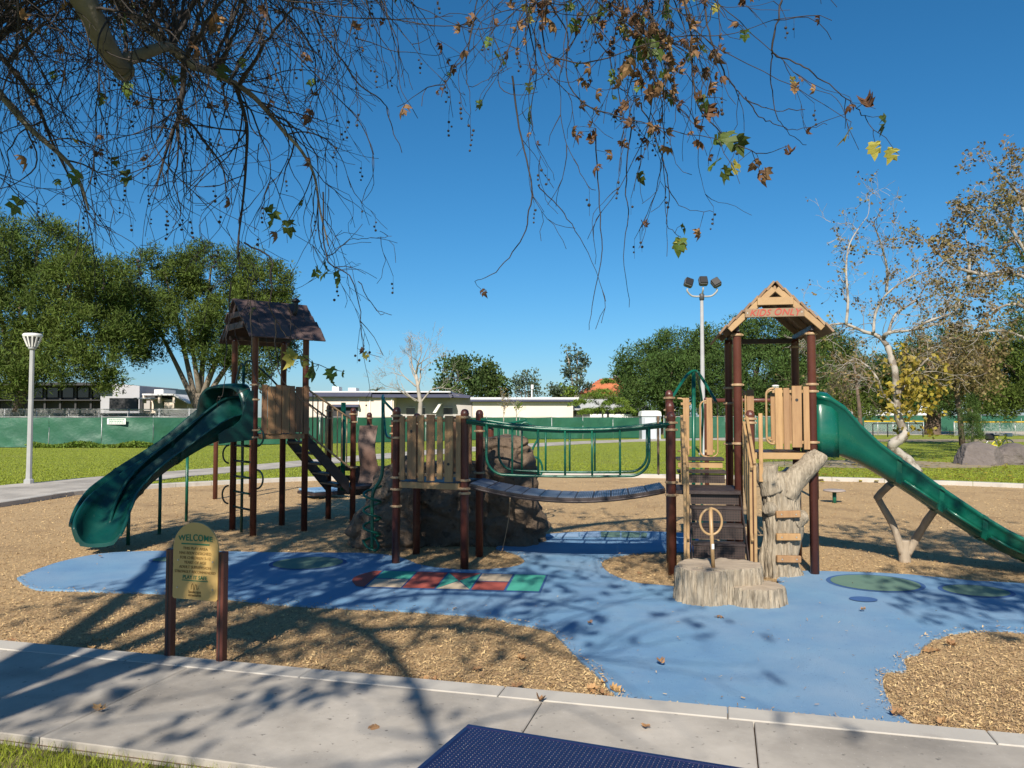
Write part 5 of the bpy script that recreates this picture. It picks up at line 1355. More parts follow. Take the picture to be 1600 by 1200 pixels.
for dz in (-.12, .12): MB().box(crank + V3((dz * .5, dz, dz)), (.1, .07, .03)).build('pedal', M['black'], bk)

# ================================================================== TREES
def leaf_cloud(C, R, n, lw, ll, up=.3, out=.7, flat=.0):
    """n leaf faces round each centre C (k,3) with radius R (k,)"""
    k = len(C); N = k * n
    d = rng.standard_normal((N, 3)); d /= np.linalg.norm(d, axis=1)[:, None]
    rad = rng.random(N) ** .45
    cen = np.repeat(C, n, 0) + d * (rad * np.repeat(R, n))[:, None]
    ax = d * out + rng.standard_normal((N, 3)) * .5; ax[:, 2] += up; ax /= np.linalg.norm(ax, axis=1)[:, None]
    sd_ = np.cross(ax, rng.standard_normal((N, 3))); sd_ /= np.linalg.norm(sd_, axis=1)[:, None] + 1e-9
    L = ll * (.6 + .8 * rng.random(N)); W = lw * (.6 + .8 * rng.random(N))
    V = np.empty((N, 4, 3))
    V[:, 0] = cen - ax * (L / 2)[:, None]; V[:, 1] = cen + sd_ * (W / 2)[:, None]; V[:, 2] = cen + ax * (L / 2)[:, None]; V[:, 3] = cen - sd_ * (W / 2)[:, None]
    return V.reshape(-1, 3), np.arange(N * 4).reshape(-1, 4)
def crown_points(blobs, per, r0, hollow=.55):
    """clump centres spread through the outer part of each lobe; blob: (x, y, z, rx, ry, rz)"""
    out = []
    for (x, y, z, rx, ry, rz) in blobs:
        m = int(per * (rx * rz) ** .8)
        d = rng.standard_normal((m, 3)); d /= np.linalg.norm(d, axis=1)[:, None]
        rad = hollow + (1 - hollow) * rng.random(m) ** .7
        nz = np.array([1 + .28 * noise.noise(V3(q) * 2.3 + V3((x, y, z))) for q in d])
        out.append(np.stack([x + d[:, 0] * rx * rad * nz, y + d[:, 1] * ry * rad * nz, z + d[:, 2] * rz * rad * nz], 1))
    return np.concatenate(out)
def bez(a, b, c, n=8): return [a * (1 - t) ** 2 + b * 2 * t * (1 - t) + c * t * t for t in [i / n for i in range(n + 1)]]
def big_tree(name, label, base, blobs, mat, bark='pinebark', trunk_r=.45, per=26, n=46, r0=.62, lw=.12, ll=.42, group=None, forks=None, hollow=.55, trunk_h=None, up=.3):
    t = thing(name, label, 'tree', base, group); base = V3(base)
    top = max(b[2] for b in blobs); cx = sum(b[0] for b in blobs) / len(blobs); cy = sum(b[1] for b in blobs) / len(blobs)
    fh = trunk_h or top * .35
    mid = V3((base.x + (cx - base.x) * .25, base.y + (cy - base.y) * .25, fh))
    MB().tube([base - UPZ * .2, base + UPZ * .2, base.lerp(mid, .5) + V3((.05, 0, 0)), mid], [trunk_r * 1.35, trunk_r * 1.1, trunk_r * .9, trunk_r * .75], 10).build('trunk', M[bark], t)
    for i, b in enumerate(blobs[:7]):
        e = V3(b[:3]); st = base.lerp(mid, .55 + .45 * ((i * 37) % 10) / 10)
        pts = bez(st, st.lerp(e, .5) + UPZ * .12 * (e - st).length, e + UPZ * b[5] * .3)
        MB().tube(pts, [trunk_r * .5 * (1 - .8 * k / 8) + .02 for k in range(9)], 6).build('limb', M[bark], t)
    C = crown_points(blobs, per, r0, hollow); R = r0 * (.55 + .7 * rng.random(len(C)))
    V, F = leaf_cloud(C, R, n, lw, ll, up)
    np_mesh('crown', V, F, M[mat], t, 'stuff')
    return t
def B(px, py, Y, rpx, rpy, dy=None):
    p = P(px, py, Y); k = Y / FPX; return (p.x, p.y, p.z, rpx * k, dy or (rpx + rpy) / 2 * k, rpy * k)

# two big stone pines on the left
big_tree('pine_tree', 'large dark pine at the far left edge with hanging lower boughs', gp(20, 62),
         [B(-20, 420, 60, 90, 70), B(60, 395, 60, 80, 55), B(120, 440, 58, 75, 55), B(30, 490, 58, 85, 45), B(135, 510, 57, 62, 42), B(-30, 540, 56, 60, 45), B(165, 455, 60, 48, 48), B(100, 565, 55, 44, 34), B(155, 572, 56, 40, 36), B(15, 588, 54, 60, 30), B(195, 535, 58, 26, 32), B(60, 540, 57, 60, 40), B(190, 500, 60, 36, 40)],
         'pine', trunk_r=.55, per=20, n=80, lw=.075, ll=.36, r0=.85, group='stone pines')
big_tree('pine_tree', 'large round pine with forked pale trunk behind the left tower', gp(306, 66),
         [B(255, 435, 66, 70, 50), B(330, 425, 67, 80, 42), B(400, 440, 66, 62, 45), B(225, 490, 65, 45, 45), B(290, 500, 64, 70, 45), B(370, 500, 65, 70, 48), B(425, 495, 66, 40, 45), B(230, 545, 65, 28, 24), B(330, 548, 64, 50, 28), B(400, 560, 65, 40, 40), B(440, 540, 67, 22, 30)],
         'pine', trunk_r=.5, per=20, n=80, lw=.075, ll=.36, r0=.85, group='stone pines', trunk_h=4.0, bark='greybark')
# bushy pines behind the right tower
big_tree('pine_tree', 'rounded dark green pine right of the tiled house', gp(1040, 92),
         [B(1010, 572, 92, 44, 36), B(1060, 545, 92, 48, 32), B(1090, 580, 90, 45, 42), B(1020, 620, 90, 56, 32), B(1080, 625, 89, 56, 34), B(985, 590, 92, 24, 34), B(1050, 590, 88, 50, 40)],
         'pine2', trunk_r=.6, per=13, n=85, lw=.11, ll=.42, r0=1.2, group='stone pines', hollow=.55)
big_tree('pine_tree', 'broad dense pine directly behind the right tower', gp(1170, 88),
         [B(1140, 535, 88, 52, 34), B(1195, 530, 88, 52, 32), B(1120, 590, 86, 48, 48), B(1180, 590, 86, 62, 48), B(1235, 555, 88, 46, 44), B(1150, 632, 85, 56, 32), B(1220, 625, 86, 56, 36), B(1250, 600, 86, 45, 40)],
         'pine2', trunk_r=.6, per=13, n=85, lw=.11, ll=.42, r0=1.2, group='stone pines', hollow=.55)
big_tree('pine_tree', 'dense pine between right tower and slanting white trunk', gp(1300, 92),
         [B(1270, 550, 92, 46, 40), B(1302, 550, 93, 36, 38), B(1280, 610, 90, 54, 44), B(1325, 595, 92, 40, 44), B(1355, 605, 95, 48, 42), B(1310, 635, 90, 50, 28)],
         'pine', trunk_r=.55, per=13, n=85, lw=.11, ll=.42, r0=1.15, group='stone pines', hollow=.55)
big_tree('pine_tree', 'broad pine with thick dark trunk right of the white trunk', gp(1455, 92),
         [B(1420, 575, 92, 60, 46), B(1480, 560, 93, 56, 48), B(1530, 560, 94, 52, 46), B(1450, 615, 90, 50, 30), B(1390, 605, 94, 42, 40), B(1510, 615, 92, 56, 36), B(1560, 600, 94, 50, 50)],
         'pine2', trunk_r=.85, per=13, n=85, lw=.11, ll=.42, r0=1.15, group='stone pines', trunk_h=4.5, hollow=.55)
big_tree('pine_tree', 'tall loose pine filling the far right edge above the boulders', gp(1640, 84),
         [B(1570, 575, 84, 50, 45), B(1610, 540, 84, 50, 60), B(1560, 625, 83, 45, 22), B(1620, 620, 83, 50, 28)],
         'pine', trunk_r=.6, per=12, n=80, lw=.10, ll=.42, r0=1.15, group='stone pines', hollow=.55)
# broadleaved trees in the centre distance
big_tree('round_tree', 'left one of two round dark trees above the long building', gp(715, 118), [B(708, 585, 118, 26, 24), B(735, 580, 119, 22, 20), B(720, 608, 117, 36, 18)], 'broad', per=7, n=50, lw=.3, ll=.5, r0=1.4, trunk_r=.4, group='far trees', hollow=.6)
big_tree('round_tree', 'right one of two round dark trees above the long building', gp(770, 120), [B(762, 585, 120, 20, 20), B(778, 605, 120, 20, 18), B(758, 608, 119, 22, 16)], 'broad', per=7, n=50, lw=.3, ll=.5, r0=1.4, trunk_r=.4, group='far trees', hollow=.6)
big_tree('thin_tree', 'thin greyish tree beside a white pole above the cream wall', gp(824, 125), [B(818, 592, 125, 14, 14), B(836, 597, 126, 12, 16), B(808, 602, 125, 10, 16), B(826, 612, 125, 20, 8)], 'grey_leaf', per=5, n=34, lw=.25, ll=.45, r0=1.3, trunk_r=.22, group='far trees', hollow=.3)
big_tree('eucalyptus_tree', 'tall airy eucalyptus left of the red tiled roof', gp(901, 125), [B(903, 552, 125, 14, 10), B(888, 565, 125, 10, 18), B(912, 568, 126, 12, 16), B(900, 585, 125, 20, 14), B(903, 605, 124, 22, 12), B(884, 548, 125, 4, 6)], 'grey_leaf', per=5, n=30, lw=.25, ll=.5, r0=1.1, trunk_r=.3, group='far trees', hollow=.2, bark='palebark')
for px, w, lab in ((865, 18, 'low hazy hedge tree right of the white pole'), (885, 14, 'yellowish bush below the eucalyptus'), (1330, 20, 'low bush at the foot of the dense pine')):
    big_tree('bush', lab, gp(px, 122), [B(px, 612, 122, w, 9), B(px + w * .6, 616, 122, w * .8, 8)], 'bright_leaf' if px == 885 else 'grey_leaf', per=7, n=40, lw=.3, ll=.5, r0=1.0, trunk_r=.15, group='far trees', hollow=.4)
wp = thing('white_mast', 'white pole with box head in front of the thin greyish tree', 'mast', gp(831, 110)); MB().tube([V2(gp(831, 110)), P(831, 604, 110)], .09, 6).build('pole', M['white'], wp); MB().box(P(831.5, 604.5, 110), (.34, .34, .6)).build('head', M['white'], wp)
# bright green feathery tree behind the fence, with arching fronds
ft_ = thing('feathery_tree', 'bright green feathery tree behind the fence below the tiled roof', 'tree', gp(940, 80))
MB().tube([V2(gp(942, 80)), P(941, 630, 80)], [.12, .08], 8).build('trunk', M['palebark'], ft_)
Cs = []
for (px, py, spread) in ((915, 628, 1.6), (932, 618, 1.6), (945, 612, 2.0), (955, 630, 1.6), (940, 640, 2.0), (920, 642, 1.4), (965, 625, 1.6), (972, 640, 1.3), (948, 595, .9)):
    c = P(px, py, 80 + rng.normal(0, .8))
    for k in range(9):
        a = rng.random() * 6.28; L = spread * (.6 + .6 * rng.random())
        for s in np.linspace(.15, 1, 9): Cs.append((c.x + math.cos(a) * L * s, c.y + math.sin(a) * L * s, c.z + .35 * L * (s - 1.5 * s * s)))
Vf, Ff = leaf_cloud(np.array(Cs), np.full(len(Cs), .22), 8, .07, .34, 0)
np_mesh('crown', Vf, Ff, M['bright_leaf'], ft_, 'stuff')
# palm tops far off
for px, py, lab in ((588, 612, 'tiny far palm top above the roof left of the bare tree'), (192, 597, 'small far palm top above the white block')):
    pmn = thing('palm_tree', lab, 'palm', gp(px, 140), 'far palms'); c = P(px, py, 140); MB().tube([V2(gp(px, 140)), c], [.25, .2], 6).build('trunk', M['pinebark'], pmn)
    for k in range(13):
        a = k * 2.4; e = V3((math.cos(a) * 1.5, math.sin(a) * 1.5, .5 - .9 * ((k * 7) % 5) / 5)); mb = MB(); sdv = V3((-math.sin(a), math.cos(a), 0)) * .16
        pts = bez(c, c + e * .5 + UPZ * .7, c + e + UPZ * .2, 5)
        mb.grid([[p - sdv * (1 - i / 5.5), p + UPZ * .06, p + sdv * (1 - i / 5.5)] for i, p in enumerate(pts)], True).build('frond', M['grey_leaf'], pmn)

# recursive bare branching
def grow(mb, p, d, L, r, lev, R, bend=.25, upb=.1, split=(2, 3), spread=.6, shrink=.72, tips=None, minr=.006, seg=4, n=5, rshrink=.62):
    pts = [p]; rs = [r]; q = p; dd = d.normalized()
    for k in range(seg):
        dd = (dd + V3((R.gauss(0, bend), R.gauss(0, bend), R.gauss(0, bend) + upb)) * .5).normalized()
        q = q + dd * (L / seg); pts.append(q); rs.append(max(minr, r * (1 - .35 * (k + 1) / seg)))
    mb.tube(pts, rs, max(3, n if r > .03 else 3), cap=False)
    if lev == 0:
        if tips is not None: tips.append(q)
        return
    if tips is not None and lev <= 2: tips.append(pts[2])
    for k in range(R.randint(*split)):
        a = R.uniform(0, 6.28); o = dd.orthogonal().normalized(); o.rotate(Matrix.Rotation(a, 3, dd))
        nd = (dd + o * R.uniform(spread * .5, spread * 1.3)).normalized(); st = pts[-1] if k == 0 else pts[R.randint(2, seg)]
        grow(mb, st, nd, L * shrink * R.uniform(.75, 1.2), max(minr, rs[-1] * rshrink * R.uniform(.8, 1.2)), lev - 1, R, bend, upb, split, spread, shrink, tips, minr, seg, n, rshrink)
# bare pale tree in the centre
bt_ = thing('bare_tree', 'leafless pale tree in front of the long building', 'tree', gp(656, 78))
tb_ = V2(gp(657, 78)); R = random.Random(21)
trunk_pts = [tb_, P(656, 650, 78), P(657, 630, 78), P(653, 605, 78), P(650, 585, 78)]
MB().tube(trunk_pts, [.34, .26, .22, .17, .13], 8).build('trunk', M['palebark'], bt_)
mbb = MB()
for (st, ex_) in ((trunk_pts[2], (620, 590)), (trunk_pts[2], (690, 590)), (trunk_pts[3], (630, 560)), (trunk_pts[3], (672, 555)), (trunk_pts[4], (650, 545)), (trunk_pts[4], (640, 555)), (trunk_pts[3], (615, 600)), (trunk_pts[4], (668, 550)), (trunk_pts[2], (612, 612))):
    e = P(ex_[0], ex_[1], 78 + R.uniform(-2, 2)); grow(mbb, st, e - st, (e - st).length * .62, .10, 5, R, .35, .10, (2, 3), .62, .70, None, .010, 4, 5)
mbb.build('branches', M['palebark'], bt_, 'stuff', recalc=False)
# saplings by the fence
for px, lab in ((787, 'thin leafless sapling with stakes in front of the centre fence'), (807, 'small sapling with a tuft of green leaves at the centre fence')):
    s_ = thing('sapling', lab, 'sapling', gp(px, 64), 'saplings at the fence'); b = V2(gp(px, 64)); MB().tube([b, P(px, 640, 64)], [.05, .03], 6).build('trunk', M['palebark'], s_)
    tips = []; mb = MB(); R = random.Random(px)
    for k in range(6): grow(mb, P(px, 655 - k * 4, 64), V3((R.uniform(-1, 1), R.uniform(-1, 1), 1.6)), .7, .02, 2, R, .3, .2, (2, 3), .6, .7, tips, .008, 3, 4)
    mb.build('branches', M['palebark'], s_, 'stuff', recalc=False)
    C = np.array([tuple(t) for t in tips]) if px == 787 else np.array([tuple(P(809 + a, 634 + b_, 64)) for a, b_ in ((0, 0), (3, 2), (-3, 3), (1, -3), (4, -1))])
    V, F = leaf_cloud(C, np.full(len(C), .18 if px == 787 else .25), 3 if px == 787 else 22, .10, .14, 0)
    np_mesh('leaves', V, F, M['tip_leaf' if px == 787 else 'bright_leaf'], s_, 'stuff')
    for dx in (-.35, .35): MB().tube([b + V3((dx, 0, 0)), b + V3((dx, 0, 1.5))], .03, 6).build('stake', M['palebark'], s_)

# leaning white sycamore on the right lawn
sy_ = thing('sycamore_tree', 'leaning white-barked sycamore with zigzag trunk on the right lawn', 'tree', G(1428, 736))
Ys = 29.3
tp_s = [(1432, 740), (1420, 722), (1404, 708), (1394, 700), (1398, 691), (1411, 683), (1412, 674), (1405, 655), (1402, 638), (1401, 620), (1400, 600), (1398, 580), (1393, 560), (1386, 540)]
trs = [.24, .20, .18, .18, .19, .18, .155, .15, .145, .14, .13, .12, .11, .10]
pts = smooth_line([P(a, b, Ys + .1 * math.sin(i)) for i, (a, b) in enumerate(tp_s)], 4)
rsx = np.interp(np.linspace(0, len(trs) - 1, len(pts)), range(len(trs)), trs)
mb = MB().tube(pts, list(rsx), 14)
for v in mb.v: v += V3((noise.noise(v * 4), noise.noise(v * 4 + V3((3, 0, 0))), 0)) * .05
mb.build('trunk', M['whitebark'], sy_)
R = random.Random(5); tips = []; mbl = MB()
limbs = [[(1386, 540), (1372, 525), (1350, 518), (1320, 506), (1295, 508)], [(1386, 540), (1380, 530), (1388, 520), (1425, 516), (1455, 510)], [(1365, 520), (1368, 490), (1385, 460), (1420, 435), (1460, 420)], [(1322, 507), (1325, 470), (1322, 420), (1328, 380), (1350, 345)], [(1385, 455), (1386, 420), (1376, 380), (1365, 350)], [(1402, 638), (1380, 615), (1370, 590), (1350, 568), (1322, 555)], [(1425, 516), (1455, 500), (1490, 488), (1500, 470)], [(1388, 520), (1400, 490), (1430, 470), (1450, 440)], [(1401, 620), (1425, 590), (1450, 560), (1470, 560)]]
for L in limbs:
    q = smooth_line([P(a, b, Ys + R.uniform(-.5, .5) * (i > 0)) for i, (a, b) in enumerate(L)], 4)
    r0 = .10 if L[0][1] in (540,) else .06
    MB().tube(q, [r0 * (1 - .75 * i / (len(q) - 1)) for i in range(len(q))], 8).build('limb', M['whitebark'], sy_)
    for i in range(2, len(q), 2):
        grow(mbl, q[i], (q[i] - q[i - 1]).normalized() * .6 + V3((R.uniform(-.8, .8), R.uniform(-.9, .9), R.uniform(-.5, .8))), R.uniform(.5, 1.0), .018, 3, R, .45, -.02, (2, 3), .7, .75, tips, .006, 4, 4)
mbl.build('twigs', M['palebark'], sy_, 'stuff', recalc=False)
C = np.array([tuple(t) for t in tips]); C = C[rng.random(len(C)) < .42]
V, F = leaf_cloud(C, np.full(len(C), .16), 3, .085, .12, -.3)
np_mesh('leaves', V, F, M['tip_leaf'], sy_, 'stuff')
C = np.array([tuple(P(px, py, Ys + rng.normal(0, .5))) for px, py in zip(rng.normal(1424, 26, 130), rng.normal(610, 30, 130))])
V, F = leaf_cloud(C, np.full(len(C), .22), 5, .15, .19, -.4)
np_mesh('yellow_leaves', V, F, M['yellow_leaf'], sy_, 'stuff')
C = np.array([tuple(P(px, py, Ys + 3 + rng.normal(0, 1))) for px, py in zip(rng.normal(1490, 36, 150), rng.normal(560, 38, 150))])

# second sycamore, rooted beyond the right edge, with reddish hanging twigs
s2 = thing('sycamore_tree', 'sparse sycamore reaching in from the right edge with pale limbs', 'tree', gp(1690, 34))
MB().tube([V2(gp(1690, 34)), P(1680, 640, 34), P(1660, 560, 34), P(1640, 450, 34)], [.45, .38, .33, .24], 12).build('trunk', M['whitebark'], s2)
R = random.Random(15); tips = []; mbl = MB()
limbs = [[(1655, 540), (1620, 450), (1575, 425), (1540, 430), (1510, 440), (1480, 470)], [(1640, 450), (1600, 390), (1560, 330), (1535, 325), (1500, 330)], [(1640, 450), (1610, 340), (1580, 290), (1548, 262)], [(1660, 560), (1600, 480), (1550, 485), (1525, 500)], [(1512, 440), (1515, 400), (1508, 370)], [(1660, 560), (1580, 520), (1530, 520), (1490, 535), (1450, 545)], [(1640, 400), (1600, 330), (1590, 300), (1570, 280)], [(1540, 430), (1500, 420), (1470, 400), (1440, 370)]]
for L in limbs:
    q = smooth_line([P(a, b, 33 + R.uniform(-1.2, 1.2) * (i > 0)) for i, (a, b) in enumerate(L)], 4)
    MB().tube(q, [.085 * (1 - .8 * i / (len(q) - 1)) for i in range(len(q))], 8).build('limb', M['whitebark'], s2)
    for i in range(3, len(q), 1):
        grow(mbl, q[i], (q[i] - q[i - 1]).normalized() * .5 + V3((R.uniform(-.9, .9), R.uniform(-.9, .9), R.uniform(-.7, .8))), R.uniform(.4, .85), .016, 3, R, .45, -.03, (2, 3), .7, .75, tips, .007, 4, 4)
mbl.build('twigs', M['palebark'], s2, 'stuff', recalc=False)
C = np.array([tuple(t) for t in tips]); C = C[rng.random(len(C)) < .75]
V, F = leaf_cloud(C, np.full(len(C), .2), 4, .10, .15, -.3); np_mesh('leaves', V, F, M['tip_leaf'], s2, 'stuff')
# pine bough tree at the right edge, nearer
big_tree('pine_tree', 'dark pine boughs cut by the right edge in front of sparse sycamore', gp(1700, 40), [B(1580, 375, 40, 30, 18), B(1600, 340, 40, 30, 14), B(1610, 420, 40, 36, 24), B(1590, 470, 40, 22, 22), B(1640, 370, 40, 50, 40), B(1660, 460, 40, 50, 50)], 'pine2', trunk_r=.35, per=14, n=36, lw=.05, ll=.34, r0=.55, group='stone pines', trunk_h=7, hollow=.3)
# russet tree: hanging brown-leaved twigs behind the white trunk
ru = thing('russet_tree', 'bare tree with hanging russet twigs in front of the thick dark trunk', 'tree', gp(1490, 56))
MB().tube([V2(gp(1502, 56)), P(1500, 650, 56), P(1490, 580, 56), P(1485, 545, 56)], [.22, .18, .13, .08], 8).build('trunk', M['pinebark'], ru)
R = random.Random(33); tips = []; mbl = MB()
for k in range(46):
    st = P(R.uniform(1440, 1545), R.uniform(512, 560), 56 + R.uniform(-2.5, 2.5)); grow(mbl, st, V3((R.uniform(-.8, .8), R.uniform(-.6, .6), R.uniform(-1, .2))), R.uniform(.9, 1.7), .022, 3, R, .4, -.22, (2, 3), .6, .8, tips, .010, 4, 4)
mbl.build('twigs', M['tip_leaf'], ru, 'stuff', recalc=False)
C = np.array([tuple(t) for t in tips]); V, F = leaf_cloud(C, np.full(len(C), .3), 4, .17, .22, -.4); np_mesh('leaves', V, F, M['tip_leaf'], ru, 'stuff')
# brush of pale twigs left of the white trunk
ru2 = thing('russet_tree', 'tangle of pale hanging twigs with few leaves behind the green slide', 'tree', gp(1330, 60))
MB().tube([V2(gp(1345, 60)), P(1343, 640, 60), P(1335, 570, 60)], [.2, .15, .08], 8).build('trunk', M['pinebark'], ru2)
R = random.Random(44); tips = []; mbl = MB()
for k in range(20):
    st = P(R.uniform(1270, 1400), R.uniform(530, 600), 60 + R.uniform(-2, 2)); grow(mbl, st, V3((R.uniform(-1, 1), R.uniform(-.6, .6), R.uniform(-1, .3))), R.uniform(.9, 1.8), .022, 3, R, .4, -.2, (2, 3), .6, .8, tips, .010, 4, 4)
mbl.build('twigs', M['pinebark'], ru2, 'stuff', recalc=False)
C = np.array([tuple(t) for t in tips]); C = C[rng.random(len(C)) < .4]; V, F = leaf_cloud(C, np.full(len(C), .25), 3, .15, .2, -.4); np_mesh('leaves', V, F, M['tip_leaf'], ru2, 'stuff')
# young pine by the boulders
yp = thing('young_pine', 'small young pine with pale stem left of the boulders', 'tree', G(1520, 706))
yb = V2(G(1520, 706)); MB().tube([yb, P(1519, 640, yb.y)], [.10, .04], 8).build('trunk', M['palebark'], yp)
cl = []
for k in range(90):
    t = rng.random(); py = 690 - 72 * t; w = 24 * (1 - t) ** .7 + 3; px = 1519 + w * rng.normal(0, .5); cl.append(tuple(P(px, py, yb.y + rng.normal(0, .5 * w / 24))))
V, F = leaf_cloud(np.array(cl), np.full(len(cl), .26), 46, .022, .26, .5); np_mesh('crown', V, F, M['pine2'], yp, 'stuff')
# weeds at the foot of the left fence
wx = rng.uniform(-32, -24, 2600); C = np.stack([wx, 52.4 + rng.normal(0, .15, 2600), .05 + .14 * rng.random(2600) * (1 + np.sin(wx * 1.7)) ], 1)
V, F = leaf_cloud(C, np.full(len(C), .12), 5, .10, .16, .5); np_mesh('fence_weeds', V, F, M['bright_leaf'], lawn, 'stuff')
# ================================================================== THE PLANE TREE OVERHEAD
ot = thing('plane_tree', 'large plane tree rooted behind the camera whose bare drooping branches hang overhead', 'tree', (-5.0, -1.6, 0))
R = random.Random(2)
def rv(a=1.0): return V3((R.gauss(0, a), R.gauss(0, a), R.gauss(0, a)))
TB = V3((-5.0, -1.6, 0))
mb = MB().tube(smooth_line([TB - UPZ * .1, TB + UPZ * .3, TB + V3((.05, .03, 1.6)), TB + V3((.0, .05, 3.2)), TB + V3((.05, .1, 4.4))], 6), list(np.interp(np.linspace(0, 1, 25), [0, .08, .4, .8, 1], [.48, .36, .31, .29, .30])), 20)
for v in mb.v: v += V3((noise.noise(v * 2.5), noise.noise(v * 2.5 + V3((4, 0, 0))), 0)) * .05
mb.build('trunk', M['bark'], ot)
T4 = TB + V3((.03, .08, 4.2))
LIMBS = {
 'a': ([T4, V3((-4.5, .6, 5.3)), P(85, -140, 4.5), P(118, -30, 4.75), P(150, 40, 4.95), P(176, 84, 5.1), P(193, 104, 5.2)], .11, .056),
 'b': ([P(188, 92, 5.2), P(215, 84, 5.25), P(240, 76, 5.3), P(262, 72, 5.4), P(283, 85, 5.45), P(303, 103, 5.5), P(330, 112, 5.6), P(350, 122, 5.65), P(375, 134, 5.7), P(400, 152, 5.8), P(425, 180, 5.9), P(445, 206, 6.0), P(470, 235, 6.1), P(490, 275, 6.2), P(500, 330, 6.25), P(512, 385, 6.3)], .046, .006),
 'c': ([P(288, 92, 5.45), P(287, 130, 5.5), P(281, 160, 5.5), P(278, 185, 5.5), P(270, 205, 5.5), P(262, 235, 5.5), P(247, 288, 5.5)], .024, .007),
 'd': ([P(368, 128, 5.7), P(378, 160, 5.7), P(386, 200, 5.7), P(384, 250, 5.75), P(382, 310, 5.8), P(372, 380, 5.8), P(375, 420, 5.8)], .018, .005),
 'e': ([P(280, 182, 5.5), P(300, 195, 5.4), P(322, 225, 5.4), P(345, 260, 5.4), P(352, 300, 5.4)], .013, .004),
 'f': ([T4, V3((-3.4, .8, 6.2)), V3((-2.0, 3.2, 6.9)), V3((-.6, 4.8, 7.0)), V3((.5, 5.8, 6.8)), V3((1.3, 6.6, 6.5)), V3((2.0, 7.2, 6.1))], .2, .04),
 'g': ([T4, V3((-5.3, 1.2, 6.1)), V3((-5.4, 4.0, 6.9)), V3((-5.1, 6.8, 7.2)), V3((-4.8, 8.8, 7.0)), V3((-4.2, 10.2, 6.6))], .19, .04),
 'h': ([T4, V3((-2.8, -4.8, 6.0)), V3((0, -6.4, 6.6)), V3((3.0, -5.8, 6.9)), V3((4.5, -2.8, 7.0)), V3((4.9, .2, 6.9)), V3((5.8, 2.2, 6.5))], .19, .035),
 'i': ([T4, V3((-4.4, -.95, 5.5)), V3((-3.95, -.8, 6.2)), V3((-3.2, -1.6, 6.5)), V3((-2.55, -3.0, 6.5)), V3((-2.1, -4.2, 6.3))], .12, .03),
 'j': ([T4, V3((-5.7, -.5, 5.9)), V3((-6.8, 1.8, 6.8)), V3((-7.8, 4.4, 7.1)), V3((-8.2, 6.6, 6.8))], .16, .03),
 'k': ([V3((-2.0, 3.2, 6.9)), V3((-2.4, 4.8, 6.6)), V3((-2.5, 6.2, 6.5)), V3((-2.2, 7.6, 6.2))], .08, .02),
 'l': ([P(-120, 80, 5.6), P(-40, 60, 5.6), P(20, 110, 5.7), P(60, 170, 5.8), P(80, 215, 5.8), P(110, 280, 5.9)], .03, .006),
 'm': ([V3((-5.4, 4.0, 6.9)), P(-160, -60, 5.3), P(-40, 95, 5.5), P(40, 190, 5.6), P(110, 260, 5.7), P(140, 330, 5.8)], .05, .007),
 'n': ([V3((4.7, .4, 6.9)), V3((5.3, 1.9, 6.9)), V3((5.6, 3.4, 6.8))], .06, .015),
 'o': ([V3((-3.2, -1.6, 6.5)), V3((-2.2, -1.85, 6.7)), V3((-1.2, -2.5, 6.5))], .07, .02),
 'p': ([V3((-3.95, -.8, 6.2)), V3((-3.0, -.4, 6.6)), V3((-1.8, -.55, 6.7)), V3((-.9, -1.0, 6.5))], .06, .02),
 'q': ([V3((-3.4, .8, 6.2)), V3((-3.6, 2.8, 6.2)), V3((-3.2, 5.0, 6.2)), V3((-3.0, 6.4, 6.3))], .08, .02),
}
LP = {}
for k, (pts, r0, r1) in LIMBS.items():
    q = smooth_line(pts, 7); m = len(q)
    rs = [r0 + (r1 - r0) * (i / (m - 1)) ** .8 for i in range(m)]
    q = [p + V3((noise.noise(p * 2.2), noise.noise(p * 2.2 + V3((9, 0, 0))), noise.noise(p * 2.2 + V3((0, 9, 0))))) * min(.05, .6 * rs[i] + .01) for i, p in enumerate(q)]
    mb = MB().tube(q, rs, 12 if r0 > .04 else 8)
    if k == 'a': mb.lathe(q[-1] - (q[-1] - q[-2]) * .5, [(.075, 0), (.07, .03), (.045, .06), (.01, .075)], 12, axis=(q[-1] - q[-2]))
    mb.build('limb', M['bark'] if r0 > .03 else M['twig'], ot)
    LP[k] = list(zip(q, rs))

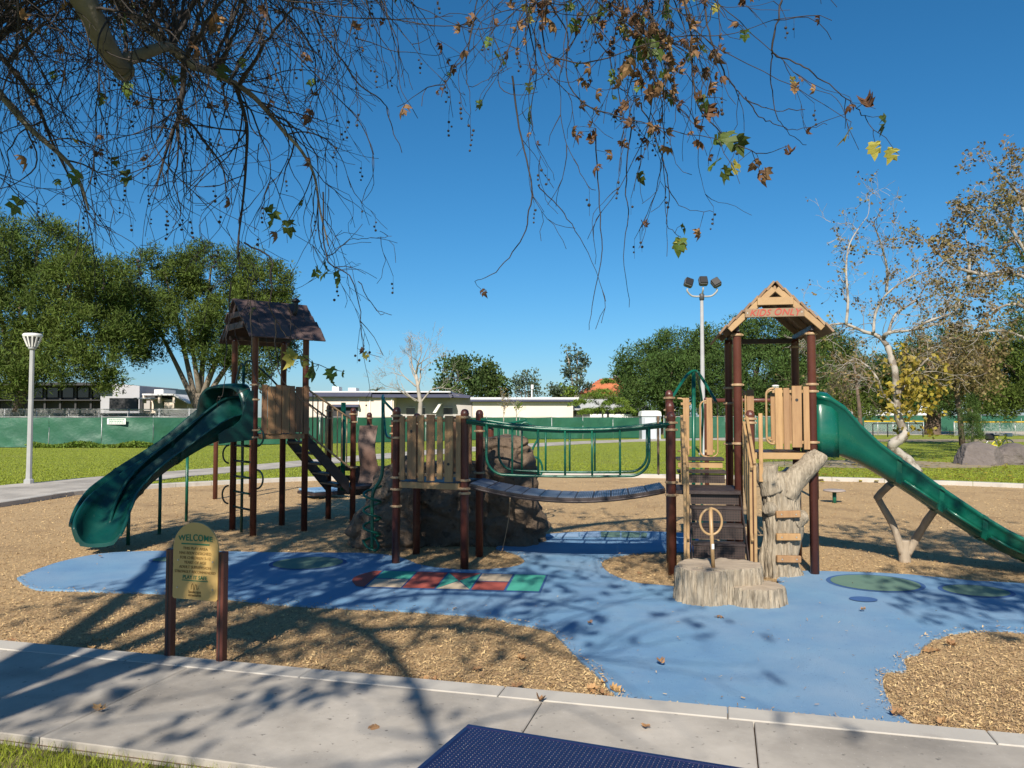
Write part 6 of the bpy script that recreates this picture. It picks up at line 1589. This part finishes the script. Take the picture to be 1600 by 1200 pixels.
TW = []           # (points, radii) of every twig
LEAFPT = []       # (point, direction, cluster)
BALLS = []
def droop(st, d, L, r0, cl, lev=0, grav=.10, wig=.16, pl=.3, pleaf=.0):
    step = .11 if lev == 0 else .07; n = max(3, int(L / step)); p = st.copy(); d = d.normalized(); pts = [p.copy()]
    turn = rv(.09); zz = rv(.10)
    for k in range(n):
        if R.random() < .22: turn = rv(.20)
        zz = zz * -1
        d = (d + zz + turn + rv(wig * .7) + V3((0, 0, -grav * (1.2 - .5 * k / n)))).normalized()
        p = p + d * step; pts.append(p.copy())
        if lev < 2 and k > 0 and R.random() < pl:
            o = d.orthogonal().normalized(); o.rotate(Matrix.Rotation(R.uniform(0, 6.28), 3, d))
            droop(p, d * .9 + o * R.uniform(.25, .8), (R.uniform(.15, .7) if lev == 0 else R.uniform(.05, .18)) * (1 - .3 * k / n), r0 * .6, cl, lev + 1, grav * .7, wig * 1.2, pl * .75, pleaf)
        if R.random() < pleaf: LEAFPT.append((p.copy(), d.copy(), cl))
    rs = [max(.0021, r0 * (1 - .75 * i / n)) for i in range(n + 1)]
    if lev == 0: rs = [rs[min(n, i // 2)] for i in range(2 * n + 1)]; pts = smooth_line(pts, 2)
    TW.append((pts, rs))
    if R.random() < (.10 if lev else .2):
        q = pts[-1].copy(); TW.append(([q, q - UPZ * .05, q - UPZ * R.uniform(.10, .16)], [.0012] * 3))
        for j in range(R.randint(1, 4)): BALLS.append((q + V3((R.gauss(0, .008), R.gauss(0, .008), -.06 - .035 * j)), R.uniform(.007, .0125)))
def near_limb(e, keys):
    best = None
    for k in keys:
        for (q, r) in LP[k]:
            dd = (q - e).length
            if best is None or dd < best[0]: best = (dd, q, r)
    return best
def branchlet(e, keys, r=None):
    dd, q, lr = near_limb(e, keys); r = min(lr * .7, r or .02)
    mid = q.lerp(e, .5) + UPZ * .12 * dd + rv(.06 * dd)
    pts = [q * (1 - t) ** 2 + mid * 2 * t * (1 - t) + e * t * t for t in [i / 9 for i in range(10)]]
    pts = [p + (rv(.012 * dd) if 0 < i < 9 else V3()) for i, p in enumerate(pts)]
    TW.append((pts, [r * (1 - .62 * i / 9) for i in range(10)]))
    return pts, r * .4
def cluster(n, px, py, Y, L, keys, cl, ndroop=(2, 3), pl=.32, pleaf=0.0, grav=.10, along=.4, r=.016):
    for _ in range(n):
        e = P(R.uniform(*px), R.uniform(*py), R.uniform(*Y)); pts, rr = branchlet(e, keys, r)
        d0 = (pts[-1] - pts[-2]).normalized(); d0.z = max(d0.z, -.3)
        for k in range(R.randint(*ndroop)): droop(pts[-1], d0 + rv(.35), R.uniform(*L), max(.004, rr), cl, 0, grav, .16, pl, pleaf)
        for p in pts[4:-1]:
            if R.random() < along: droop(p, d0 + rv(.6), R.uniform(L[0] * .4, L[1] * .7), .0045, cl, 0, grav, .16, pl, pleaf)
# what hangs into the picture at the left
cluster(64, (-140, 200), (-190, 30), (4.6, 7.0), (.9, 2.3), 'agmlj', 'left', pl=.36, pleaf=.005, grav=.15)
cluster(46, (150, 460), (-170, 20), (4.8, 6.8), (.8, 2.2), 'abqg', 'left', pl=.34, pleaf=.005, grav=.14)
cluster(10, (430, 640), (-190, -60), (5.0, 6.6), (.6, 1.3), 'fkq', 'mid', (1, 2), pl=.28, pleaf=.004)
cluster(5, (640, 790), (-200, -90), (5.2, 6.4), (.4, .9), 'fk', 'mid', (1, 2), pl=.28, pleaf=.02)
for k, step in (('b', 3), ('c', 3), ('d', 3), ('e', 3), ('l', 3), ('m', 3)):
    for i in range(6, len(LP[k]), step):
        q = LP[k][i][0]; t = (q - LP[k][i - 1][0]).normalized()
        droop(q, t + rv(.55), R.uniform(.5, 1.15), min(.007, LP[k][i][1] * .5), 'left', 0, .10, .16, .30, .004)
# the hanging mass right of the middle
cluster(22, (800, 1060), (-190, -30), (4.9, 6.2), (1.2, 2.5), 'f', 'right', (2, 3), pl=.30, pleaf=.06, grav=.16, along=.25)
cluster(7, (980, 1120), (-150, -20), (4.9, 6.0), (.9, 1.7), 'fn', 'right', (1, 3), pl=.30, pleaf=.06, grav=.12, along=.2)
# the canopy above and behind the camera (it shades the ground in front)
def canopy(n, keys, cl, spread=1.1, L=(.6, 1.5), pleaf=.05, ndroop=(1, 3), zl=(-.5, .7), r=.03, i0=8):
    for _ in range(n):
        k = R.choice(keys); q, lr = R.choice(LP[k][i0:]); e = q + V3((R.gauss(0, spread), R.gauss(0, spread), R.uniform(*zl)))
        # nothing of this part may hang low enough to enter the view
        if e.y > .5 and e.z < CAMZ + e.y * .56 + .9: e.z = CAMZ + e.y * .56 + .9
        pts, rr = branchlet(e, k, r)
        for j in range(R.randint(*ndroop)):
            droop(pts[-1], (pts[-1] - pts[-2]).normalized() + rv(.5) + UPZ * .3, R.uniform(*L), max(.005, rr), cl, 0, .05, .16, .3, pleaf)
canopy(26, 'iop', 'off', .8, (.5, 1.1), .03)
canopy(18, 'n', 'off', .8, (.4, .9), .05)
canopy(22, 'h', 'off', .8, (.4, .9), .05, i0=27)
canopy(30, 'gjkq', 'off', 1.1, (.5, 1.1), .05, zl=(-.1, .9))
canopy(16, 'f', 'off', .9, (.4, .8), .04, zl=(0, .9))
# leafy patches of the canopy, out of view, that shade the left tower, the rubber and the far right
def patch(c, rad, n, keys, nl=7):
    for _ in range(n):
        e = V3(c) + V3((R.gauss(0, rad[0]), R.gauss(0, rad[1]), R.gauss(0, rad[2])))
        if e.y > .5: e.z = max(e.z, CAMZ + e.y * .56 + .55)
        pts, rr = branchlet(e, keys, .02)
        for j in range(2): droop(pts[-1], rv(1) + UPZ * .3, R.uniform(.3, .7), .006, 'off', 1, .03, .2, .3, 0)
        for j in range(nl): LEAFPT.append((e + rv(.22), UPZ, 'off'))
patch((-5.6, 8.2, 7.2), (.7, .9, .3), 70, 'g', 10)
patch((-4.9, 6.2, 7.0), (.6, .8, .3), 20, 'gq', 6)
patch((-4.7, .9, 6.5), (.75, .8, .3), 64, 'agq', 10)
patch((-4.2, -1.8, 6.3), (1.0, .9, .4), 40, 'iao', 4)
patch((-5.4, 3.8, 7.1), (1.0, 1.0, .3), 64, 'g', 7)
patch((-4.0, 5.4, 7.1), (.9, .9, .3), 44, 'gq', 7)
patch((-2.9, 1.6, 6.6), (.5, .8, .3), 18, 'fq', 7)
patch((-2.6, 3.6, 6.9), (.6, .9, .25), 18, 'fkq', 5)
patch((4.0, -.9, 6.9), (.7, .8, .3), 44, 'hn', 8)
patch((5.2, 3.0, 6.9), (1.0, 1.1, .3), 60, 'hn', 8)
patch((-2.4, -.8, 6.6), (1.5, 1.1, .4), 46, 'ioqf', 3)
patch((-3.6, 2.6, 6.8), (.8, .9, .3), 30, 'qfa', 6)
patch((-.6, .6, 6.9), (.7, .8, .3), 14, 'fi', 3)
patch((-6.8, 5.0, 7.0), (.8, .9, .3), 80, 'gj', 11)
patch((4.6, -2.6, 6.5), (.4, .5, .3), 16, 'h', 8)
# single twigs that can be followed in the photograph
def twig_px(pts, Y, r0=.008, side=.25, cl='solo', pleaf=0.0):
    q = smooth_line([P(a, b, Y + .05 * math.sin(i * 2)) for i, (a, b) in enumerate(pts)], 5)
    q = [p + rv(.004) for p in q]; TW.append((q, [max(.0023, r0 * (1 - .7 * i / (len(q) - 1))) for i in range(len(q))]))
    for i in range(3, len(q) - 1):
        if R.random() < side * .4:
            t = (q[i] - q[i - 1]).normalized(); droop(q[i], t + rv(.6), R.uniform(.08, .32), .0034, cl, 1, .06, .2, .15, pleaf)
twig_px([(1226, -60), (1222, -10), (1213, 40), (1206, 82), (1235, 95), (1270, 115), (1310, 145), (1335, 165), (1350, 182), (1364, 204)], 4.6, .0075, .05)
twig_px([(1206, 82), (1205, 130), (1215, 180), (1230, 205), (1260, 228)], 4.6, .005, .1)
twig_px([(1085, -60), (1100, 0), (1108, 50), (1130, 110), (1150, 140), (1175, 160), (1215, 173), (1258, 170)], 5.0, .008, .2)
twig_px([(1165, 152), (1185, 180), (1215, 196), (1245, 202), (1293, 192)], 5.0, .005, .1)
twig_px([(1060, -50), (1080, 60), (1085, 150), (1110, 190), (1150, 225), (1190, 240), (1230, 228)], 5.0, .007, .3, 'right', .02)
twig_px([(470, -50), (500, 40), (535, 95), (565, 135), (600, 160), (612, 200), (628, 237)], 5.6, .008, .25)
twig_px([(560, -60), (580, 30), (615, 90), (622, 125)], 5.6, .006, .25); twig_px([(560, 60), (620, 80), (690, 85)], 5.5, .005, .2)
twig_px([(495, 300), (500, 370), (512, 400), (545, 376), (580, 372), (612, 369)], 5.9, .006, .25)
twig_px([(380, 380), (420, 400), (424, 440), (423, 485), (445, 520), (462, 540), (480, 562), (520, 578)], 4.3, .006, .08)
twig_px([(452, 480), (455, 500), (452, 535)], 4.3, .004, 0); twig_px([(430, 500), (432, 560), (440, 590), (470, 622), (500, 648)], 4.3, .005, .1)
twig_px([(392, 470), (394, 560), (402, 600), (416, 626)], 4.3, .0045, .05); twig_px([(360, 440), (358, 500), (352, 560), (350, 608), (342, 625)], 4.3, .005, .3)
twig_px([(505, 300), (510, 400), (545, 430), (560, 470), (565, 510), (568, 547)], 5.0, .006, .18)
twig_px([(560, 440), (585, 480), (612, 493)], 5.0, .004, .12)
twig_px([(800, 120), (812, 200), (830, 280), (826, 340), (808, 385), (775, 425), (742, 440)], 5.3, .007, .15)
twig_px([(840, 290), (870, 320), (900, 360), (930, 420), (945, 470)], 5.3, .005, .15)
twig_px([(985, 200), (978, 280), (982, 340), (975, 400), (984, 480)], 5.4, .006, .15); twig_px([(930, 200), (935, 300), (940, 390), (925, 480), (920, 515)], 5.4, .006, .2)
twig_px([(1000, 160), (1030, 230), (1045, 300), (1042, 350), (1060, 368)], 5.2, .006, .15, 'right', .03)
twig_px([(1040, 290), (1070, 325), (1115, 330)], 5.2, .004, .1); twig_px([(1036, 250), (1040, 330), (1042, 400)], 5.3, .004, .1)
twig_px([(760, -60), (735, 60), (730, 130), (760, 125), (800, 105)], 5.3, .005, .3)

# ------------------------------------------------------------------ plane leaves
def leaf_mesh(name, curl, seed, m):
    r = random.Random(seed)
    out = [(0, 0), (.16, -.06), (.42, -.02), (.34, .12), (.56, .28), (.36, .34), (.46, .62), (.24, .52), (.16, .72), (0, 1.0), (-.16, .72), (-.24, .52), (-.46, .62), (-.36, .34), (-.56, .28), (-.34, .12), (-.42, -.02), (-.16, -.06)]
    out = [(x * r.uniform(.85, 1.1), y * r.uniform(.93, 1.05)) for x, y in out]
    ctr = [(0, .12), (0, .35), (0, .6)]
    vs = []
    def bend(x, y):
        z = curl * (.9 * x * x + .55 * (y - .35) ** 2) * 1.6 + .05 * math.sin(7 * x + seed) + .05 * math.cos(6 * y + seed)
        k = 1 - .35 * abs(curl) * min(1, abs(x) * 1.6); return V3((x * k, y, z))
    n = len(out); vs = [bend(*p) for p in out] + [bend(*p) for p in ctr]; c0, c1, c2 = n, n + 1, n + 2
    fs = []
    for k in range(n):
        a, b = k, (k + 1) % n; ym = (out[a][1] + out[b][1]) / 2; c = c0 if ym < .2 else c1 if ym < .45 else c2; fs.append((a, b, c))
    fs += [(3, c1, c0), (15, c0, c1), (5, c2, c1), (13, c1, c2)]
    me = bpy.data.meshes.new(name); me.from_pydata([tuple(v) for v in vs], [], fs); me.materials.append(m)
    # stalk
    return me
LM = {c: [leaf_mesh('plane_leaf', cu, i + 3 * j, M[mm]) for i, cu in enumerate(cs)] for j, (c, mm, cs) in enumerate((('g', 'o_leaf_green', (.25, -.4, .6)), ('y', 'o_leaf_yellow', (.3, -.35, .5)), ('b', 'o_leaf_brown', (1.0, -1.3, 1.5, -.9))))}
def put_leaf(p, size, c, hang=True, yaw=None, par=ot, nm='leaf'):
    e = (R.uniform(-2.5, -1.0) if hang else R.uniform(-.5, .5), R.gauss(0, .5), R.uniform(0, 6.28) if yaw is None else yaw)
    return link(nm, R.choice(LM[c]), p, par, None, e, (size,) * 3)
SOLO = [(pts[::2], rs) for pts, rs in TW if pts[-1].y > 3.2]
vis = [l for l in LEAFPT if l[2] != 'off']; offl = [l for l in LEAFPT if l[2] == 'off']
R.shuffle(vis)
for (p, d, cl) in vis[:300]:
    u = R.random(); c = 'b' if u < (.72 if cl == 'right' else .45) else 'g' if u < .95 else 'y'
    put_leaf(p, R.uniform(.06, .105) * (1.0 if c != 'b' else .9), c)
for (px, py, Y, s, c) in ((1352, 157, 4.6, .14, 'b'), (1383, 180, 4.6, .14, 'g'), (1330, 200, 4.6, .13, 'y'), (1367, 222, 4.6, .11, 'y'), (1396, 232, 4.6, .10, 'y'), (1238, 236, 4.9, .10, 'b'), (1192, 262, 5, .13, 'b'), (1186, 250, 5, .1, 'b'),
        (1135, 205, 5, .14, 'g'), (1150, 212, 5, .15, 'g'), (1125, 215, 5, .12, 'g'), (1120, 250, 5, .13, 'g'), (1135, 262, 5, .12, 'g'), (1150, 256, 5, .11, 'y'), (1062, 372, 5.2, .13, 'g'), (1066, 378, 5.2, .11, 'y'), (1093, 358, 5.2, .09, 'b'), (1067, 350, 5.2, .08, 'g'),
        (1022, 62, 5, .18, 'g'), (1010, 72, 5, .16, 'g'), (1040, 50, 5, .13, 'g'), (990, 90, 5, .15, 'b'), (1000, 110, 5.2, .15, 'b'), (975, 125, 5.2, .13, 'b'), (1015, 135, 5.2, .16, 'b'), (1030, 140, 5.1, .13, 'b'), (985, 25, 5, .14, 'b'), (1078, 60, 5, .13, 'b'), (1085, 75, 5, .11, 'b'), (1108, 85, 5, .12, 'b'), (1107, 165, 5, .13, 'b'), (860, 25, 5.3, .16, 'b'), (845, 5, 5.3, .13, 'b'), (892, 200, 5.4, .10, 'b'), (903, 205, 5.4, .09, 'b'), (930, 215, 5.4, .1, 'b'), (957, 235, 5.4, .1, 'b'), (932, 255, 5.4, .1, 'b'), (1080, 190, 5.1, .12, 'b'), (1110, 130, 5.1, .1, 'b'),
        (447, 548, 4.3, .11, 'y'), (462, 552, 4.3, .11, 'y'), (470, 556, 4.3, .10, 'y'), (490, 572, 4.3, .12, 'g'), (494, 580, 4.3, .11, 'g'), (512, 590, 4.3, .08, 'g'), (517, 576, 4.3, .09, 'g'), (534, 580, 4.3, .05, 'g'), (752, 452, 5.3, .07, 'b'), (568, 545, 5, .05, 'b'),
        (497, 420, 5.4, .10, 'g'), (512, 422, 5.4, .11, 'g'), (528, 425, 5.4, .12, 'g'), (505, 412, 5.4, .09, 'g'), (418, 325, 5.6, .14, 'g'), (432, 338, 5.6, .16, 'g'), (448, 345, 5.6, .14, 'g'), (470, 315, 5.6, .10, 'g'), (432, 360, 5.6, .1, 'b'), (487, 172, 5.8, .13, 'b'), (486, 248, 5.8, .10, 'b'), (125, 270, 5.2, .13, 'g'), (107, 212, 5.2, .12, 'y'), (32, 312, 5.2, .14, 'g'), (38, 240, 5.4, .12, 'b'), (197, 268, 5.3, .12, 'g'), (355, 105, 5.4, .12, 'g'), (340, 25, 5.4, .16, 'b'), (310, 70, 5.4, .15, 'b'), (200, 30, 5.2, .16, 'g'), (720, 40, 5.4, .10, 'b'), (690, 65, 5.4, .08, 'b'), (775, 85, 5.3, .1, 'g'), (825, 168, 5.3, .12, 'g')):
    p = P(px, py, Y); best = None
    for pts, rs in SOLO:
        for q in pts:
            dd = (q - p).length
            if best is None or dd < best[0]: best = (dd, q)
    if best[0] > .30: p = best[1].lerp(p, .30 / best[0])
    if best[0] > .01: TW.append(([best[1], best[1].lerp(p, .5) + rv(.008), p], [.0024, .002, .0018]))
    put_leaf(p, s, c)
# more withered leaves on the hanging mass: on twig points seen in that part of the sky
def px_of(p):
    v = p - V3((0, 0, CAMZ)); d = v.y * _cp + v.z * _sp
    return 800 + FPX * v.x / d, 600 - FPX * (-v.y * _sp + v.z * _cp) / d
cand = []
for pts, rs in TW:
    for p in pts[1::2]:
        if p.y > 3.5:
            x, y = px_of(p)
            if 820 < x < 1130 and -20 < y < 270: cand.append((p, math.exp(-((x - 1010) / 95) ** 2 - ((y - 90) / 110) ** 2)))
            elif 0 < x < 560 and -20 < y < 330: cand.append((p, .018))
ws_ = [c[1] for c in cand]
for (p, w) in R.choices(cand, weights=ws_, k=150):
    u = R.random(); put_leaf(p, R.uniform(.06, .11), 'b' if u < .78 else 'g')
# build the twigs as one mesh of three- and four-sided rods
Vt = []; Ft = []; off = 0
for pts, rs in TW:
    m = len(pts); Pn = np.array([tuple(p) for p in pts]); T = np.gradient(Pn, axis=0); T /= np.linalg.norm(T, axis=1)[:, None] + 1e-9
    ref = np.array([.31, .17, .93]) if abs(T[0, 2]) < .8 else np.array([.95, .2, .1])
    U = np.cross(T, ref); U /= np.linalg.norm(U, axis=1)[:, None] + 1e-9; W = np.cross(T, U); n = 4 if rs[0] > .006 else 3
    r = np.array(rs)[:, None]
    ring = [Pn + r * (U * math.cos(2 * PI * k / n) + W * math.sin(2 * PI * k / n)) for k in range(n)]
    Vt.append(np.stack(ring, 1).reshape(-1, 3))
    i = np.arange(m - 1)[:, None]; k = np.arange(n)[None, :]
    Ft.append((np.stack([i * n + k, i * n + (k + 1) % n, (i + 1) * n + (k + 1) % n, (i + 1) * n + k], 2) + off).reshape(-1, 4)); off += m * n
np_mesh('twigs', np.concatenate(Vt), np.concatenate(Ft), M['twig'], ot, 'stuff', loc=(0, 0, 0), smooth=True)
# seed balls
bm = bmesh.new(); bmesh.ops.create_icosphere(bm, subdivisions=1, radius=1); bv = np.array([tuple(v.co) for v in bm.verts]); bfc = np.array([[v.index for v in f.verts] for f in bm.faces]); bm.free()
BP = np.array([tuple(b[0]) for b in BALLS]); BR = np.array([b[1] for b in BALLS])
np_mesh('seed_balls', (bv[None] * BR[:, None, None] + BP[:, None]).reshape(-1, 3), (bfc[None] + (np.arange(len(BP)) * len(bv))[:, None, None]).reshape(-1, 3), M['twig'], ot, 'stuff')

# leaves of the part of the canopy out of view, joined
LV = []; LF = []; o_ = 0
base = np.array([tuple(v.co) for v in LM['b'][0].vertices]); bft = np.array([[i for i in p.vertices] for p in LM['b'][0].polygons])
for (p, d, cl) in offl:
    for j in range(2):
        q = np.array(Matrix.Rotation(R.uniform(0, 6.28), 3, 'Z') @ Matrix.Rotation(R.uniform(-2.4, -.6), 3, 'X')); s = R.uniform(.10, .17)
        LV.append((base * s) @ q.T + np.array(p + rv(.05))); LF.append(bft + o_); o_ += len(base)
if LV: np_mesh('leaves', np.concatenate(LV), np.concatenate(LF), M['o_leaf_brown'], ot, 'stuff')
print('twigs', len(TW), 'leaf points', len(vis), len(offl), 'balls', len(BALLS))

# ------------------------------------------------------------------ fallen leaves
FLM = [leaf_mesh('fallen_leaf', c, 40 + i, M['fallen']) for i, c in enumerate((.5, .9, -.6, 1.2))]
def fallen(spots, z, label, grp, size=(.065, .115)):
    for (px, py) in spots:
        g = G(px, py); g.z = z + .012; o = link('fallen_leaf', R.choice(FLM), g, None, None, (R.uniform(-.3, .3), R.uniform(-.3, .3), R.uniform(0, 6.28)), (R.uniform(*size),) * 3)
        tag(o, label, 'leaf', grp)
fallen([(318, 1012), (326, 1016), (22, 1004), (135, 1012), (140, 1018), (660, 1068), (680, 1072), (672, 1078), (715, 1066), (945, 1072), (930, 1085), (948, 1095), (918, 1082), (938, 1100), (955, 1085), (740, 1050), (810, 1035), (700, 1080), (60, 985), (150, 1000), (1445, 1020), (1460, 1022), (1480, 1012), (1408, 1125), (1430, 1135), (1470, 1138), (1000, 898), (972, 876), (985, 872), (800, 1078), (560, 1062), (505, 1048), (430, 1000)], .014, 'dry brown plane leaf lying on the wood chips', 'dry leaves on the wood chips')
for (px, py, lab) in ((842, 1112, 'largest dry leaf on the path, above the table corner'), (160, 1126, 'pale dry leaf on the path slab left of the first joint'), (1010, 1150, 'small dry leaf on the path right of the table corner'), (575, 1150, 'small dry leaf on the path left of the table')):
    fallen([(px, py)], .056, lab, 'dry leaves on the concrete path')
for (px, py, lab) in ((708, 956, 'dry leaf at the front edge of the blue rubber below the hopscotch'), (925, 982, 'dry leaf on the blue rubber right of the hopscotch'), (1130, 969, 'dry leaf on the blue rubber just in front of the stump'), (1352, 960, 'small dry leaf on the blue rubber below the large green disc'), (1035, 1046, 'dry leaf on the blue rubber in the middle of the wide front part'), (158, 874, 'dry leaf on the far left end of the blue rubber by the slide exit')):
    fallen([(px, py)], .034, lab, 'dry leaves on the blue rubber', (.06, .10))
